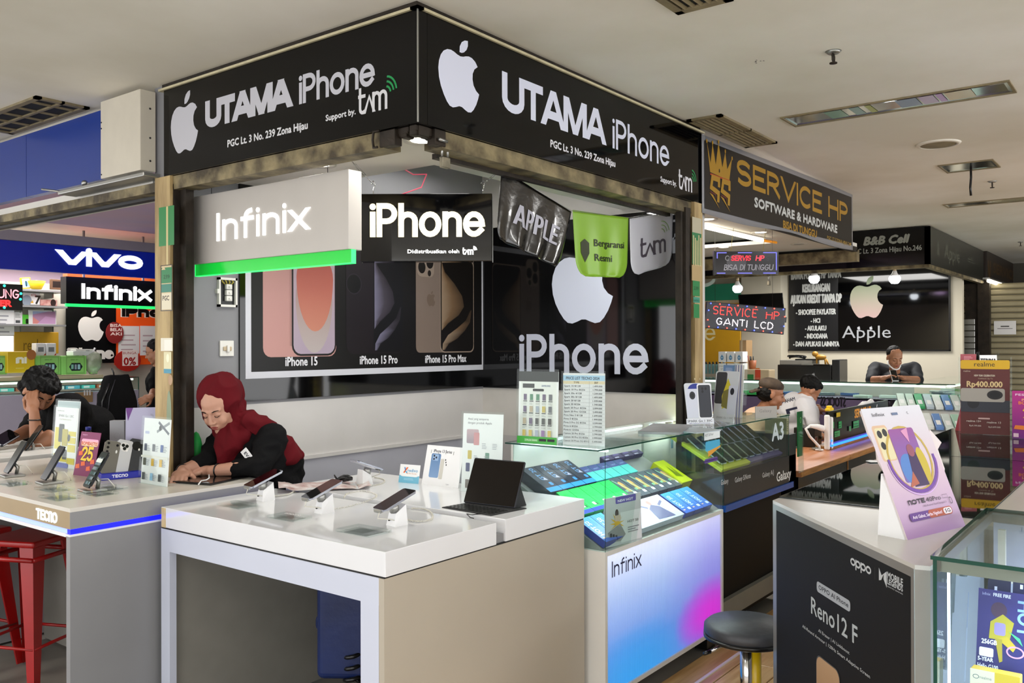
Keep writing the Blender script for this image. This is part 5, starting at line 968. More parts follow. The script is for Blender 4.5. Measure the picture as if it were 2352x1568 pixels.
t = thing('cardboard_patch', 'brown cardboard patch taped on the lilac counter', 'patch', at(172, 925, Y=YV - .03)); w_ = at(213, 925, Y=YV - .03).x - at(172, 925, Y=YV - .03).x; part('sheet', mat('cardboard', 'a08058', .7, noise_amt=.1), t, ('box', 0, 0, 0, w_, .004, .105)); part('tape', M_cardw, t, *[('box', w_ * k, -.001, .07, w_ * k + .015, 0, .12) for k in (.5, .65, .8)])
# low plinth with the backpack
t = thing('stool_top', 'lilac grey cabinet in front of the far counter', 'cabinet', (4.55, YV - .5, 0)) if False else None
XBk = at(280, 967, Y=6.6); zk = at(280, 967, Y=6.6).z
t = thing('storage_cabinet', 'pale cabinet under the black backpack', 'cabinet', (at(236, 960, Y=6.5).x, 6.5, 0)); part('carcass', mat('lilac_counter', 'b9b4c6', .4), t, ('box', 0, 0, 0, .55, .45, zk - .0)); part('door', M_whitesat, t, ('box', .01, -.012, .05, .54, 0, zk - .03))
bk = thing('backpack', 'black backpack with strap standing on the pale cabinet', 'backpack', (XBk.x, 6.66, zk)); m = MB(); bm = bmesh.new(); bmesh.ops.create_cube(bm, size=1); bmesh.ops.subdivide_edges(bm, edges=bm.edges[:], cuts=6, use_grid_fill=True)
for v in bm.verts:
    x, y, z = v.co; h = z + .5; k = 1 - .45 * max(0, h - .45) ** 1.2 * 2 * (.8 if x > 0 else 1.0); v.co = Vector((x * .27 * k * (1 - .25 * abs(y)) - .02 * h, y * .18 * k, h * .36)); v.co += v.co.normalized() * noise.noise(v.co * 14) * .02
m.bm(bm, True); o = m.build('bag', M_blackfab, bk); part('handle', M_black, bk, ('tube', [(-.03, 0, .34), (-.035, 0, .38), (-.05, 0, .415)], .006, 8)); part('zip', mat('zip_grey', '2d2d33', .4, .3, noise_amt=.1), bk, ('tube', [(-.07, -.09, .33), (-.12, -.10, .2), (-.14, -.10, .02)], .003, 6)); part('side_strap', M_black, bk, ('tube', [(-.1, -.06, .30), (-.15, -.05, .16), (-.14, -.04, .03)], .008, 6))
# ------------------------------------------------------------------ lit showcase at the kiosk's right front
CX0 = 3.165; CX1 = 4.368; CY0 = 1.928; CY1 = 2.415; CZ = .718; CT = 1.15
cs = thing('showcase', 'white glass showcase with ribbed backlit front panel in blue and magenta', 'showcase', (CX0, CY0, 0)); cw = CX1 - CX0; cd = CY1 - CY0
part('base', M_whitesat, cs, ('box', 0, .05, .085, cw, cd, CZ), ('box', 0, .0, .085, .02, .05, CZ), ('box', cw - .02, 0, .085, cw, .05, CZ), ('box', .02, 0, CZ - .02, cw - .02, .05, CZ), ('box', .02, 0, .085, cw - .02, .05, .105))
m = MB(); n = 124; x0, x1, z0, z1 = .02, cw - .02, .105, CZ - .02; vsx = []; fs = []
for i in range(n * 4 + 1):
    x = x0 + (x1 - x0) * i / (n * 4); k = i % 4; y = .012 - (.0035 if k in (1, 2, 3) else 0) - (.0015 if k == 2 else 0)
    for j in range(13): vsx.append((x, y, z0 + (z1 - z0) * j / 12))
for i in range(n * 4):
    for j in range(12): fs.append((i * 13 + j, (i + 1) * 13 + j, (i + 1) * 13 + j + 1, i * 13 + j + 1))
m.add(vsx, fs)
o = m.build('ribbed_panel', printmat('backlit_ribbed', .34, .3), cs, kind='stuff')
def ribcol(x, z):
    u = (x - x0) / (x1 - x0); v = (z - z0) / (z1 - z0); c = mixc('6f9ae6', 'e6eaf8', max(0, min(1, (v - .25) * 1.25))); c = mixc(c, '3aa6ee', max(0, 1 - ((u - .22) / .45) ** 2 - (v / .42) ** 2) * .9 if v < .42 else 0)
    c = mixc(c, '9c86ea', max(0, min(.6, (u - .45) * 1.4)) * max(0, 1 - abs(v - .5) * 1.3)); d = ((u - .90) / .36) ** 2 + ((v - .18) / .30) ** 2
    return lin(mixc(c, 'e23fe6', max(0, 1 - d)))
ca = o.data.color_attributes.new('Col', 'FLOAT_COLOR', 'POINT'); buf = []
for v in o.data.vertices: buf += [*ribcol(v.co.x, v.co.z), 1]
ca.data.foreach_set('color', buf)
area('panel_glow', (CX0 + cw / 2, CY0 - .03, .4), cw * .8, 2.2, (.6, .65, 1), (PI / 2, 0, PI) if False else (-PI / 2, 0, 0), sy=.45) if False else None
part('foot', M_black, cs, ('box', .03, .03, 0, .12, .12, .085)); part('foot', M_black, cs, ('box', cw - .14, .03, 0, cw - .04, .10, .085)); part('foot', M_black, cs, ('box', cw - .14, cd - .12, 0, cw - .04, cd - .03, .085)); part('foot', M_black, cs, ('box', .03, cd - .12, 0, .12, cd - .03, .085))
a = Art(cs, 'lettering', (0, .005, 0)); f = FP((CX0, CY0, 0), 0); u0, v0 = f(1408, 1327); u1, _ = f(1475, 1300); a.word('Infinix', u0, v0, u1, f(1408, 1292)[1] + .004, .0075, '23233f'); a.done()
part('glass_front', M_glass, cs, ('box', .003, .0, CZ, cw, .006, CT)); part('glass_end', M_glass, cs, ('box', 0, .006, CZ, .006, cd, CT)); part('glass_top', M_glass, cs, ('box', -.06, -.004, CT, cw, cd, CT + .008)); part('glass_end', M_glass, cs, ('box', cw - .006, .006, CZ, cw, cd, CT)); part('back_panel', M_whitesat, cs, ('box', .0, cd, CZ, cw, cd + .012, CT))
part('glass_edge', M_gedge, cs, ('box', -.06, -.005, CT + .001, cw, -.004, CT + .007), ('box', -.061, -.004, CT + .001, -.06, cd, CT + .007), ('box', .001, -.0008, CZ, .004, .0, CT), ('box', cw - .003, -.0008, CZ, cw, 0, CT))
M_led = mat('white_led_strip', 'eef6ff', .3, emit=4); part('led_strip', M_led, cs, ('box', .03, .012, CT - .012, .05, cd - .02, CT - .004), ('box', .06, cd - .03, CT - .015, cw - .05, cd - .015, CT - .004))
area('case_led', (CX0 + .6, CY0 + .10, CT - .02), 1.1, 5, (.9, .95, 1), (0, 0, 0), sy=.03)
tr = part('tray', M_grey, cs, ('add', [(.02, .02, CZ + .001), (cw - .01, .02, CZ + .001), (cw - .01, cd, CT - .18), (.02, cd, CT - .18), (.02, cd, CZ + .001), (cw - .01, cd, CZ + .001)], [(0, 1, 2, 3), (0, 3, 4), (1, 5, 2)])); SL = math.atan2(CT - .18 - CZ, cd - .02)
def tbox(name, lab, x, s, w, l, th, side, artf, grp=None, rz=0, org=None, sl=None):
    "carton lying on a sloping tray: x along the case, s up the slope"
    sl = SL if sl is None else sl; ox, oy, oz = org or (CX0, CY0 + .02, CZ + .002)
    t = thing(name, lab, 'box', (ox + x, oy + s * math.cos(sl), oz + s * math.sin(sl)), 0, grp); t.rotation_euler = (sl, 0, rz); part('carton', side, t, ('rbox', 0, 0, .001, w, l, th, .002, 1)); a = Art(t, 'print', (0, 0, th), 'top'); artf(a, w, l); a.done()
    return t
def A_gt(a, w, h):
    a.rect(0, 0, w, h, '23273c'); a.rect(0, 0, w, h * .16, '2f8fd8'); a.X = Matrix(((0, -1, w * .62), (1, 0, h * .2), (0, 0, 1))); a.text('GT 20', h * .25, -.012, .030, '6f9fd8', width=h * .5, bold=.03); a.X = Matrix.Identity(3); a.rr(w * .62, h * .22, w * .86, h * .34, .006, '3f8fe0'); a.poly([(w * .55, h * .45), (w * .85, h * .42), (w * .78, h * .56)], 'b9b6d6')
def A_sm(a, w, h):
    a.rect(0, 0, w, h, '2bd05a'); a.rect(0, 0, w, h * .14, '2540b8'); a.X = Matrix(((0, -1, w * .45), (1, 0, h * .1), (0, 0, 1))); a.text('SMART 9', h * .12, 0, .022, '1a9a48', width=h * .62); a.X = Matrix.Identity(3); a.rr(w * .55, h * .22, w * .78, h * .34, .004, 'c9efc4'); a.rect(w * .8, h * .2, w * .94, h * .3, '1a5a3a')
def A_gy(a, w, h):
    a.rect(0, 0, w, h, '4d5560'); a.ell(w * .5, h * .62, w * .2, h * .18, 'c69a5e'); a.poly([(w * .3, h * .3), (w * .75, h * .26), (w * .66, h * .6), (w * .4, h * .62)], 'a98a4c'); a.line([(w * .1, h * .9), (w * .8, h * .2)], .005, '9ee0b0'); a.rr(w * .6, h * .12, w * .9, h * .24, .004, 'd8dde2'); a.text('GT', w * .12, h * .3, .014, '7fe0a8', bold=.05)
def A_te(a, w, h): a.rect(0, 0, w, h, '54c6c0'); a.rect(0, h * .6, w, h, '3b4a8c'); a.text('HOT', w * .3, h * .7, .010, 'a8c8f0', width=w * .5)
def A_ho(a, w, h):
    a.rect(0, 0, w, h, '3a63c8', '4aa6e6'); a.X = Matrix(((0, -1, w * .5), (1, 0, h * .1), (0, 0, 1))); a.text('HOT 50', h * .15, 0, .030, 'cfe6ff', width=h * .6, bold=.04); a.X = Matrix.Identity(3)
    for k in range(4): a.line([(w * (.1 + .2 * k), h * .95), (w * (.14 + .2 * k), h * .6)], .004, '2a7ad8')
    a.rr(w * .62, h * .1, w * .9, h * .2, .004, 'd9e2f2'); a.rect(w * .1, h * .12, w * .3, h * .16, 'f0c0a0')
def A_wh(a, w, h):
    a.rect(0, 0, w, h, 'c3cef0', 'e2e8f8'); a.text('HOT 50 Pro+', w * .05, h * .72, .016, '7f86b8', width=w * .26, bold=.02); a.text('Beautiful Slim Design', w * .08, h * .58, .009, '5f6fd0', width=w * .3); a.qlines(w * .08, h * .4, w * .34, h * .5, 2, '9aa2c8', .3)
    a.poly([(w * .55, h * .1), (w * .86, h * .06), (w * .8, h * .55), (w * .7, h * .7), (w * .6, h * .55)], '5a5c86'); a.ell(w * .7, h * .78, w * .035, h * .1, 'b48c88'); a.line([(w * .6, h * .6), (w * .5, h * .8)], .014, '6a6c94'); a.line([(w * .8, h * .6), (w * .92, h * .74)], .014, '6a6c94')
def A_ye(a, w, h): a.rect(0, 0, w, h, 'b5c41a'); a.poly([(w * .25, h * .3), (w * .5, h * .75), (w * .6, h * .4), (w * .8, h * .8), (w * .7, h * .2)], '6a7a1c')
def A_pu(a, w, h): a.rect(0, 0, w, h, '4b3a6a'); a.rr(w * .2, h * .3, w * .8, h * .9, .01, '7c6aa8'); a.rect(w * .1, h * .05, w * .5, h * .15, 'c9c4e0')
m_dk = mat('carton_navy', '1c2136', .4, noise_amt=.05); m_gr = mat('carton_green', '1fa648', .4, noise_amt=.05); m_bl = mat('carton_blue', '2a3f9c', .4, noise_amt=.05); m_wt = mat('carton_white', 'c9cfe2', .4, noise_amt=.03); m_te = mat('carton_teal', '3a9c98', .4, noise_amt=.05); m_gy = mat('carton_grey', '3b424c', .4, noise_amt=.05); m_ye = mat('carton_yellow', 'a9b018', .4, noise_amt=.05); m_pu = mat('carton_purple', '3c2f58', .4, noise_amt=.05)
ordn = ['first', 'second', 'third', 'fourth', 'fifth', 'sixth', 'seventh', 'eighth']
def row(name, lab, x, s, w, l, th, side, artf, n, grp, gap=.004):
    proto = None
    for i in range(n):
        xx = x + i * (w + gap)
        if i == 0: proto = tbox(name, (lab + ', %s from the left') % ordn[i], xx, s, w, l, th, side, artf, grp)
        else: c = copy_tree(proto); c.location.x = CX0 + xx; c['label'] = (lab + ', %s from the left') % ordn[i]
row('phone_carton', 'navy carton in the lit showcase top row', .05, .36, .095, .19, .05, m_dk, A_gt, 4, 'navy cartons in the lit showcase')
row('phone_carton', 'bright green carton in the lit showcase middle row', .09, .185, .088, .17, .045, m_gr, A_sm, 5, 'green cartons in the lit showcase')
row('phone_carton', 'teal carton in the lit showcase top row', .47, .38, .082, .12, .03, m_te, A_te, 5, 'teal cartons in the lit showcase')
row('phone_carton', 'grey illustrated carton in the lit showcase middle row', .56, .20, .086, .165, .04, m_gy, A_gy, 6, 'grey illustrated cartons in the lit showcase')
row('phone_carton', 'blue carton at the left front of the lit showcase', .03, .01, .095, .165, .035, m_bl, A_ho, 2, 'blue cartons in the lit showcase')
tbox('phone_carton', 'large pale carton with a printed figure in the showcase front row', .26, .015, .52, .17, .035, m_wt, A_wh)
row('phone_carton', 'blue carton at the right front of the lit showcase', .80, .015, .10, .165, .035, m_bl, A_ho, 3, 'blue cartons at the right of the lit showcase')
tbox('phone_carton', 'large yellow-green carton at the right end of the lit showcase', 1.08 - .005, .20, .12, .20, .05, m_ye, A_ye)
row('phone_carton', 'dark purple carton at the lit showcase back', .75, .51, .10, .08, .03, m_pu, A_pu, 4, 'purple cartons in the lit showcase')
# front standee inside the glass
def hot50(a, w, h):
    a.rect(w * .42, h * .04, w, h * .66, 'dfe2e8'); a.rr(w * .30, h * .85, w * .86, h * .99, .006, '5a4aa8'); a.text('NEW HOT', w * .36, h * .88, .010, 'f4f2ff', width=w * .42, bold=.05)
    for k in range(9): th_ = math.radians(-20 + 28 * k); a.poly([(w * .32, h * .42), (w * .32 + .052 * math.cos(th_), h * .45 + .052 * math.sin(th_)), (w * .36, h * .48)], 'e2b41c')
    a.ell(w * .32, h * .66, .012, .018, '3a2c28'); a.rr(w * .26, h * .5, w * .42, h * .62, .006, 'cdb9a6')
    a.poly([(w * .06, h * .3), (w * .4, h * .44), (w * .54, h * .2), (w * .4, h * .08), (w * .14, h * .1)], '8f9092'); [a.rr(w * (.12 + .07 * k), h * .2 - .006 * k, w * (.17 + .07 * k), h * .28 - .006 * k, .002, '15161a') for k in range(3)]
    a.text('HOT 50', w * .6, h * .42, .011, '34363e', width=w * .3); a.qlines(w * .6, h * .22, w * .92, h * .36, 3, '8a8c94', .4)
t = card('standee', 'cut-out promo card with yellow petals inside the showcase corner', 1394, 1478, (1262, 1240), 1140, CZ + .002, 0, mat('standee_card', 'c5c8ce', .4, noise_amt=.02), hot50, lean=2, cat='standee', th=.0015)
t.location += Vector((.012, .014, 0))
a = Art(cs, 'glass_sticker', (0, -.0012, 0)); f = FP((CX0, CY0, 0), 0); R4(a, f, 1617, 988, 1653, 1008, 'dfe6e8'); u, v = f(1619, 1003); a.text('HOT 50 Pro+', u, v, .014, '3a3c44', width=.10); u0, v0 = f(1620, 1028); u1, v1 = f(1653, 1008); a.rr(u0, v0 - .02, u1, v1, .01, '4aa6cc'); u0, v0 = f(1626, 1045); u1, v1 = f(1654, 1022); a.poly([(u0, v0 - .01), (u1, v0 + .03), (u1, v1), (u0, v0 + .02)], 'd89a3a'); u0, v0 = f(1617, 1065); u1, v1 = f(1648, 1044); a.rr(u0, v0, u1, v1 - .008, .012, '5a4488'); a.done()
# sheets standing on the glass top
GT_ = CT + .0085
def samsheet(a, w, h):
    a.rect(w * .05, 0, w * .95, h * .86, 'e2e3df'); a.rect(0, h * .86, w, h, '2c2d2b'); a.rect(w * .1, h * .77, w * .4, h * .83, '3c3c3c'); a.text('SAMSUNG', w * .58, h * .79, .008, '5a6a8a', width=w * .22, bold=.04); a.rr(w * .36, h * .725, w * .64, h * .76, .004, '1f1f1f')
    random.seed(12); cols = ['6a6a70', '9fa7b4', '4b4b48', 'b8a890', '8a6f9a', '5d8a70', 'c4b060', '70607a']
    for r_ in range(4):
        for c_ in range(5):
            x_ = w * (.13 + .16 * c_); y_ = h * (.6 - .165 * r_); a.rect(x_, y_, x_ + w * .08, y_ + h * .085, random.choice(cols)); a.rect(x_ - w * .01, y_ - h * .02, x_ + w * .09, y_ - h * .008, '3a3a3a'); a.qlines(x_ - w * .01, y_ - h * .06, x_ + w * .1, y_ - h * .028, 2, 'a8a8a4', .4)
    a.rect(0, 0, w, h * .10, '3f9e3c'); a.text('DOWNLOAD SEKARANG', w * .2, h * .035, .010, 'dff2d8', width=w * .32); a.rr(w * .56, h * .04, w * .74, h * .075, .002, '15181a'); a.rr(w * .77, h * .04, w * .95, h * .075, .002, '15181a')
sheetstand('price_sheet', 'acrylic stand with a twenty-phone sheet and green foot on the showcase', 1190, 1281, (1016, 1022), 853, GT_, samsheet, lean=2)
names = ['Spark 10 8/128', 'Spark 10 Pro 8/256', 'Spark 20c 4/128', 'Spark 20c 8/128', 'Spark 20 8/128', 'Spark 20 8/256', 'Spark 20 Pro+ 8/256', 'Spark 20 Pro 12/256', 'Pova Neo 3 8/128', 'Pova 5 8/256', 'Pova 5 Pro 5G 8/256', 'Pova 6 8/256', 'Pova 6 12/256', 'Camon 20 Pro 8/256', 'Camon 30 Pro 5G 8/256', 'Camon 30 Prem 5G 8/512']
prc = ['1.499.000', '1.799.000', '1.249.000', '1.499.000', '1.599.000', '1.749.000', '2.099.000', '2.499.000', '1.699.000', '1.999.000', '2.599.000', '2.799.000', '3.199.000', '2.799.000', '3.999.000', '5.499.000']
def plist(a, w, h):
    a.rect(0, 0, w, h, 'd9dadc'); a.rect(0, h * .895, w, h * .97, '9fc3dc'); a.text('PRICE LIST TECNO 2024', w * .07, h * .912, .012, '2a3a4c', width=w * .8, bold=.04); a.rect(0, h * .85, w, h * .892, 'd8c9a6'); a.text('TYPE', w * .26, h * .858, .008, '4a3a20', bold=.03); a.text('SRP', w * .75, h * .858, .008, '4a3a20', bold=.03)
    for i in range(16): y_ = h * (.81 - .0505 * i); a.text(names[i], w * .03, y_, .0075, '3f3f44', width=w * .028 * len(names[i]), bold=.02); a.text(prc[i], w * .72, y_, .0075, '3f3f44', width=w * .22, bold=.02); a.rect(0, y_ - .004, w, y_ - .0034, '8d8f94')
    a.rect(w * .64, 0, w * .645, h * .89, '8d8f94')
sheetstand('price_list', 'tall printed phone price list with blue heading on the showcase', 1293, 1389, (1021, 1026), 857, GT_, plist, lean=1)
# second (dark) showcase
S0 = CX1 + .012; S1 = 5.36; ss = thing('showcase', 'dark showcase with yellow and purple phone trays beside the lit one', 'showcase', (S0, CY0, 0)); sw_ = S1 - S0; M_dk = mat('charcoal_laminate', '1c1d20', .3, noise_amt=.06)
part('base', mat('black_base', '060607', .5, noise_amt=.1, spec=.15), ss, ('box', 0, .06, .06, sw_ + .02, .5, .70)); part('kick_rail', M_dgrey, ss, ('box', 0, .03, .10, sw_ + .2, .06, .20)); part('ledge', mat('blue_ledge', '0f3f86', .25, emit=.12), ss, ('box', 0, -.01, .70, sw_ + .05, .06, .735)); part('front_panel', M_dk, ss, ('box', 0, 0, .735, sw_ + .12, .02, .90), ('box', sw_, 0, .735, sw_ + .12, .5, 1.03)); part('side_panel', M_dk, ss, ('box', 0, .02, .735, .01, .48, .9))
part('glass_front', M_glass, ss, ('box', 0, .002, .90, sw_, .008, CT)); part('glass_top', M_glass, ss, ('box', 0, -.004, CT, sw_, .48, CT + .008)); part('glass_end', M_glass, ss, ('box', sw_ - .006, .008, .9, sw_, .48, CT)); part('glass_edge', M_gedge, ss, ('box', 0, -.005, CT + .001, sw_, -.004, CT + .007), ('box', sw_, -.004, CT + .001, sw_ + .001, .48, CT + .007), ('box', sw_ - .003, -.0, .9, sw_, .002, CT))
part('back_panel', M_whitesat, ss, ('box', 0, .48, .9, sw_, .49, CT)); part('led_strip', M_led, ss, ('box', .02, .44, CT - .015, sw_ - .03, .46, CT - .005))
f = FP((S0, CY0, 0), 0); a = Art(ss, 'lettering', (0, 0, 0)); u0, v0 = f(1784, 1110); u1, _ = f(1817, 1098); a.text('Galaxy', u0, v0 + .01, .055, 'e6e6e6', width=u1 - u0, bold=.03)
for (s_, l_, r_) in (('Galaxy', 1656, 1673), ('Galaxy S/Note', 1688, 1724), ('Galaxy A/J', 1751, 1777)):
    u0, v0 = f(l_, 1114 - (l_ - 1656) * .18); u1 = f(r_, 1100)[0]; a.text(s_, u0, v0 - .0, .028, 'cfcfcf', width=u1 - u0)
a.done(); a = Art(ss, 'glass_sticker', (0, .0015, 0)); u, v = f(1774, 1012); a.text('A3', u, v - .0, .10, 'b9c4c8', width=f(1800, 1005)[0] - u, bold=.05); a.done()
area('case_led', (S0 + .5, CY0 + .40, CT - .02), .9, 11, (.95, .98, 1), (0, 0, 0), sy=.03); SL2 = .5; m_tp = mat('tray_purple', '4a3d74', .4, noise_amt=.06); m_ty = mat('tray_yellow', 'b8b81e', .4, noise_amt=.06)
def tray(x0, x1, m, lab, cols):
    t = thing('phone_tray', lab, 'tray', (S0 + x0, CY0 + .03, .905)); t.rotation_euler = (SL2, 0, 0); w = x1 - x0; part('board', m, t, ('rbox', 0, 0, 0, w, .44, .02, .003))
    return t
tray(.03, .42, m_ty, 'yellow sloping phone tray in the dark showcase', 0); tray(.43, .93, m_tp, 'purple sloping phone tray in the dark showcase', 0)
for rI in range(3):
    proto = None
    for i in range(9):
        x = .06 + i * .098; col = 'yellow' if x < .42 else 'purple'; lab = 'display phone in the dark showcase, %s row, %s from the left' % (('front', 'middle', 'back')[rI], (ordn + ['ninth'])[i])
        p = Vector((S0 + x, CY0 + .03 + (.03 + .14 * rI) * math.cos(SL2) - .02 * math.sin(SL2), .905 + (.03 + .14 * rI) * math.sin(SL2) + .021 * math.cos(SL2) + .003))
        if not proto:
            proto = thing('phone', lab, 'phone', p, 0, 'phones in the dark showcase'); proto.rotation_euler = (SL2 + .12, 0, -.1); phone_on(proto, .068, .125, .008, Matrix.Translation((.034, .062, .006))); t = proto
        else: t = copy_tree(proto); t.location = p; t['label'] = lab
part('poster', mat('teal_poster', '4f8c8a', .4, scale=6, col2='2f4d8a'), ss, ('box', .3, .46, .98, .62, .465, 1.12)); part('poster', M_yellow, ss, ('box', .64, .40, .97, .70, .41, 1.12))
# booklets and standees on the glass
def lay(name, lab, px, py, w, l, rz, m, th=.004, z=GT_, artf=None, cat='leaflet'):
    t = thing(name, lab, cat, at(px, py, z=z), rz); part('sheets', m, t, ('box', -w / 2, -l / 2, 0, w / 2, l / 2, th)); part('top_sheet', m, t, ('add', [(-w / 2 + .01, -l / 2 - .01, th), (w / 2 + .02, -l / 2, th), (w / 2 - .005, l / 2 + .004, th + .004), (-w / 2, l / 2, th + .001)], [(0, 1, 2, 3)]))
    if artf: a = Art(t, 'print', (0, 0, th + .005), 'top'); artf(a, w, l); a.done()
    return t
lay('leaflet_stack', 'grey stack of leaflets flat on the showcase glass', 1530, 988, .42, .2, .3, mat('leaflet_grey', '9b9da0', .5, noise_amt=.15, scale=12), .012); lay('leaflet_stack', 'thin blue-edged leaflets by the promo standee', 1600, 990, .2, .15, -.2, mat('leaflet_pale', 'b9c4cc', .5, noise_amt=.1), .006)
def sp1(a, w, h):
    a.ell(w * .42, h * .82, w * .3, h * .17, '1c2c86'); a.rr(w * .05, h * .16, w * .62, h * .86, .012, 'c9cbd8'); a.ell(w * .28, h * .70, .018, .022, '23252c'); a.ell(w * .28, h * .70, .010, .013, '0b0c10'); a.rr(w * .46, h * .14, w * .98, h * .98, .012, 'e2e3e8'); a.rr(w * .5, h * .16, w * .95, h * .95, .010, '2c2f38'); [a.ell(w * (.66 + .12 * (k % 2)), h * (.86 - .07 * (k // 2)), .007, .008, '15161c', 12) for k in range(3)]
    a.rect(0, 0, w, h * .14, 'dcdde4'); a.text('SPARK Go 1 30C', w * .04, h * .055, .012, '15161c', width=w * .9, bold=.02); a.text('#KualitasNoDrama', w * .1, h * .012, .007, '5a5c90', width=w * .75)
OUTS = lambda w, h: None
card('standee', 'promo standee of white and black phones on the showcase, front one', 1577, 1640, (975, 973), 879, GT_, 0, mat('standee_card', 'c5c8ce', .4), sp1, lean=8, cat='standee', rr=.014)
def sp2(a, w, h): a.rr(w * .05, h * .35, w * .5, h * .98, .012, '3c3e44'); a.poly([(w * .35, h * .5), (w * .55, h * .86), (w * .7, h * .7), (w * .6, h * .3), (w * .4, h * .25)], 'c9bc3a'); a.poly([(w * .4, h * .6), (w * .66, h * .66), (w * .62, h * .25), (w * .36, h * .3)], '77703a'); a.rr(w * .62, h * .15, w * .98, h * .72, .01, 'c4c6d4'); a.ell(w * .78, h * .6, .013, .02, '2a2c34'); a.text('SPARK Go 1 30C', w * .2, h * .06, .011, '8f9094', width=w * .72)
card('standee', 'promo standee with yellow figure behind the phone standee', 1634, 1688, (966, 970), 851, GT_, 0, mat('standee_card', 'c5c8ce', .4), sp2, lean=10, cat='standee', rr=.014)
def blu(a, w, h): a.rect(0, h * .1, w, h, '6a8fc0'); a.rr(w * .2, h * .5, w * .8, h * .95, .01, '8fa8d0'); a.rr(w * .3, h * .6, w * .7, h * .9, .01, 'a9b9d8')
sheetstand('brochure', 'blue brochure in a clear stand right of the standees', 1656, 1682, (955, 958), 838, GT_, blu, cat='leaflet'); sheetstand('brochure', 'lilac striped brochure in a clear stand beside the blue one', 1684, 1704, (958, 960), 838, GT_, lambda a, w, h: [a.rect(w * .3 * k, 0, w * (.3 * k + .15), h, '8f92b4') for k in range(3)] and None, cat='leaflet')
t = thing('acrylic_stand', 'clear acrylic sign stand in front of the man in the cap', 'stand', at(1760, 960, z=GT_), -.5); part('plate', mat('frosted_sign', 'a9a6a0', .3, noise_amt=.1, alpha=.7), t, ('box', -.08, 0, 0, .08, .004, .07)); part('foot', M_acry, t, ('box', -.1, -.03, 0, .09, .03, .004)); a = Art(t, 'lettering', (0, 0, 0)); a.text('Galaxy', -.05, .035, .018, '6a6a6a', width=.09); a.done()
t = thing('carton', 'cream carton with tiny black print at the end of the dark showcase', 'box', (S1 + .012, CY0 + .02, 1.03 - .0)); part('carton', M_cream, t, ('rbox', 0, 0, 0, .035, .14, .10, .002)); a = Art(t, 'print', (0, 0, 0)); a.qlines(.008, .02, .028, .09, 5, '55503c'); a.done()
gx = S1 + .13; t = thing('acrylic_sheet', 'green acrylic board with glass edge at the end of the dark showcase', 'board', (gx, CY0 - .01, .78)); part('sheet', mat('green_board', '1a6a3a', .2, noise_amt=.05), t, ('box', 0, 0, .1, .085, .006, .385)); part('edge', M_glass, t, ('box', -.0, -.006, 0, .09, -.001, .385)); a = Art(t, 'lettering', (0, 0, 0)); a.ring(.05, .33, .012, .016, .004, '9fc07a'); a.done()
# ------------------------------------------------------------------ right foreground counters
ZO = 1.0; OL = Vector((3.255, 1.235, 0)); OC = Vector((2.535, .569, 0)); rzo = math.atan2((OC - OL).y, (OC - OL).x); lo = (OC - OL).length
oc = thing('counter_cabinet', 'white-topped counter with dark phone advertisement, right foreground', 'cabinet', (OL.x, OL.y, 0), rzo); iv = Matrix.Rotation(-rzo, 4, 'Z')
loc_ = lambda x, y: (iv @ (Vector((x, y, 0)) - OL))[:2]
CH = at(2137, 1300, z=ZO); P = [loc_(OL.x, OL.y), loc_(OC.x, OC.y), loc_(CH.x, CH.y), loc_(3.218, .503), loc_(3.218, -.6), loc_(4.4, -.6), loc_(4.4, .53), loc_(3.32, .53), loc_(3.32, 1.235)]
part('top', mat('satin_white_top', 'bdbab4', .22, noise_amt=.03, scale=4), oc, ('prism', P[::1], ZO - .012, ZO)); M_frm = mat('brushed_warm_frame', '8e8a83', .3, .5, noise_amt=.05)
bodyP = [loc_(OL.x, OL.y), loc_(OC.x, OC.y), loc_(CH.x, CH.y), loc_(3.2, .503), loc_(3.22, 1.2)]
part('carcass', M_frm, oc, ('prism', bodyP, 0, ZO - .012)); part('wing_body', M_frm, oc, ('prism', [loc_(3.24, -.58), loc_(4.38, -.58), loc_(4.38, .50), loc_(3.24, .50)], 0, ZO - .012)); a = Art(oc, 'advert_panel', (0, 0, 0), m=PRINTM); f = FP(OL, rzo); g = f
a.poly([(f(1783, 1300)[0], .05), (f(2092, 1400)[0], .05), (f(2092, 1324)[0], f(2092, 1324)[1]), (f(1783, 1171)[0], f(1783, 1171)[1])], '1b1a19'); WT = 'b4b8bb'
def T4(s, lb, lt, rb, col=WT, **k): x0, y0 = f(*lb); a.text(s, x0, y0, f(*lt)[1] - y0, col, width=f(*rb)[0] - x0, **k)
x0, y0 = f(1953.5, 1296); x1, _ = f(2001, 1312); yt = f(1953.5, 1278.6)[1]; a.word('oppo', x0, y0, x1, yt, .006, WT, low=True, gap=.14)
x0, y0 = f(2019, 1332); x1, _ = f(2037, 1341); y1_ = f(2019, 1303)[1]; a.poly([(x0, y0), (x0, y1_), (x0 + (x1 - x0) * .35, (y0 + y1_) / 2), (x1, y1_), (x1, y0 - .01), (x0 + (x1 - x0) * .6, y0 + .01), (x0 + (x1 - x0) * .6, (y0 + y1_) / 2 + .006), (x0 + (x1 - x0) * .3, y0 + .004)], WT)
T4('MOBILE', (2038.6, 1327), (2038.6, 1312), (2074, 1340), bold=.04); T4('LEGENDS', (2038.6, 1340), (2038.6, 1328), (2074, 1356), bold=.04); T4('BANG BANG', (2039, 1347), (2039, 1344), (2074, 1364)); a.rect(f(2010, 1300)[0], f(2010, 1330)[1], f(2010, 1300)[0] + .001, f(2010, 1302)[1], '4c4c4c')
x0, y0 = f(1876.5, 1357); x1, _ = f(1953.7, 1400); yt = f(1876.5, 1333)[1]; a.rr(x0, y0, x1, yt, .012, '9ea3aa'); T4('OPPO AI Phone', (1881, 1352), (1881, 1342), (1949, 1392), '1c1c1c', bold=.02)
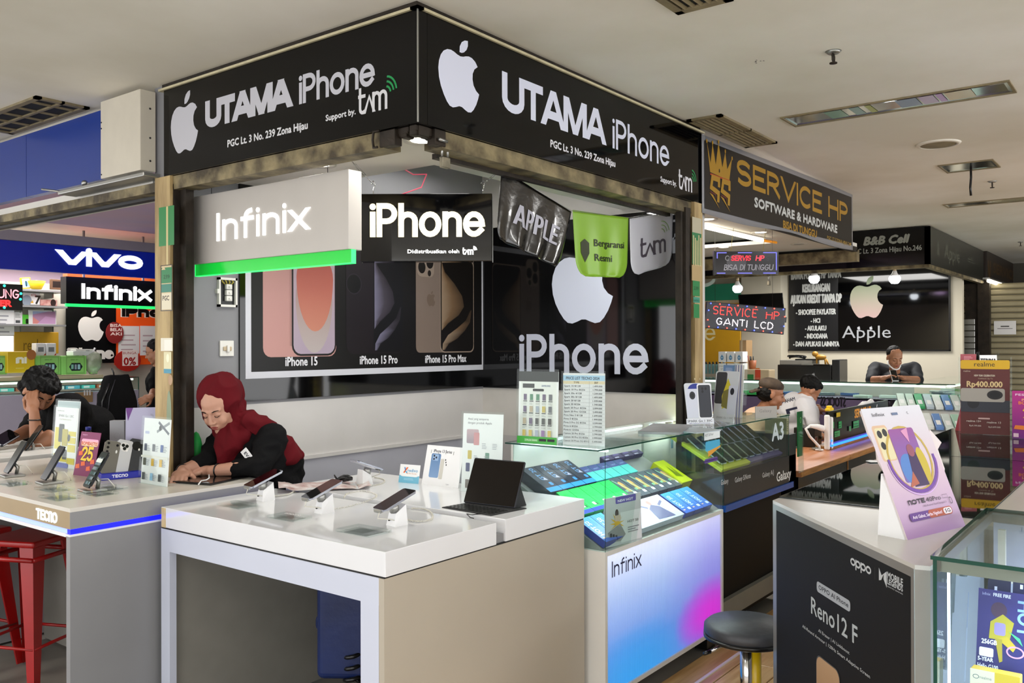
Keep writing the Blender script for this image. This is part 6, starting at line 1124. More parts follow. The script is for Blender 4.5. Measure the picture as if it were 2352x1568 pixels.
T4('Reno12 F', (1864, 1407), (1864, 1369), (1970, 1476), 'a9b0b4', bold=.02); T4('AI Eraser | AI Linkboost', (1880.6, 1450), (1880.6, 1443), (1952, 1500), bold=.01); T4('All-Round Armour | 120Hz Smart Adaptive Screen', (1844, 1440), (1844, 1433), (1999.4, 1556), bold=.01)
x0, y0 = f(1876, 1600); x1, y1_ = f(1930, 1545); a.rr(x0, y0 - .2, x1, y1_ + .004, .03, '4a4a4a'); a.rr(x0 + .003, y0 - .2, x1 - .003, y1_, .03, '7a5a3c', 'a98a6a')
a.done(); part('corner_joint', M_metal, oc, ('box', lo - .004, -.002, .0, lo, 0, ZO - .012))
# glass-topped cases behind it
def glasscase(name, lab, x0, y0, x1, y1, z, base_h, frame=True):
    t = thing(name, lab, 'counter', (x0, y0, 0)); w = x1 - x0; d = y1 - y0; part('base', M_whitesat, t, ('box', .01, .01, 0, w - .01, d - .01, base_h)); part('well', mat('slate_well', '4c5a60', .4, noise_amt=.1), t, ('box', .02, .02, base_h, w - .02, d - .02, base_h + .01)); part('liner', mat('pale_liner', 'a9b4b2', .4, noise_amt=.05), t, ('box', .02, d - .16, base_h + .01, w - .02, d - .13, z - .05), ('box', .3, .02, base_h + .01, .55, d - .02, base_h + .03))
    part('glass_side', M_glass, t, ('box', 0, 0, base_h, .006, d, z), ('box', w - .006, 0, base_h, w, d, z), ('box', .006, 0, base_h, w - .006, .006, z), ('box', .006, d - .006, base_h, w - .006, d, z))
    part('glass_top', M_glasst, t, ('box', -.002, -.002, z, w, d + .002, z + .009)); part('glass_edge', mat('dark_glass_edge', '0c1a1c', .1), t, ('box', -.004, -.004, z, -.002, d + .004, z + .009), ('box', -.004, d + .002, z, w, d + .004, z + .009), ('box', w, -.004, z, w + .002, d + .004, z + .009), ('box', -.004, -.004, z, w, -.002, z + .009)); return t
glasscase('glass_counter', 'empty glass-topped counter behind the leaning promo standee', 3.325, .535, 5.03, 1.232, ZO - .004, .72); glasscase('glass_counter', 'glass-topped counter carrying the yellow-headed stand', 5.05, .40, 6.7, 1.25, ZO - .004, .72)
t = thing('cardboard_tag', 'small white leaf-shaped tag lying on the near glass', 'tag', at(2003, 1060, z=ZO + .008)); part('tag', M_cardw, t, ('prism', [(-.03, 0), (0, -.035), (.05, -.03), (.04, .02), (0, .03)], 0, .003))
# leaning promo standee
def note(a, w, h):
    a.rect(0, 0, w, h * .52, 'b08cbc', 'c8b4be'); a.rect(0, h * .52, w, h, 'c8b4be', 'c9cad2')
    a.rr(w * .06, h * .58, w * .3, h * .86, .012, 'caa98a'); a.rr(w * .09, h * .59, w * .29, h * .84, .01, 'cfc6a0'); [a.ell(w * x_, h * y_, .013, .013, '15151c') for x_, y_ in ((.15, .79), (.24, .80), (.15, .70))]
    a.ring(w * .5, h * .58, w * .34, h * .25, .010, 'b49a48'); a.rr(w * .3, h * .40, w * .72, h * .82, .01, '6a5fa8', '8a4a8e'); a.ell(w * .44, h * .5, w * .14, h * .12, '4b77b8'); a.ell(w * .68, h * .52, w * .08, h * .14, 'b8a434'); a.poly([(w * .42, h * .36), (w * .66, h * .36), (w * .62, h * .62), (w * .5, h * .66)], '34204e'); a.poly([(w * .34, h * .36), (w * .5, h * .38), (w * .46, h * .48)], 'a85a44'); a.ell(w * .55, h * .64, w * .06, h * .05, '8a4a5c'); a.poly([(w * .5, h * .8), (w * .62, h * .82), (w * .58, h * .7)], 'c98ab0')
    a.line(arc(w * .52, h * .57, w * .38, h * .25, 175, 365, 22), .012, '6a3c98'); a.line(arc(w * .52, h * .56, w * .41, h * .265, 180, 360, 22), .004, 'c9a4dc')
    a.text('Infinix', w * .14, h * .93, .012, '4a4a52', width=w * .2); a.rect(w * .46, h * .93, w * .56, h * .95, '5a6a8a'); a.text('t.', w * .72, h * .93, .012, '4a4a52')
    a.word(['n2', 'O', 'T', 'E'], w * .2, h * .235, w * .48, h * .272, .0042, '2b2030', gap=.2); a.text('40Pro', w * .50, h * .235, .0145, '2b2030', width=w * .25); a.frame(w * .78, h * .24, w * .87, h * .268, .001, '6a5a70'); a.text('All-Round FastCharge2.0', w * .42, h * .205, .006, '6a5670', width=w * .4); a.ring(w * .9, h * .215, .008, .010, .002, '1c1420')
    a.rr(w * .14, h * .115, w * .86, h * .175, .011, '5a2c84'); a.rr(w * .45, h * .115, w * .86, h * .175, .011, 'a8482c'); a.text('Anti Gabut, Serba Ngebut!', w * .18, h * .133, .010, 'e8d8ec', width=w * .5, bold=.03); a.rr(w * .71, h * .122, w * .85, h * .168, .009, 'e8e0e8'); a.text('5G', w * .735, h * .133, .011, '2b2030', width=w * .09, bold=.04)
A = at(2085, 1240, z=ZO); B = at(2218, 1208, z=ZO); d = B - A; st = thing('standee', 'tall lilac cut-out promo standee with two phones and an oval artwork', 'standee', A); st.rotation_euler = (math.radians(-22), 0, math.atan2(d.y, d.x)); w = d.length; h = .42
outl = [(0, 0), (w, 0), (w * 1.0, h * .06), (w * .98, h * .42), (w * 1.02, h * .46), (w * 1.03, h * .62), (w * 1.14, h * .67), (w * 1.02, h * .79), (w * .93, h * .68), (w * .84, h * .76), (w * .82, h * .99), (w * .78, h), (w * .04, h), (0, h * .985), (-.004, h * .80), (w * .04, h * .7), (-.004, h * .6), (w * .03, h * .5), (0, h * .45)]
part('board', mat('standee_edge', 'cfc4c4', .5, noise_amt=.02), st, ('prism', outl, .006, 0, 'y')); a = Art(st, 'print', (0, 0, 0)); note(a, w, h); a.done(); part('strut', M_cardw, st, ('add', [(-.005, .006, 0), (.03, .006, 0), (.03, .006, h * .5), (-.005, .006, h * .5), (-.005, .09, .035), (.03, .09, .035)], [(0, 1, 2, 3), (3, 2, 5, 4), (0, 3, 4), (1, 5, 2)]))
# yellow-headed stand and its neighbours
def rm(a, w, h):
    a.rect(0, 0, w, h, '5c2420'); a.rr(0, h * .88, w, h, .01, 'dcae1c'); a.text('realme', w * .28, h * .915, .030, '3a2c14', width=w * .42); a.text('realme', w * .06, h * .84, .012, 'c9b4a0', width=w * .14); a.text('NEW YEAR CELEBRATION', w * .28, h * .78, .012, 'd8c8b4', width=w * .42, bold=.03); a.text('Cashback Up To', w * .36, h * .745, .008, 'c0a890', width=w * .3)
    a.text('Rp400.000', w * .13, h * .64, .036, 'd9bc88', width=w * .72, bold=.05); a.rect(0, h * .30, w, h * .46, '30323c'); a.ell(w * .26, h * .42, .035, .035, '1c1c22'); a.rr(-.0, h * .44, w * .9, h * .62, .012, 'a9a39a'); a.ell(w * .7, h * .535, .045, .03, '1f1d1c'); a.ell(w * .7, h * .535, .030, .020, '0c0c0e')
    a.rr(w * .36, h * .205, w * .6, h * .225, .004, 'c9a8a4'); a.text('realme 13+', w * .12, h * .165, .012, 'd8ccc4', width=w * .3, bold=.02); a.text('realme 13', w * .54, h * .155, .012, 'd8ccc4', width=w * .28, bold=.02); a.text('Rp4.199.000', w * .18, h * .105, .010, 'd8ccc4', width=w * .24); a.text('Rp3.699.000', w * .57, h * .095, .010, 'd8ccc4', width=w * .24)
sheetstand('promo_stand', 'maroon phone poster with yellow header in a clear stand', 2207, 2320, (995, 1000), 827, ZO + .006, rm, cat='poster', lean=1)
def mg(a, w, h): a.rect(0, 0, w, h, '6a1a7a', 'c02a8a'); a.text('FEST', w * .1, h * .9, .012, 'f2d0e8', width=w * .4, bold=.04); a.text('PROMO', w * .3, h * .79, .014, 'f2a080', width=w * .6, bold=.05); a.text('BOMBASTIS', w * .2, h * .72, .018, 'f0804a', width=w * .9, bold=.05); a.word('25', w * .35, h * .42, w * 1.2, h * .68, .02, 'e8b82c'); a.rect(w * .04, h * .03, w * .2, h * .11, 'd8b8c8'); a.poly([(w * .05, h * .2), (w, h * .16), (w, h * .26), (w * .1, h * .28)], 'e07a2a')
sheetstand('promo_stand', 'magenta promo sheet in a clear stand cut by the right edge', 2325, 2400, (1006, 1010), 898, ZO + .006, mg, cat='poster', lean=1)
card('card', 'small red card standing behind the yellow-headed stand', 2207, 2243, (993, 993), 813, ZO + .006, 0, mat('rose_card', '9c3a44', .4, noise_amt=.05), lambda a, w, h: a.qlines(w * .2, h * .93, w * .8, h * .98, 3, 'd0909a', .4), lean=0)
sheetstand('sign_stand', 'white sign with a bold black word behind the yellow header', 2257, 2297, (994, 994), 815, ZO + .006, lambda a, w, h: a.text('TERIMA', w * .05, h * .90, .028, '202020', width=w * .9, bold=.06), cat='sign')
# near glass case with blue light
KX = 2.412; KY = .497; KZ = 1.05; kc = thing('showcase', 'glass case glowing blue-white with phone cartons, right foreground corner', 'showcase', (KX, KY, 0)); KW = .80; KD = .62
part('base', M_whitesat, kc, ('box', .01, -KD, 0, KW, -.01, .42)); part('top_rail', M_frm, kc, ('box', .006, -KD, KZ - .03, .022, -.006, KZ), ('box', KW - .02, -KD, KZ - .03, KW, 0, KZ), ('box', 0, -.016, KZ - .03, KW, -.006, KZ)); part('glass_front', M_glass, kc, ('box', 0, -KD, .42, .006, 0, KZ)); part('glass_end', M_glass, kc, ('box', .006, -.006, .42, KW, 0, KZ)); part('glass_top', M_glass, kc, ('box', -.004, -KD, KZ, KW, .004, KZ + .010))
part('glass_edge', M_gedge, kc, ('box', -.006, -KD, KZ, -.004, .004, KZ + .010), ('box', -.006, .004, KZ, KW, .006, KZ + .010), ('box', -.0012, -.008, .42, 0, .0012, KZ), ('box', 0, 0, .42, .006, .0012, KZ), ('box', KW - .001, -KD, KZ, KW + .001, .004, KZ + .01))
part('back_panel', mat('pale_blue_back', 'b4bcd8', .3, noise_amt=.03), kc, ('box', KW - .03, -KD, .42, KW - .02, -.02, KZ - .03)); part('frame', M_whitesat, kc, ('box', KW - .15, -.3, .86, KW - .13, -.28, KZ - .03), ('box', KW - .15, -.3, .86, KW - .13, -.05, .88), ('box', KW - .15, -.07, .86, KW - .13, -.05, KZ - .03)); part('led_strip', mat('cool_led', 'c9d4ff', .3, emit=5), kc, ('box', .026, -KD + .01, KZ - .026, .034, -.03, KZ - .016), ('box', .05, -.028, .45, .056, -.022, KZ - .04))
area('case_led', (KX + .12, KY - .32, KZ - .04), .5, 7, (.72, .76, 1), (0, .5, 0), sy=.04); area('case_led', (KX + .5, KY - .3, KZ - .04), .5, 4, (.72, .76, 1), (0, 0, 0), sy=.04)
def hbox(a, w, h):
    a.rect(0, 0, w, h, '2a2a66', '3a3480'); a.text('Infinix', w * .08, h * .93, .008, 'b4b8f0', width=w * .16); a.text('FREE FIRE', w * .3, h * .93, .009, 'e0e2ff', width=w * .34, bold=.04); a.X = Matrix(((0, 1, w * .78), (-1, 0, h * .92), (0, 0, 1))); a.word('HOT', 0, 0, h * .4, .035, .007, '8fb8f4'); a.X = Matrix.Identity(3)
    a.ell(w * .42, h * .78, w * .16, h * .09, '4a3454'); a.poly([(w * .24, h * .45), (w * .64, h * .45), (w * .72, h * .66), (w * .5, h * .74), (w * .26, h * .64)], 'b4a83a'); a.rr(w * .34, h * .5, w * .56, h * .64, .006, '9a8cc8'); a.poly([(w * .4, h * .46), (w * .72, h * .34), (w * .78, h * .4), (w * .6, h * .5)], 'c4ae3a'); a.poly([(w * .36, h * .46), (w * .46, h * .2), (w * .52, h * .22), (w * .5, h * .46)], 'a89a3a'); a.ring(w * .76, h * .34, .02, .014, .004, 'd09ac8'); a.poly([(w * .62, h * .56), (w * .9, h * .42), (w * .84, h * .5)], '4ac88a')
    a.text('256GB', w * .1, h * .385, .012, 'e4e8ff', width=w * .3, bold=.05); a.rr(w * .06, h * .24, w * .34, h * .34, .004, 'dfe4fa'); a.text('5-YEAR', w * .04, h * .19, .010, 'dfe4fa', width=w * .3, bold=.05); a.text('Helio G100', w * .04, h * .11, .012, 'dfe4fa', width=w * .4, bold=.03); a.qlines(w * .04, h * .05, w * .8, h * .09, 2, '8fb8c8', .3)
def kbox(name, lab, px0, px1, py0, py1, X, m, artf, th=.05, tilt=.25, grp=None):
    f = Fr('X', X, (0, 0, 0)); u0, v0 = f(px0, py1); u1, v1 = f(px1, py0); t = thing(name, lab, 'box', (X, -u0, v0), RZL, grp); t.rotation_euler = (-tilt, 0, RZL); w = u1 - u0; h = v1 - v0; part('carton', m, t, ('rbox', 0, 0, 0, w, th, h, .002, 1)); a = Art(t, 'print', (0, 0, 0)); artf(a, w, h); a.done(); return t
m_in = mat('carton_indigo', '2c2a5c', .4, noise_amt=.05); kbox('phone_carton', 'indigo phone carton with a yellow-clad figure in the blue-lit case', 2240, 2358, 1372, 1552, 2.72, m_in, hbox)
kbox('phone_carton', 'yellow and cream carton at the bottom of the blue-lit case', 2226, 2340, 1560, 1700, 2.62, mat('carton_cream_yellow', 'c9ac3a', .4, noise_amt=.03), lambda a, w, h: (a.rect(0, 0, w, h, 'd8bc40'), a.rect(0, 0, w * .5, h, 'e6e2cc'), a.ring(w * .12, h * .9, .007, .005, .0015, '5a6a7a'), a.text('realme', w * .2, h * .88, .008, '8a9098', width=w * .24)), tilt=.1)
def dum(a, w, h): a.rr(0, 0, w, h, .012, '23264c'); a.rect(w * .3, h * .7, w * .42, h * .8, 'dfe2ff'); a.qlines(w * .5, h * .5, w * .85, h * .75, 3, '8f94d8', .4)
kbox('phone_dummy', 'dark rounded phone dummy behind the indigo carton', 2266, 2318, 1334, 1420, 2.86, m_in, dum, th=.01); kbox('phone_dummy', 'dark phone dummy at the right edge of the blue-lit case', 2324, 2380, 1330, 1420, 2.86, m_in, dum, th=.01)
kbox('leaflet_holder', 'pale upright card strip in the blue-lit case', 2190, 2216, 1365, 1560, 2.9, mat('ice_card', 'b8c0e4', .4, noise_amt=.03), lambda a, w, h: (a.rect(0, h * .6, w, h, '6f8fc8'), a.qlines(w * .1, h * .64, w * .9, h * .84, 4, 'a8c0e8', .4)), th=.006)
# round bar stool by the right counter
def barstool(loc, r, h, lab, m, pole=None, rz=0):
    t = thing('bar_stool', lab, 'stool', loc, rz); part('seat', m, t, ('lathe', [(0, h), (r * .9, h - .004), (r * .99, h - .018), (r, h - .04), (r * .96, h - .062), (r * .8, h - .066), (0, h - .066)], 40)); part('seat_trim', M_black, t, ('lathe', [(r * .9, h - .066), (r * 1.005, h - .05), (r * 1.005, h - .066), (r * .9, h - .075)], 40)); part('column', M_chrome, t, ('tube', [(0, 0, .02), (0, 0, h - .07)], .028, 16)); part('base', M_chrome, t, ('lathe', [(0, 0), (.19, 0), (.185, .012), (.03, .03), (0, .03)], 32)); part('lever', M_chrome, t, ('tube', [(0, 0, h - .09), (-.12, .02, h - .10), (-.16, .02, h - .115)], .005, 8)); part('lever_grip', M_black, t, ('tube', [(-.16, .02, h - .115), (-.19, .02, h - .12)], .008, 8))
    if pole: part('sleeve', pole, t, ('tube', [(.03, -.02, .02), (.03, -.02, h - .1)], .022, 12))
    return t
M_seat = mat('cracked_grey_vinyl', '3a3c42', .45, noise_amt=.3, scale=18, bump=.2, bscale=25); barstool((3.46, 1.425, 0), .175, .45, 'round grey padded bar stool between the lit showcase and the right counter', M_seat, mat('yellow_sleeve', 'c9a80c', .3, noise_amt=.05), rz=-.6)
# ------------------------------------------------------------------ repair kiosk under the banner
bn = thing('banner', 'hanging vinyl banner with gold repair lettering and crown emblem', 'banner', (4.645, 2.160, 2.30)); f = FP((4.645, 2.160, 2.30), 0)
P_ = [f(1613, 488), f(1960, 574), f(1958, 444), f(1612, 308)]; m = MB(); n = 50; vs = []
for j in range(9):
    for i in range(n + 1):
        u = i / n; v = j / 8; a0 = Vector(P_[0]).lerp(Vector(P_[1]), u); a1 = Vector(P_[3]).lerp(Vector(P_[2]), u); q = a0.lerp(a1, v); q.y += (-.012 * math.sin(u * PI * 3) * (1 - v) if j == 0 else 0); vs.append((q.x, -.004 * math.sin(u * 17) * (1 - v), q.y))
o = m.add(vs, [(j * (n + 1) + i, j * (n + 1) + i + 1, (j + 1) * (n + 1) + i + 1, (j + 1) * (n + 1) + i) for j in range(8) for i in range(n)], True).build('sheet', mat('banner_white', '8f8f94', .3, noise_amt=.05), bn); o.modifiers.new('s', 'SOLIDIFY').thickness = .002
a = Art(bn, 'print', (0, -.006, 0)); q = [f(1617, 479), f(1955, 563), f(1954, 453), f(1616, 322)]; a.poly(q, '110d0d'); GO = 'a67e22'
def W4(fn, s, lb, rb, lt, col, t=None, **k):
    x0, y0 = f(*lb); x1, _ = f(*rb); h = f(*lt)[1] - y0
    if t: a.word(s, x0, y0, x1, y0 + h, t, col, **k)
    else: a.text(s, x0, y0, h, col, width=x1 - x0, **k)
W4(0, 'SERVICE HP', (1690, 422), (1945, 495), (1690, 362), GO, t=.030, gap=.16)
W4(0, 'SOFTWARE & HARDWARE', (1731, 474), (1921, 528), (1731, 453), 'c3c7c6', bold=.07); W4(0, 'BISA DI TUNGGU', (1797, 523), (1874, 541), (1797, 506), GO, bold=.05); W4(0, 'PGC LT.3 ZONA HIJAU 248', (1898, 549), (1953, 564), (1898, 541), 'a98a3c', bold=.02)
x0, y0 = f(1650, 478); xl = f(1621, 340)[0]; xr = f(1679, 365)[0]; yt = f(1650, 352)[1]; yb = f(1650, 403)[1]; yc = f(1650, 382)[1]; w = xr - xl
a.poly([(xl + w * .12, yb), (xl + w * .88, yb - .01), (xr, yt - .0), (xl + w * .8, yc - .0), (xl + w * .72, yt + .02), (xl + w * .6, yc), (xl + w * .45, yt + .06), (xl + w * .34, yc), (xl + w * .22, yt + .04), (xl + w * .14, yc), (xl, yt + .04)], GO); [a.ell(xl + w * k, yt + v_, .010, .012, GO, 10) for k, v_ in ((0, .04), (.22, .045), (.45, .065), (.72, .025), (1, 0))]; a.ell(xl + w * .48, (yb + yc) / 2, .008, .012, '1d1716'); a.rect(xl + w * .12, yb - .016, xl + w * .9, yb - .006, 'a83c1c')
for dx in (.12, .54):
    xx = xl + w * dx; h = yb - .02 - y0; q_ = w * .34
    a.line([(xx + q_, y0 + h * .70), (xx + q_, y0 + h * .96), (xx + q_ * .25, y0 + h * .96), (xx + q_ * .1, y0 + h * .62), (xx + q_ * .95, y0 + h * .50), (xx + q_ * .9, y0 + h * .18)], .032, GO); a.poly([(xx - .01, y0 + h * .42), (xx + q_ * .3, y0 + h * .38), (xx + q_ + .012, y0 - h * .04), (xx + q_ * .6, y0 + h * .16)], GO); a.line([(xx, y0 + h * .46), (xx + q_ * .6, y0 + h * .42), (xx + q_ * .65, y0 + h * .3)], .010, '5a201c')
a.done()
struct('ceiling_soffit', M_soffit, ('box', 4.80, 2.20, 2.43, 7.78, 2.68, 2.46), ('box', 7.05, 2.68, 2.43, 7.78, 6.4, 2.46))
struct('wall_repair', mat('purple_paint', '9a82b8', .7, noise_amt=.06), ('box', 4.80, 3.7, 2.40, 7.05, 3.78, 2.835)); struct('trim_17', M_rust, ('box', 7.70, 2.18, 2.30, 7.78, 6.4, 2.40)); struct('trim_18', M_rustd, ('box', 4.66, 2.18, 2.38, 7.72, 2.22, 2.42))
for (px, py, l) in ((1625, 503, 'lit downlight beside the right beige post'), (1747, 533, 'lit downlight right of the slanting tube light'), (1662, 567, 'lit downlight above the acrylic repair sign'), (1835, 560, 'unlit downlight under the banner')):
    q = at(px, py, z=2.43); downlight(q.x, q.y, 2.43, l, r=.05, lit='unlit' not in l)
tl = thing('tube_light', 'lit fluorescent tube under the banner with an orange end', 'lamp', at(1613, 519, z=2.41)); q = at(1750, 552, z=2.41); q2 = at(1783, 557, z=2.41); o_ = tl.location
part('tube', M_tube, tl, ('tube', [(0, 0, 0), q - o_], .016, 12)); part('batten', M_soffit, tl, ('tube', [(0, 0, .02), q2 - o_ + Vector((0, 0, .02))], .010, 6)); part('end_cap', mat('orange_cap', 'e8941c', .4, emit=.3), tl, ('tube', [q - o_, q2 - o_], .010, 8))
# acrylic neon sign and LED dot sign
q = at(1643, 625, z=2.10); A = Vector((5.805, 2.615, 2.09)); rz = math.atan2(2.261 - 2.615, 6.076 - 5.805); ns = thing('neon_sign', 'dark acrylic sign with a red neon word above a grey line', 'sign', A, rz); w = .45
part('plate', mat('smoked_acrylic', '17141c', .12, noise_amt=.1), ns, ('box', 0, 0, 0, w, .01, .165)); part('side', M_black, ns, ('box', -.012, -.005, -.003, 0, .03, .168)); a = Art(ns, 'neon_letters', (0, 0, 0), m=LIT, d=.002)
for (x0, x1, y) in ((.01, .08, .155), (.16, .26, .155), (.34, .43, .155), (.01, .07, .01), (.16, .26, .01), (.34, .43, .01)): a.rect(x0, y - .003, x1, y + .003, '6a6ae0')
a.rect(.01, .115, .016, .158, '6a6ae0'); a.rect(.43, .03, .436, .158, '6a6ae0'); a.word('SERVIS', .11, .098, .25, .135, .006, 'ff3040', slant=.15); a.word('HP', .285, .098, .345, .135, .006, 'ff4050', slant=.15); a.done()
a = Art(ns, 'unlit_letters', (0, 0, 0)); a.ell(.15, .085, .07, .06, '55555c'); a.word('C', .07, .098, .10, .135, .005, '9a9aa0'); a.word('S', .36, .098, .385, .13, .005, '4a4a50'); a.word('BISA DI TUNGGU', .06, .03, .41, .072, .006, 'a9a9b4', slant=.12); a.done()
for u in (.11, .34): d_ = Vector((math.cos(rz), math.sin(rz), 0)); wire('hang_wire', 'thin cord holding the %s end of the acrylic neon sign' % ('left' if u < .2 else 'right'), [A + d_ * u + Vector((0, 0, .165)), A + d_ * (u + .02) + Vector((0, 0, .33))], .0015, mat('yellow_wire', 'a89a3a'))
ls = thing('led_sign', 'LED dot sign with red and white words and blue border dots', 'sign', (5.943, 2.765, 1.715)); ls.rotation_euler = (0, .088, math.atan2(2.30 - 2.765, 6.295 - 5.943)); w = .585; h = .195
part('case', mat('led_case', '0c0a1c', .3, noise_amt=.1), ls, ('rbox', 0, 0, 0, w, .03, h, .004)); part('bracket', M_black, ls, ('box', -.015, .005, .03, 0, .025, .07), ('box', w, .005, .09, w + .012, .025, .13)); a = Art(ls, 'led_dots', (0, 0, 0), m=LED, eps=.001)
a.word('SERVICE', .05, .105, .38, .170, .008, 'ff2a24', dots=.0034, gap=.26); a.word('HP', .44, .105, .54, .165, .008, 'ff2a24', dots=.0034); a.word('GANTI', .08, .03, .31, .085, .008, 'fff0f4', dots=.0034, gap=.26); a.word('LCD', .36, .028, .50, .083, .008, 'fff0f4', dots=.0034, gap=.26)
for i in range(9): a.ell(.03 + i * .066, h - .012, .005, .005, '3a4aff' if i % 2 == 0 else 'ff3a2a', 8); a.ell(.03 + i * .066, .012, .005, .005, '3a4aff' if i % 2 else 'ff3a2a', 8)
for i in range(2): a.ell(.014, .06 + .07 * i, .005, .005, '3a4aff' if i else 'ff3a2a', 8); a.ell(w - .014, .06 + .07 * i, .005, .005, 'ff3a2a' if i else '3a4aff', 8)
a.done()
chainlock(1766, 645, 'small padlock hanging under the beam right of the acrylic sign', X=7.68)
for u in (.08, .5): d_ = Vector((math.cos(ls.rotation_euler.z), math.sin(ls.rotation_euler.z), 0)); b_ = ls.location + d_ * u + Vector((0, 0, h - u * .088)); wire('hang_wire', 'thin cord holding the %s end of the LED dot sign' % ('left' if u < .2 else 'right'), [b_, Vector((b_.x, b_.y, 2.43))], .0012, M_black)
# wood repair counter
wc = thing('repair_counter', 'wood-topped repair counter with black front and blue light line', 'counter', (5.60, 1.935, 0)); M_wd = mat('orange_wood_top', 'c98a62', .35, scale=3, col2='b87850', stretch=(1, 10, 1)); M_we = mat('wood_edge', 'a87434', .4, scale=6, col2='7a4e1c', stretch=(1, 1, 8))
part('worktop', M_wd, wc, ('box', 0, .004, .735, 1.05, .45, .775)); part('worktop', M_wd, wc, ('box', 1.056, .004, .735, 3.0, .45, .775)); part('edge', M_we, wc, ('box', 0, 0, .735, 1.05, .004, .772)); part('edge', M_we, wc, ('box', 1.056, 0, .735, 3.0, .004, .772)); part('front_panel', mat('gloss_black_panel', '070709', .2, noise_amt=.1, spec=.2), wc, ('box', 0, .02, .06, 1.05, .04, .735), ('box', 1.056, .02, .06, 3.0, .04, .735)); part('joint', M_we, wc, ('box', 1.05, .015, 0, 1.056, .04, .735)); part('carcass', M_black, wc, ('box', 0, .04, .0, 3.0, .43, .73))
rb = thing('service_board', 'long black display board on the repair counter with orange and green lettering', 'board', (6.86, 2.16, .777)); part('plinth', M_we, rb, ('box', 0, -.02, 0, 1.7, .1, .022)); part('led_line', mat('azure_led', '1e6cff', .3, emit=2.5), rb, ('box', .0, -.03, .022, 1.68, -.015, .036)); part('board', mat('gloss_black_panel', '0b0b0e', .12), rb, ('box', 0, 0, .022, 1.75, .02, .29)); part('purple_underside', mat('purple_film', '5a4488', .3, noise_amt=.1), rb, ('box', .0, -.015, .022, 1.7, 0, .05))
f = FP((6.86, 2.16, .777), 0); a = Art(rb, 'lettering', (0, 0, 0), m=PRINTG, eps=.0006); x0, y0 = f(1963, 962); x1, _ = f(2000, 950); a.text('SERVICE HP', x0, y0 + .01, .07, 'd0861c', width=x1 - x0, bold=.06)
x0, y0 = f(2007, 968); a.apple(x0, y0, .15, 'c9ccd0', w=.17); 
for (x, y, w_, h_) in ((1907, 985, .09, .05), (1925, 984, .08, .055), (1915, 1004, .14, .045), (1958, 984, .16, .06), (1948, 990, .05, .04)): u, v = f(x, y); a.rect(u, v, u + w_, v + h_, '1f8a4c'); a.qlines(u + .01, v + .01, u + w_ - .01, v + h_ - .005, 2, '0e3a20', .3)
u, v = f(1918, 958); a.rect(u, v, u + .1, v + .035, 'b89a1c'); u, v = f(1922, 962); a.text('BACOT', u, v, .02, '222018'); u, v = f(2024, 945); a.text('Peralatan', u, v, .03, 'c9c02c', width=.2, bold=.03); a.done()
t = thing('tissue_box', 'small yellow toy car on the black repair board', 'toy', at(1905, 943, Y=2.17)); part('body', M_yellow, t, ('rbox', -.05, -.02, 0, .05, .02, .022, .006)); part('roof', M_yellow, t, ('rbox', -.025, -.018, .02, .02, .018, .04, .006)); t.name = 'toy_car'
t = thing('headphones', 'white over-ear headband lying on top of the repair board', 'headphones', at(1990, 938, Y=2.2)); part('band', M_cardw, t, ('tube', [(-.22, 0, -.03), (-.2, 0, .03), (-.1, 0, .05), (.05, 0, .045), (.15, 0, .06), (.2, 0, .03)], .02, 10)); part('pad', M_cream, t, ('ell', (-.2, 0, -.02), (.03, .03, .035)))
# white gooseneck lamp, white stand and small things on the wood top
q = at(1882, 1034, z=.778); lp = thing('desk_lamp', 'white jointed magnifier lamp on the repair counter', 'lamp', q); lp.scale = (.5, .5, .5); part('base', M_cardw, lp, ('rbox', -.05, -.05, 0, .05, .05, .02, .006)); part('arm', M_cardw, lp, ('tube', [(0, 0, .02), (0, 0, .06), (-.14, .1, .22), (-.20, .14, .34), (-.12, .10, .38)], .02, 10)); part('head', M_cardw, lp, ('tube', [(-.12, .10, .38), (0, .02, .36), (.10, -.02, .33), (.15, -.04, .30)], .03, 10, True, [.025, .045, .05, .03])); part('lens_ring', M_metal, lp, ('tube', [(.15 + .012 * math.sin(i * .7), -.04 + .05 * math.cos(i * .7), .30 + .05 * math.sin(i * .7)) for i in range(10)], .008, 6))
q = at(1903, 1032, z=.778); t = thing('gadget_stand', 'white twin-armed gadget holder with a blue light', 'holder', q); part('arm', M_cardw, t, ('rbox', -.05, -.02, 0, -.015, .02, .27, .012, 3)); part('arm', M_cardw, t, ('rbox', .03, -.02, 0, .065, .02, .25, .012, 3)); part('back', M_cream, t, ('rbox', -.02, 0, .02, .035, .02, .12, .006)); part('indicator', mat('azure_led', '1e6cff', .3, emit=2.5), t, ('ell', (0, -.025, .07), (.018, .006, .01)))
q = at(1862, 1022, z=.778); t = thing('power_supply', 'black bench power supply with a red and white label', 'device', q, .1); part('case', M_black, t, ('rbox', -.14, -.06, 0, .12, .1, .15, .006)); part('label', M_cardw, t, ('box', -.12, -.062, .04, -.03, -.060, .08)); part('display', mat('red_label', 'b8303a', .4, noise_amt=.05), t, ('box', -.115, -.064, .05, -.075, -.062, .075)); part('knob', M_metal, t, ('tube', [(.07, -.06, .06), (.07, -.075, .06)], .012, 10))
t = thing('solder_reel', 'white round fan reel behind the power supply', 'reel', at(1860, 1005, z=.80) + Vector((.05, .08, 0))); part('rim', M_cardw, t, ('tube', [(.11 * math.cos(i * PI / 12), 0, .06 + .11 * math.sin(i * PI / 12)) for i in range(25)], .012, 8)); part('hub', M_cream, t, ('ell', (0, 0, .06), (.05, .03, .05)))
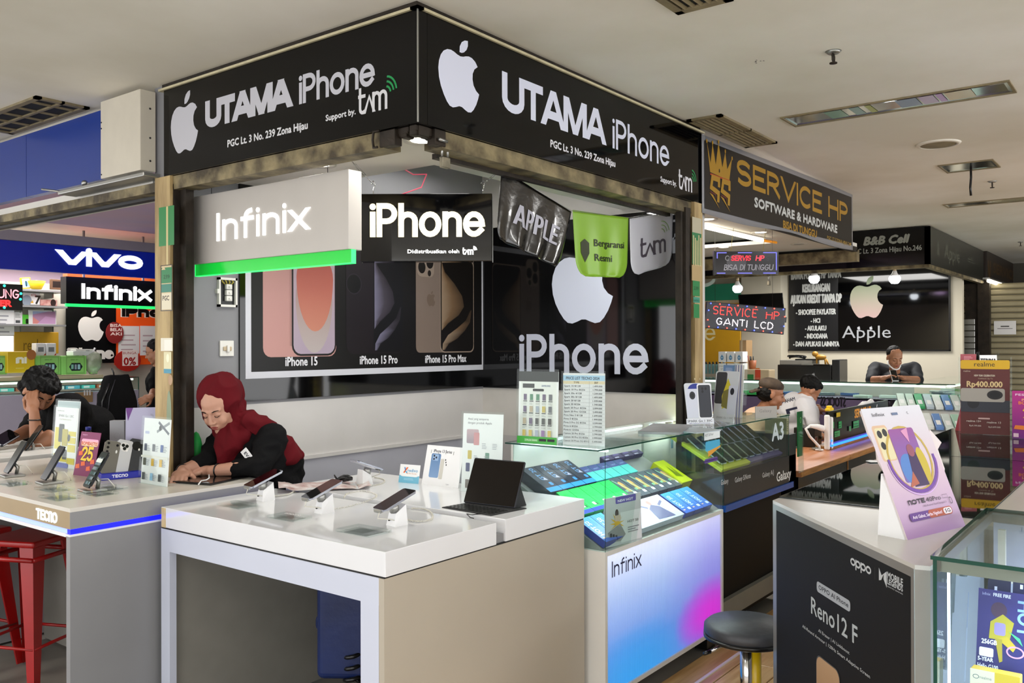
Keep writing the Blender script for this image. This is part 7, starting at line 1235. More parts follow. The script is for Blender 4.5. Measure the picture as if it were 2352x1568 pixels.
t = thing('spudger_tray', 'clear tray of small parts on the wood top', 'tray', at(1872, 1032, z=.778)); part('tray', M_acry, t, ('rbox', -.06, -.05, 0, .05, .03, .02, .003)); part('parts', M_metal, t, ('rbox', -.04, -.03, .003, .02, .0, .012, .002), ('rbox', -.02, -.01, .003, .04, .02, .015, .002))
# ------------------------------------------------------------------ phone kiosk across the passage
XF = 9.95; fb = thing('fascia_sign', 'black fascia with script lettering on the kiosk across the passage', 'sign', (XF, 4.9, 2.43), RZL); f = FP((XF, 4.9, 2.43), RZL); part('board', M_signblk, fb, ('box', 0, 0, 0, 4.9 - 2.075, .05, .40))
a = Art(fb, 'lettering', (0, 0, 0), eps=.0006); x0, y0 = f(1984, 564); x1, _ = f(2084, 558); a.text('B&B Cell', x0, y0 + .005, f(1984, 546)[1] - y0, '8f9288', width=x1 - x0, bold=.08, slant=.25); x0, y0 = f(1954, 584); x1, _ = f(2117, 578); a.text('PGC Lt. 3 Zona Hijau No.246', x0, y0, .055, '8a8d86', width=x1 - x0, bold=.03); a.done()
fb = thing('fascia_sign', 'dark side fascia with faint fruit emblem, across the passage', 'sign', (XF, 2.075, 2.43)); f = FP((XF, 2.075, 2.43), 0); part('board', mat('olive_black_vinyl', '1c1d17', .3, noise_amt=.1), fb, ('box', 0, 0, 0, 3.2, .05, .40)); a = Art(fb, 'lettering', (0, 0, 0), eps=.0006); x0, y0 = f(2169, 596); x1, _ = f(2204, 603); a.text('Apple', x0, y0 + .02, .16, '5a5c50', width=x1 - x0); x0, y0 = f(2150, 588); a.apple(x0, y0, .2, '44463c', w=.18); a.qlines(f(2222, 600)[0], f(2222, 600)[1], f(2240, 600)[0], f(2222, 585)[1], 3, '4a4c42'); a.done()
fb = thing('fascia_sign', 'dark gold-printed fascia at the far right edge', 'sign', (13.25, 2.05, 2.36)); part('board', mat('brown_black_vinyl', '1b1410', .4, scale=4, col2='2a1d12'), fb, ('box', 0, 0, 0, 4.0, .05, .48)); a = Art(fb, 'lettering', (0, 0, 0), eps=.0008); a.text('SERVICE', .5, .22, .14, '4a3416', width=2.0, bold=.05); a.line([(.1, .36), (.12, .22), (.2, .1), (.26, .36)], .04, '6a4a1c'); a.text('SOFTWARE', .9, .08, .07, '4a4640', width=1.2); a.done()
struct('trim_19', M_rust, ('box', XF + .01, 2.08, 2.395, XF + .09, 6.4, 2.43), ('box', XF + .09, 2.08, 2.395, 13.2, 2.14, 2.43)); struct('ceiling_soffit', M_soffit, ('box', XF + .05, 2.14, 2.60, 12.6, 6.6, 2.62))
struct('trim_20', M_post, ('box', 9.98, 6.2, 0, 10.06, 6.35, 2.4))
XW2 = 12.4; struct('wall_far_right', mat('cream_wall', 'd8d0bc', .6, noise_amt=.06, scale=2), ('box', XW2, 2.2, 0, XW2 + .1, 6.6, 2.6)); struct('wall_far_pillar', mat('cream_wall', 'd8d0bc', .6), ('box', 12.1, 4.465, 0, XW2, 5.05, 2.6))
bd = thing('wall_board', 'wide black board with iridescent fruit emblem on the far wall', 'board', (XW2 - .03, 4.455, 1.512), RZL); f = FP((XW2 - .03, 4.455, 1.512), RZL); bw = 4.455 - 2.335
part('panel', M_blackgl, bd, ('box', .70, 0, 0, bw, .02, 1.075)); part('frame', M_black, bd, ('box', bw - .02, -.01, -.015, bw, .02, 1.075), ('box', 0, -.01, -.02, bw, .02, 0)); part('text_panel', mat('credit_poster', '141416', .3, noise_amt=.1), bd, ('box', .01, -.006, .0, .70, .02, 1.075))
a = Art(bd, 'lettering', (0, 0, 0), eps=.0006); x0 = f(1951, 700)[0]; x1 = f(2027, 700)[0]; yb = f(1990, 731)[1]; yt = f(1990, 634)[1]; emblem(bd, (0, 0, 0), x0, yb, yt - yb, ('b89a98', '8fa480'), w=(x1 - x0) / .915); x0, y0 = f(1934, 776); x1 = f(2046, 776)[0]; a.text('Apple', x0, y0, f(1934, 748)[1] - y0, 'a4a6aa', width=x1 - x0); x_, y_ = f(1969, 757); a.apple(x_, y_, .05, 'b9bbc0'); x_, y_ = f(1997, 757); a.apple(x_, y_, .05, 'b9bbc0'); a.done()
a = Art(bd, 'poster_text', (0, -.006, 0), eps=.0006)
for (s_, xl, xr, yb_, yt_) in (('BAWA PULANG HP TANPA', 1818, 1932, 642, 626), ('KEKURANGAN', 1844, 1906, 671, 653), ('AJUKAN KREDIT TANPA DP', 1817, 1933, 697, 678), ('- SHOOPEE PAYLATER', 1829, 1920, 723, 711), ('- HCI', 1863, 1884, 741, 731), ('- AKULAKU', 1850, 1898, 759, 748), ('- INDODANA', 1849, 1901, 777, 766), ('- DAN APLIKASI LAINNYA', 1823, 1928, 795, 784)):
    x0, y0 = f(xl, yb_); a.text(s_, x0, y0, f(xl, yt_)[1] - y0, 'c2c4c2', width=f(xr, yb_)[0] - x0, bold=.06)
a.done()
gb = thing('wall_board', 'dark green signboard with a white letter, far behind the repair kiosk', 'board', (11.7, 6.2, 2.0), RZL); f = FP((11.7, 6.2, 2.0), RZL); part('panel', mat('oppo_green', '1f7a5c', .4, noise_amt=.05), gb, ('box', 0, 0, f(1650, 690)[1], 1.3, .03, .45)); a = Art(gb, 'lettering', (0, 0, 0), eps=.0008); x_, y_ = f(1618, 636); a.line(arc(x_, y_, .16, .12, -10, -170, 14), .05, 'd8e6de'); a.done()
yb2 = thing('wall_board', 'golden yellow signboard with thin white letters, far behind the repair kiosk', 'board', (11.7, 6.2, 1.1), RZL); f = FP((11.7, 6.2, 1.1), RZL); part('panel', mat('golden_board', 'cf9a1c', .4, noise_amt=.05), yb2, ('box', 0, 0, f(1650, 835)[1], 1.3, .03, f(1650, 697)[1])); part('trim', M_cream, yb2, ('box', 0, -.01, f(1650, 697)[1], 1.3, .03, f(1650, 690)[1])); a = Art(yb2, 'lettering', (0, 0, 0), eps=.0008); x0, y0 = f(1592, 782); a.word('ne', x0, y0, f(1643, 780)[0], f(1592, 752)[1], .03, 'e6d9a8', low=True); a.done()
tv = thing('monitor', 'black flat monitor tilted on the far pillar', 'monitor', at(1700, 722, X=11.6), RZL, rot=(.25, 0, RZL)); part('screen', M_blackgl, tv, ('rbox', 0, 0, 0, .62, .03, .28, .004)); part('bracket', M_metal, tv, ('box', .28, .03, .05, .34, .50, .12))
def hangbulb(px, py, X, lab, cord=.12, Y=None):
    q = at(px, py, X=X) if Y is None else at(px, py, Y=Y); cord = max(.0, 2.395 - q.z - .115); t = thing('light_bulb', lab, 'lamp', q); part('globe', M_bulbc, t, ('lathe', [(0, -.055), (.035, -.05), (.058, -.02), (.06, .01), (.05, .03)], 20)); part('neck', M_cardw, t, ('lathe', [(.05, .03), (.03, .055), (.02, .085), (.0, .09)], 20)); part('socket', M_cream, t, ('tube', [(0, 0, .085), (0, 0, .115 + cord)], .018, 10))
hangbulb(1694, 662, 10.0, 'lit bulb hanging left, in front of the green signboard'); hangbulb(1870, 640, 10.0, 'lit bulb hanging before the credit poster'); hangbulb(2055, 640, 10.0, 'lit bulb hanging before the right side of the black board'); hangbulb(2271, 690, 0, 'lit bulb hanging before the roller shutter', .05, Y=2.11)
t = thing('fluorescent_fitting', 'lit fluorescent fitting under the dark side fascia', 'lamp', at(2285, 655, Y=1.95)); part('tube', M_tube, t, ('tube', [(-.5, 0, .03), (.5, 0, .03)], .02, 10)); part('tray', M_metal, t, ('box', -.6, -.03, .05, .7, .05, .07))
# far glass counter with goods
zc = 1.17; gc = thing('glass_counter', 'long lit glass counter of the kiosk across the passage', 'counter', (9.75, 6.3, 0), RZL); gw = 6.3 - 1.80; M_purp = mat('purple_counter_film', '6a5a80', .3, noise_amt=.15, scale=3)
part('base', M_purp, gc, ('box', 0, 0, 0, gw, .5, 1.0), ('box', gw - .5, .5, 0, gw, 2.4, 1.0)); part('glass_front', M_glass, gc, ('box', 0, 0, 1.0, gw, .006, zc), ('box', gw - .006, .006, 1.0, gw, 2.4, zc)); part('glass_top', M_glass, gc, ('box', 0, 0, zc, gw, .5, zc + .01), ('box', gw - .5, .5, zc, gw, 2.4, zc + .01)); part('glass_edge', M_gedge, gc, ('box', 0, -.002, zc, gw + .002, 0, zc + .01)); part('rail', M_metal, gc, ('box', 0, .0, .985, gw, .01, 1.0)); part('back_panel', M_whitesat, gc, ('box', 0, .5, .9, gw - .5, .51, zc))
part('tube_light', mat('mint_tube2', 'ecfff2', .3, emit=3.2), gc, ('box', 0, .03, zc - .03, 1.6, .06, zc - .01), ('box', 1.7, .03, zc - .03, gw - .1, .06, zc - .01), ('box', gw - .1, .1, zc - .03, gw - .06, 2.0, zc - .01))
f = FP((9.75, 6.3, 0), RZL); a = Art(gc, 'mirrored_lettering', (0, 0, 0), eps=.0006)
for (s_, xl, xr, yb_, h_) in (('STOCK SS', 1942, 1885, 934, .10), ('ERVICE HP', 2083, 1990, 943, .10)): x0, y0 = f(xl, yb_); a.text(s_, x0, y0, h_, '1c1626', width=f(xr, yb_)[0] - x0, bold=.06)
x0, y0 = f(2084, 940); a.rect(x0, y0, x0 + .08, y0 + .16, 'a9a9b0'); a.qlines(x0 + .01, y0 + .01, x0 + .07, y0 + .15, 5, '4a4a55', .4); a.done()
random.seed(21)
for i in range(30):
    x = 9.75 + .5 * random.random() if i < 18 else 9.9 + 2.0 * random.random(); y = 1.9 + (4.3 * (i + .5) / 18 if i < 18 else .38 * random.random()); c = random.choice(['c9dcd2', '8fbfa8', 'd9e6e2', '6a7f8a', '9fb4c8', '2fae58', '4d7ac0', 'd8d8cf'])
    t = thing('phone_box', 'flat phone box inside the far glass counter', 'box', (min(x, 12.0), y, 1.004), random.uniform(-.3, .3), 'flat phone boxes in the far glass counter'); part('carton', mat('cb_' + c, c, .4, noise_amt=.1), t, ('rbox', -.045, -.09, 0, .045, .09, .03, .003)); part('label', M_cardw, t, ('box', -.02, -.04, .03, .03, .06, .031))
random.seed(22)
for i in range(16):
    c = ['d2dcd6', 'c4d6cc', '3ba868', 'b9c6d2', 'dfe4e0', '5d86c4', 'c9d4d0', '9fc4b0'][i % 8]; q = at(2108 + 12.2 * (i % 8), 915 + 42 * (i // 8) - 3 * (i % 3), X=10.0 - .0); t = thing('phone_box', 'pale phone box fanned on the slope beside the far counter corner', 'box', (9.2 + .42 * (1 - i // 8), 2.28 - .085 * (i % 8), .825 + .165 * (1 - i // 8)), .35, 'phone boxes fanned beside the far counter corner'); t.rotation_euler = (0, -.35, .35); part('carton', mat('cc_' + c, c, .4, noise_amt=.08), t, ('rbox', -.16, -.035, 0, .16, .035, .03, .003)); part('label', M_cardw, t, ('box', -.1, -.02, .03, .0, .02, .031))
sc_ = thing('display_slope', 'white sloping display stand at the far counter corner', 'stand', (0, 0, 0)); part('slope', M_whitesat, sc_, ('add', [(8.95, 1.6, .70), (8.95, 2.36, .70), (9.72, 2.36, 1.0), (9.72, 1.6, 1.0), (9.72, 2.36, 0), (9.72, 1.6, 0), (8.95, 2.36, 0), (8.95, 1.6, 0)], [(0, 1, 2, 3), (3, 2, 4, 5), (0, 3, 5, 7), (1, 6, 4, 2), (0, 7, 6, 1)]))
barstool((7.6, 1.42, 0), .22, .86, 'round black bar stool with chrome rim near the yellow-headed stand', mat('black_vinyl_seat', '101012', .3, noise_amt=.1))
# clutter at the back: printer cabinet, pencil pot, cartons
q = at(1786, 884, X=11.0); w = q.y - at(1930, 884, X=11.0).y; bx = thing('side_cabinet', 'black cabinet with a small white fruit mark below the far board', 'cabinet', (11.0, q.y, zc + .01 - .05), RZL); h = .0 + at(1850, 838, X=11.0).z - (zc - .04)
part('carcass', mat('satin_black', '0e0e11', .3, noise_amt=.1), bx, ('rbox', 0, 0, 0, w * .86, .4, h, .006)); part('side_wing', M_dk if 'M_dk' in globals() else M_black, bx, ('rbox', w * .88, -.02, 0, w, .3, h + .07, .006)); part('door', M_black, bx, ('box', .03, -.006, .02, w * .6, 0, h - .03)); a = Art(bx, 'emblem', (0, -.006, 0), eps=.0006); a.apple(w * .56, .05, .05, 'c8cacc'); a.done()
zt_ = zc - .04 + h; t = thing('printer', 'grey flat printer on the black cabinet', 'printer', (11.0, q.y - .02, zt_), RZL); part('body', M_dgrey, t, ('rbox', 0, .02, 0, .42, .3, .06, .006)); part('lid', M_black, t, ('rbox', .2, .02, .06, .5, .28, .075, .004)); part('tray', M_metal, t, ('box', .3, -.03, .0, .5, .02, .02))
t = thing('cable_bundle', 'tangled black cables on the printer', 'cable', (11.1, q.y - .22, zt_ + .08)); part('loop', M_black, t, *[('tube', [(.05 * math.sin(i * .6 + k), .1 * math.cos(i * .6) * (1 + .2 * k), .01 + .01 * k + .01 * math.sin(i)) for i in range(12)], .007, 6) for k in range(3)])
t = thing('toy_figurine', 'small golden animal figurine on the black cabinet', 'figurine', (11.0, q.y - w * .70, zt_)); mg_ = mat('golden_resin', 'b8862c', .4, noise_amt=.2); part('body', mg_, t, ('ell', (0, 0, .10), (.04, .07, .035)), ('tube', [(0, .05, .09), (0, .05, 0)], .012, 8), ('tube', [(0, -.05, .09), (0, -.06, 0)], .012, 8), ('tube', [(.02, -.06, .08), (.02, -.09, .0)], .010, 8)); part('head', mg_, t, ('ell', (0, .07, .14), (.035, .04, .035))); part('plinth', M_rustd, t, ('rbox', -.05, -.1, -.0, .05, .08, .012, .003))
t = thing('pencil_pot', 'terracotta pot of scissors and pens below the far pillar', 'pot', at(1728, 849, X=10.6)); part('pot', mat('terracotta', 'a8623c', .5, noise_amt=.1), t, ('lathe', [(0, 0), (.04, 0), (.052, .12), (.046, .12), (.036, .01), (0, .01)], 20)); part('scissors', M_black, t, *[('tube', [(.02 * math.cos(k), .02 * math.sin(k), .05), (.03 * math.cos(k), .03 * math.sin(k), .17)], .006, 6) for k in range(5)]); part('handle', mat('red_handle', '8a2a22', .4, noise_amt=.05), t, ('tube', [(-.02, .03, .05), (-.03, .045, .18), (-.02, .05, .16)], .006, 6))
t = thing('wooden_box', 'open wooden tray with green and red packets below the pencil pot', 'box', at(1706, 872, X=10.4), RZL); part('box', M_cream, t, ('rbox', -.02, 0, 0, .34, .2, .13, .01)); a = Art(t, 'packets', (0, 0, 0), eps=.0006); a.rect(.06, .01, .14, .07, '2f7a3c'); a.rect(.16, .03, .23, .13, 'c0452c'); a.rect(.17, .135, .22, .15, 'd8742c'); a.done()
t = None
for r_ in range(2):
    for c_ in range(3):
        q = at(1650 + 19.5 * c_, 808 + 27 * r_, X=10.6); t = thing('gadget_carton', 'white carton with blue printed bottle, %s row, %s column' % (('upper', 'lower')[r_], ('left', 'middle', 'right')[c_]), 'box', q, RZL, 'white cartons stacked behind the repair kiosk'); part('carton', M_cardw, t, ('rbox', 0, 0, -.13, .098, .16, .004, .003)); a = Art(t, 'print', (0, 0, -.13), eps=.0006)
        if (r_, c_) != (1, 0): a.ell(.05, .055, .022, .030, '5a8fb8'); a.rect(.036, .05, .064, .062, 'b8d0e0'); a.rr(.04, .082, .06, .094, .003, '8fb4cc')
        else: a.text('SPEAKER', .01, .09, .016, '8a8f96', width=.07); a.text('VP', .03, .05, .022, '8a8f96')
        a.done()
t = thing('side_carton', 'brown carton side behind the white carton stack', 'box', at(1709, 870, X=10.75), RZL); part('carton', mat('cardboard', 'a08058', .7), t, ('box', -.06, 0, 0, .03, .2, .5)); part('tape', M_cream, t, ('box', -.04, -.002, 0, -.02, 0, .5))
for i in range(6): q = at(1622 + 8 * i, 858, X=10.9); t = thing('small_bottle', 'small dark-capped teal bottle, %s from the left on the far shelf' % ordn[i], 'bottle', q, 0, 'teal bottles behind the right post'); part('bottle', mat('teal_bottle', '6fa0a4', .3, noise_amt=.1), t, ('lathe', [(0, 0), (.018, 0), (.018, .12), (.01, .13), (0, .13)], 12)); part('cap', M_black, t, ('lathe', [(0, .13), (.012, .13), (.012, .16), (0, .16)], 12))
struct('trim_21', M_whitesat, ('box', 10.3, 4.3, 1.0, 11.2, 6.5, 1.06)); 
# roller shutter
sh = thing('roller_shutter', 'closed cream roller shutter of horizontal slats at the far right', 'shutter', (13.3, 2.6, 0), RZL); M_sl = mat('cream_steel_slat', 'a39a7c', .45, .2, noise_amt=.12, scale=6); p0 = None
for k in range(30):
    if not p0: p0 = MB().add([(0, 0, .004), (0, -.016, .02), (0, -.016, .06), (0, 0, .078), (2.6, 0, .004), (2.6, -.016, .02), (2.6, -.016, .06), (2.6, 0, .078)], [(0, 4, 5, 1), (1, 5, 6, 2), (2, 6, 7, 3), (0, 1, 2, 3), (4, 7, 6, 5), (0, 3, 7, 4)]).build('slat', M_sl, sh); o = p0
    else: o = p0.copy(); C.objects.link(o)
    o.location = (0, 0, k * .08)
part('backing', M_black, sh, ('box', 0, .002, 0, 2.6, .02, 2.4)); t = thing('paper_notice', 'small white notice taped to the roller shutter', 'notice', at(2283, 768, X=13.26), RZL); part('sheet', M_cardw, t, ('box', 0, 0, 0, .26, .003, .18)); a = Art(t, 'writing', (0, 0, 0), eps=.0008); a.rect(.08, .10, .18, .115, '3a3a3a'); a.rect(.04, .075, .22, .082, '5a5a5a'); a.done()
struct('trim_22', M_rustd, ('box', 13.1, 2.0, 0, 13.22, 2.14, 2.4)); struct('trim_23', M_rustd, ('box', 13.15, 2.12, 0, 13.25, 2.3, 2.4)); t = thing('roller_shutter', 'narrow metal shutter strip beside the far white wall', 'shutter', (12.95, 2.35, 0), RZL); p1 = None
for k in range(24):
    if not p1: p1 = MB().rbox(0, -.012, .004, .2, 0, .076, .004, 1).build('slat', M_metal, t); o = p1
    else: o = p1.copy(); C.objects.link(o)
    o.location = (0, 0, k * .08)
struct('wall_end', mat('dim_far_wall', '4a463c', .8, noise_amt=.2, scale=1), ('box', 15.6, -6, 0, 15.7, 12, 2.84)); struct('wall_end_left', mat('dim_far_wall', '4a463c', .8), ('box', 1.0, 11.6, 0, 15.6, 11.7, 2.84)); struct('wall_between', mat('dim_far_wall', '4a463c', .8), ('box', 4.86, 6.6, 0, 12.5, 6.7, 2.84)); struct('wall_repair_side', mat('cream_wall', 'd8d0bc', .6), ('box', 4.82, 2.4, 0, 4.84, 6.4, 2.42))
# ------------------------------------------------------------------ people
def V(*a): return Vector(a)
def remesh(name, mb, voxel, m, parent, smooth=4, fold=0, fscale=12, label=None, stretch=(1, 1, 1), seed=0):
    me = bpy.data.meshes.new('tmp'); me.from_pydata([v[:] for v in mb.v], [], mb.f); o = bpy.data.objects.new('tmp', me); C.objects.link(o)
    r = o.modifiers.new('r', 'REMESH'); r.mode = 'VOXEL'; r.voxel_size = voxel; s = o.modifiers.new('s', 'SMOOTH'); s.factor = .6; s.iterations = smooth
    dg = bpy.context.evaluated_depsgraph_get(); me2 = bpy.data.meshes.new_from_object(o.evaluated_get(dg)); bpy.data.objects.remove(o)
    if fold:
        nn = [v.normal.copy() for v in me2.vertices]
        for v, n_ in zip(me2.vertices, nn):
            q = Vector((v.co.x * stretch[0], v.co.y * stretch[1], v.co.z * stretch[2])) * fscale + Vector((seed, 0, 0)); k = noise.noise(q); v.co += n_ * fold * (1 - 2 * abs(k) * 1.6 + .3 * noise.noise(q * 2.3))
    me2.materials.clear(); me2.materials.append(m); me2.polygons.foreach_set('use_smooth', [True] * len(me2.polygons)); me2.name = name
    q = bpy.data.objects.new(name, me2); C.objects.link(q); q.parent = parent
    return tag(q, label)
def frame3(o, fwd, up=(0, 0, 1)):
    f = Vector(fwd).normalized(); u = Vector(up); r = f.cross(u).normalized(); u = r.cross(f); return Matrix(((r.x, f.x, u.x, o[0]), (r.y, f.y, u.y, o[1]), (r.z, f.z, u.z, o[2]), (0, 0, 0, 1)))
def head_prims(mb, M, s=1.0, nose=1.0):
    old = mb.M; mb.M = M @ Matrix.Scale(s, 4)
    mb.ell((0, -.014, .030), (.076, .094, .088), 20); mb.ell((0, .020, -.030), (.064, .066, .080), 20); mb.ell((0, .058, -.092), (.024, .022, .018), 12)
    for k in (-1, 1):
        mb.ell((k * .034, .054, -.034), (.026, .026, .028), 10); mb.ell((k * .031, .068, .003), (.0155, .014, .0115), 10); mb.ell((k * .076, -.008, -.006), (.009, .018, .031), 10); mb.ell((k * .048, .015, -.062), (.018, .03, .022), 10)
        mb.cap((k * .008, .078, .020), (k * .045, .062, .022), .009, .008, 8); mb.ell((k * .011, .092, -.033), (.008, .010, .007), 8)
    mb.cap((0, .080, .010), (0, .100, -.028), .0075, .0105 * nose, 10); mb.cap((-.014, .082, -.056), (.014, .082, -.056), .0075, .0075, 8); mb.cap((-.012, .080, -.066), (.012, .080, -.066), .0075, .0075, 8)
    mb.M = old
def face_parts(par, M, s=1.0, open_=False, brow=.0022):
    Ms = M @ Matrix.Scale(s, 4)
    def tb(name, m, pts, r, n=6, ra=None): b = MB(); b.M = Ms; b.tube(pts, r, n, True, ra); return b.build(name, m, par)
    for k in (-1, 1):
        tb('eyebrow', M_hair, [(k * .016, .084, .021), (k * .030, .0835, .027), (k * .046, .071, .024)], brow, 6, [brow * .8, brow * 1.2, brow * .5])
        tb('eyelashes', M_eye, [(k * .019, .0795, .000), (k * .026, .0835, -.005), (k * .034, .0825, -.006), (k * .043, .075, -.002)], .0014)
        if open_: b = MB(); b.M = Ms; b.ell((k * .031, .0765, .001), (.006, .006, .004), 8); b.build('eye', M_eye, par)
    b = MB(); b.M = Ms; b.ell((0, .0865, -.0565), (.020, .006, .0042), 12); b.ell((0, .0850, -.0655), (.017, .006, .0048), 12); b.build('lips', M_lip, par)
def hand_prims(mb, w, fwd, up, side=1, curl=.5, s=1.0, spread=.012):
    "palm and five fingers; local x right, y along the fingers, z back of the hand"
    old = mb.M; mb.M = frame3(w, fwd, up) @ Matrix.Scale(s, 4)
    mb.cap((0, -.02, 0), (0, .02, 0), .024, .026, 10); mb.ell((0, .045, 0), (.042, .048, .016), 14); mb.ell((side * -.02, .03, -.004), (.022, .035, .016), 10)
    for i, L in enumerate((.040, .046, .043, .034)):
        x = side * (-.030 + .020 * i); a = Vector((x, .083, 0)); d1 = Vector((side * (i - 1.5) * spread * 2.2, math.cos(curl * .6), -math.sin(curl * .6))).normalized(); b = a + d1 * L; d2 = Vector((0, math.cos(curl * 1.6), -math.sin(curl * 1.6))); c = b + d2 * L * .62; d3 = Vector((0, math.cos(curl * 2.4), -math.sin(curl * 2.4))); e = c + d3 * L * .5
        mb.cap(a, b, .0095, .0085, 8); mb.cap(b, c, .0085, .0078, 8); mb.cap(c, e, .0078, .0065, 8)
    t0 = Vector((side * -.032, .012, -.006)); t1 = t0 + Vector((side * -.026, .030, -.012)); t2 = t1 + Vector((side * -.008, .030, -.008)); t3 = t2 + Vector((side * .002, .022, -.006)); mb.cap(t0, t1, .014, .011, 8); mb.cap(t1, t2, .011, .0095, 8); mb.cap(t2, t3, .0095, .0075, 8)
    mb.M = old
def person(lab, loc): t = thing('person', lab, 'person', loc); return t
# --- woman in the red headscarf
w = person('person in a red headscarf and black top leaning on the left desk', (2.70, 3.58, 0)); O = Vector((2.70, 3.58, 0)); w_ = lambda *a: Vector(a) - O
HC = w_(2.43, 3.60, 1.305); fd = Vector((-.78, -.36, -.46)); HM = frame3(HC, fd, (.05, .05, 1)) @ Matrix.Rotation(.06, 4, 'Y')
LS = w_(2.60, 3.43, 1.15); RS = w_(2.54, 3.71, 1.15); LE = w_(2.505, 3.40, 1.035); RE = w_(2.42, 3.67, 1.05); LH = w_(2.38, 3.59, 1.012); RH = w_(2.275, 3.655, 1.02)
skin = MB(); head_prims(skin, HM, 1.0, .95); skin.cap(HC + V(.03, 0, -.03), w_(2.54, 3.58, 1.19), .05, .055); skin.cap(LE + (LH - LE) * .35, LH, .036, .026); skin.cap(RE + (RH - RE) * .2, RH, .036, .027)
hand_prims(skin, LH + V(-.01, .035, 0), (-.35, .93, -.05), (0, 0, 1), 1, .35); hand_prims(skin, RH, (-.65, -.70, -.25), (-.1, -.2, 1), 1, .65)
body = remesh('body', skin, .0042, M_skinf, w, 3); face_parts(w, HM, 1.0)
top = MB(); HP = w_(2.76, 3.56, .66)
top.ell(w_(2.61, 3.575, 1.05), (.14, .19, .15), 20); top.ell(w_(2.69, 3.56, .90), (.14, .18, .18), 20); top.ell(HP, (.17, .19, .16), 20); top.cap(LS, LE, .075, .058, 14); top.cap(LE, LE + (LH - LE) * .45, .056, .040, 14); top.cap(RS, RE, .072, .056, 14); top.cap(RE, RE + (RH - RE) * .35, .056, .044, 14); top.cap(w_(2.56, 3.55, 1.15), w_(2.52, 3.62, 1.15), .085, .085); top.cap(HP, w_(2.62, 3.45, .60), .10, .08); top.cap(HP, w_(2.62, 3.66, .60), .10, .08)
top.ell(w_(2.74, 3.46, .98), (.07, .05, .12), 12)
remesh('black_top', top, .009, mat('black_top_cloth', '040406', .85, bump=.2, bscale=160, spec=.2), w, 3, .007, 9, stretch=(1, 1, 2.2))
hj = MB(); hj.M = HM; hj.ell((0, -.046, .040), (.098, .108, .104), 24); hj.ell((0, -.048, -.045), (.092, .080, .09), 20); hj.cap((-.076, .0, .03), (-.066, .008, -.085), .015, .024, 10); hj.cap((.076, .0, .03), (.066, .008, -.085), .015, .024, 10); hj.cap((-.045, .022, -.118), (.045, .022, -.118), .028, .028, 12); hj.cap((-.04, .028, .082), (.04, .028, .082), .022, .022, 10); hj.cap((.04, .028, .082), (.076, -.005, .03), .020, .016, 10); hj.cap((-.04, .028, .082), (-.076, -.005, .03), .020, .016, 10); hj.M = Matrix.Identity(4)
nk = HC + V(.05, 0, -.12)
hj.ell(w_(2.50, 3.575, 1.18), (.085, .10, .07), 16); hj.cap(w_(2.47, 3.565, 1.15), w_(2.455, 3.585, 1.05), .072, .042, 14)
for i in range(22):   # tail of the scarf over the left shoulder and down the back
    t_ = i / 21; a_ = w_(2.52, 3.50, 1.245).lerp(w_(2.71, 3.43, 1.055), t_); hj.ell(a_ + V(0, 0, .03 * math.sin(t_ * PI)), (.06 + .02 * t_, .055 - .012 * t_, .036), 12); hj.ell(a_ + V(.05, .09, .03 * math.sin(t_ * PI) + .005), (.06, .06, .034), 12)
remesh('headscarf', hj, .0055, mat('crimson_cloth', '5c0612', .85, noise_amt=.2, scale=6, bump=.1, bscale=200, spec=.2), w, 10, .010, 9, stretch=(1.2, 2.2, .8), seed=3)
part('bracelet', M_black, w, ('tube', [(LE + (LH - LE) * .86) + (Vector((.31, .0, 0)) .cross(V(0, 0, 1)) * 0) + V(.030 * math.cos(i * .5) * .9, .008 * math.cos(i * .5), .030 * math.sin(i * .5)) for i in range(14)], .004, 6)); part('wristband', M_black, w, ('tube', [RH + V(.0, .0, 0) + V(.02 * math.cos(i * .5), -.022 * math.cos(i * .5), .028 * math.sin(i * .5)) for i in range(14)], .003, 6))
tg = part('name_tag', M_cardw, w, ('box', 0, 0, 0, .075, .003, .04)); tg.location = w_(2.455, 3.47, 1.10); tg.rotation_euler = (.3, .9, -1.0); a = Art(tg, 'lettering', (0, 0, 0)); a.text('EVA', .015, .012, .016, '2a2a33', width=.04, bold=.05); a.done()
gc_ = thing('green_cushion', 'bright green cushion edge behind the woman in red', 'cushion', (2.43, 3.79, 1.02)); part('pad', mat('green_pad', '1fae4a', .6, noise_amt=.1), gc_, ('ell', (0, 0, 0), (.035, .04, .16), 14)); part('piping', M_black, gc_, ('tube', [(0, .02, -.15), (.0, .04, 0), (0, .02, .15)], .004, 6))
# --- man with his head on his hand, far desk
m1 = person('person in a black shirt leaning on one elbow, looking at a phone, far left desk', (2.75, 5.35, 0)); O = Vector((2.75, 5.35, 0))
pt = lambda px, py, d: at(px, py, X=((_F * d).x + _R.x * (px - 1176) / F_PX * d)) - O
HC = pt(88, 900, 5.25); fd = Vector((-.45, -.15, -.75)); HM = frame3(HC, (_R * .55 - _F * .35 + V(0, 0, -.62)), (_R * .35 + V(0, 0, 1)))
sk = MB(); head_prims(sk, HM, 1.02, 1.15); EL = pt(85, 1020, 5.12); WR = pt(78, 945, 5.12); E2 = pt(75, 1000, 5.5); W2 = pt(20, 1010, 5.1); NK = pt(120, 930, 5.35)
sk.cap(EL, WR, .040, .028); sk.cap(HC + V(0, 0, -.02), NK, .05, .058); sk.cap(EL, pt(115, 1005, 5.15), .045, .05); sk.cap(pt(62, 990, 5.3), W2, .042, .028); hand_prims(sk, WR, (pt(74, 915, 5.14) - WR), -_F, 1, .5); hand_prims(sk, W2, -_R - _F * .3 + V(0, 0, .02), (0, 0, 1), 1, .8)
remesh('body', sk, .005, M_skin, m1, 3); face_parts(m1, HM, 1.02, False, .0035)
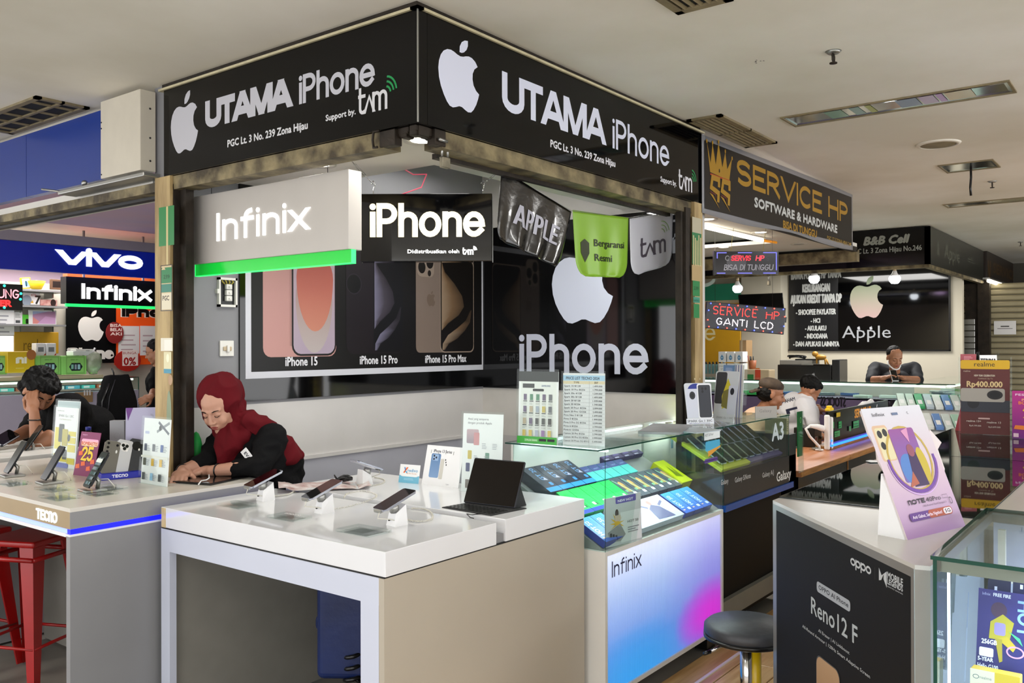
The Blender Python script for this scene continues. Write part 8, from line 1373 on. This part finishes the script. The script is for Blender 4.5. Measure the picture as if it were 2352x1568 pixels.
hr = MB(); hr.M = HM; hr.ell((0, -.035, .050), (.092, .105, .090), 18); hr.ell((0, .02, .088), (.080, .072, .040), 14); hr.ell((0, -.06, -.01), (.085, .07, .07), 14); hr.M = Matrix.Identity(4); remesh('hair', hr, .006, M_hair, m1, 2, .010, 30, stretch=(1, 1, .5))
cl = MB(); S1 = pt(150, 935, 5.35); S2 = pt(100, 945, 5.6); cl.ell(pt(150, 975, 5.45), (.19, .17, .15), 18); cl.ell(pt(200, 1000, 5.6), (.2, .18, .2), 18); cl.ell(pt(225, 1060, 5.7), (.18, .18, .26), 18); cl.cap(S1, pt(128, 1000, 5.2), .085, .07, 12); cl.cap(S2, pt(66, 990, 5.35), .08, .062, 12); cl.cap(NK + V(.02, 0, -.03), pt(160, 950, 5.4), .085, .13)
remesh('black_shirt', cl, .010, M_blackfab, m1, 3, .006, 8, seed=5); part('bracelet', M_black, m1, ('tube', [EL.lerp(WR, .75) + _R * .033 * math.cos(i * .5) + _F * .033 * math.sin(i * .5) for i in range(14)], .004, 6))
t = thing('phone', 'dark phone held by the leaning man at the left picture edge', 'phone', pt(12, 1008, 4.98) + O); t.rotation_euler = (.5, -.3, .5); phone_on(t, .15, .075, .009, Matrix.Translation((0, 0, .01))); part('case', M_black, t, ('rbox', -.076, -.038, 0, .076, .038, .006, .002))
# --- person half hidden by the post, far kiosk
m2 = person('person in black partly hidden behind the beige post, far left kiosk', (4.95, 8.35, 0)); O = Vector((4.95, 8.35, 0)); HC = pt(357, 808, 8.7); HM = frame3(HC, -_R - _F * .4 + V(0, 0, -.35)); sk = MB(); head_prims(sk, HM, 1.0); sk.cap(HC, pt(365, 845, 8.75), .05, .05); sk.cap(pt(352, 895, 8.6), pt(346, 912, 8.5), .03, .03); hand_prims(sk, pt(346, 910, 8.5), -_R + V(0, 0, -.5), -_F, 1, .5); remesh('body', sk, .006, M_skin, m2, 3); face_parts(m2, HM)
hr = MB(); hr.M = HM; hr.ell((0, -.03, .045), (.086, .10, .088), 16); hr.M = Matrix.Identity(4); remesh('head_cover', hr, .008, M_hair, m2, 2, .004, 20); cl = MB(); cl.ell(pt(375, 880, 8.8), (.17, .17, .17), 16); cl.ell(pt(380, 935, 8.8), (.18, .18, .25), 16); cl.cap(pt(362, 855, 8.75), pt(352, 893, 8.62), .08, .05, 12); cl.ell(pt(378, 1030, 8.9), (.17, .17, .4), 16); cl.ell(pt(378, 1080, 8.9) * 1, (.15, .15, .5), 16); remesh('black_clothes', cl, .012, M_blackfab, m2, 3, .006, 8)
# --- man in the backwards cap
m3 = person('person in a cream shirt and backwards brown cap, repair kiosk', (7.0, 2.85, 0)); O = Vector((7.0, 2.85, 0)); HC = pt(1773, 905, 7.2); fw = _R * .95 - _F * .12 + V(0, 0, -.22); HM = frame3(HC, fw); sk = MB(); head_prims(sk, HM, 1.06, 1.15); sk.cap(HC + V(0, 0, -.04), pt(1750, 945, 7.25), .058, .062); remesh('body', sk, .0055, M_skin, m3, 3); face_parts(m3, HM, 1.06, True, .003)
hr = MB(); hr.M = HM; hr.ell((0, -.04, .0), (.088, .085, .075), 16); hr.M = Matrix.Identity(4); remesh('hair', hr, .007, M_hair, m3, 2, .004, 30); cp = MB(); cp.M = HM; cp.ell((0, -.022, .072), (.092, .106, .062), 20); cp.cap((-.05, -.13, .005), (.05, -.13, .005), .012, .012, 10); cp.cap((-.055, -.17, -.02), (.055, -.17, -.02), .010, .010, 10); cp.cap((0, -.10, .02), (0, -.17, -.018), .016, .012, 10); cp.cap((-.04, -.10, .015), (-.045, -.17, -.018), .012, .010); cp.cap((.04, -.10, .015), (.045, -.17, -.018), .012, .010); cp.M = Matrix.Identity(4); remesh('cap', cp, .006, mat('brown_cap', '4d4034', .8, scale=14, col2='33281f', bump=.2), m3, 2)
cl = MB(); cl.ell(pt(1748, 968, 7.3), (.19, .16, .13), 18); cl.ell((0, 0, .45), (.15, .15, .46), 16); cl.ell(pt(1755, 1060, 7.35), (.19, .17, .32), 18); cl.cap(pt(1728, 972, 7.2), pt(1735, 1050, 7.0), .08, .06); cl.cap(pt(1780, 972, 7.4), pt(1800, 1040, 7.2), .075, .06); cl.ell(pt(1750, 950, 7.27), (.08, .08, .05)); remesh('cream_shirt', cl, .012, mat('cream_cotton', 'c4a68c', .8, bump=.1), m3, 3, .006, 8)
# --- man in the white shirt, head bowed
m4 = person('person in a white numbered shirt bowed over the repair counter', (7.7, 2.65, 0)); O = Vector((7.7, 2.65, 0)); HC = pt(1860, 897, 7.75); HM = frame3(HC, _R * .8 + _F * .1 + V(0, 0, -.75), (_R * .5 + V(0, 0, 1))); sk = MB(); head_prims(sk, HM, 1.0, 1.1); sk.cap(HC + V(0, 0, -.03), pt(1838, 918, 7.8), .058, .062); AE = pt(1858, 1000, 7.5); sk.cap(pt(1862, 975, 7.5), AE, .055, .045); sk.cap(AE, pt(1900, 1003, 7.4), .045, .03); sk.cap(pt(1878, 935, 7.9), pt(1882, 945, 7.9), .03, .03); hand_prims(sk, pt(1898, 1003, 7.4), _R, (0, 0, 1), 1, .6); hand_prims(sk, pt(1876, 938, 7.85), _R + V(0, 0, -.3), (0, 0, 1), 1, .8); remesh('body', sk, .006, M_skin, m4, 3); face_parts(m4, HM)
hr = MB(); hr.M = HM; hr.ell((0, -.035, .045), (.085, .100, .084), 18); hr.ell((0, .01, .085), (.07, .06, .035), 12); hr.M = Matrix.Identity(4); remesh('hair', hr, .006, M_hair, m4, 2, .003, 40)
cl = MB(); cl.ell(pt(1832, 950, 7.8), (.17, .19, .14), 18); cl.ell(pt(1838, 990, 7.8), (.17, .18, .2), 18); cl.ell(pt(1842, 1060, 7.85), (.17, .18, .25), 18); cl.cap(pt(1848, 935, 7.65), pt(1864, 978, 7.5), .095, .075, 14); cl.cap(pt(1822, 925, 7.9), pt(1850, 925, 7.75), .10, .09); wt = remesh('white_shirt', cl, .011, mat('white_jersey', 'c9cad0', .75, bump=.1), m4, 3, .006, 7)
a = Art(m4, 'jersey_print', (0, 0, 0), eps=.001); q = pt(1803, 925, 7.42); a.mb.M = Matrix.Translation(q) @ Matrix(((_R.x, 0, -_F.x, 0), (_R.y, 0, -_F.y, 0), (0, 1, 0, 0), (0, 0, 0, 1))) @ Matrix.Rotation(.25, 4, 'Z'); a.text('AHAM', 0, 0, .030, '2a2c3c', width=.09, bold=.04); a.rect(-.01, -.075, .09, -.055, '2a2c44'); a.rect(-.01, -.10, .02, -.075, '2a2c44'); a.done()
# --- person behind the far counter with a phone
m5 = person('person in a dark shirt with lowered face mask holding a phone, far counter', (10.5, 2.6, 0)); O = Vector((10.5, 2.6, 0)); HC = pt(2055, 821, 9.95); HM = frame3(HC, -_F + V(0, 0, -.42)); sk = MB(); head_prims(sk, HM, 1.06); sk.cap(HC + V(0, 0, -.05), pt(2055, 855, 10.05), .055, .06)
hands = [(-1, pt(2030, 868, 9.75), pt(2000, 872, 10.0), pt(2010, 845, 10.2)), (1, pt(2074, 868, 9.75), pt(2110, 872, 10.0), pt(2100, 845, 10.2))]
for k, H_, E_, S_ in hands: sk.cap(E_, H_, .042, .028); hand_prims(sk, H_, (pt(2052, 860, 9.72) - H_), (0, 0, 1) if k < 0 else (0, 0, 1), -k, .9)
remesh('body', sk, .006, M_skin, m5, 3); face_parts(m5, HM, 1.06); hr = MB(); hr.M = HM; hr.ell((0, -.03, .045), (.084, .099, .086), 18); hr.M = Matrix.Identity(4); remesh('hair', hr, .007, M_hair, m5, 2, .002, 30)
b = MB(); b.M = HM; b.tube([(-.072, .0, -.05), (-.06, .045, -.085), (-.03, .08, -.105), (0, .09, -.11), (.03, .08, -.105), (.06, .045, -.085), (.072, .0, -.05)], .009, 8); b.build('face_mask', M_cardw, m5, label='white mask pulled under the chin')
cl = MB(); cl.ell(pt(2055, 868, 10.15), (.19, .17, .10), 18); cl.ell(pt(2055, 910, 10.2), (.19, .19, .3), 18)
for k, H_, E_, S_ in hands: cl.cap(S_, E_, .075, .06, 14); cl.cap(S_, pt(2055, 858, 10.15), .075, .09)
remesh('dark_shirt', cl, .011, mat('navy_shirt_cloth', '14161d', .8, bump=.1), m5, 3, .005, 8)
t = thing('phone', 'white phone held by the person at the far counter', 'phone', pt(2054, 862, 9.70) + O); t.rotation_euler = (1.0, 0, -1.0 + .1); phone_on(t, .07, .135, .009, Matrix.Translation((0, 0, 0)), frame=M_cardw, back=M_ph); part('case', M_cardw, t, ('rbox', -.036, -.069, -.008, .036, .069, -.004, .002))
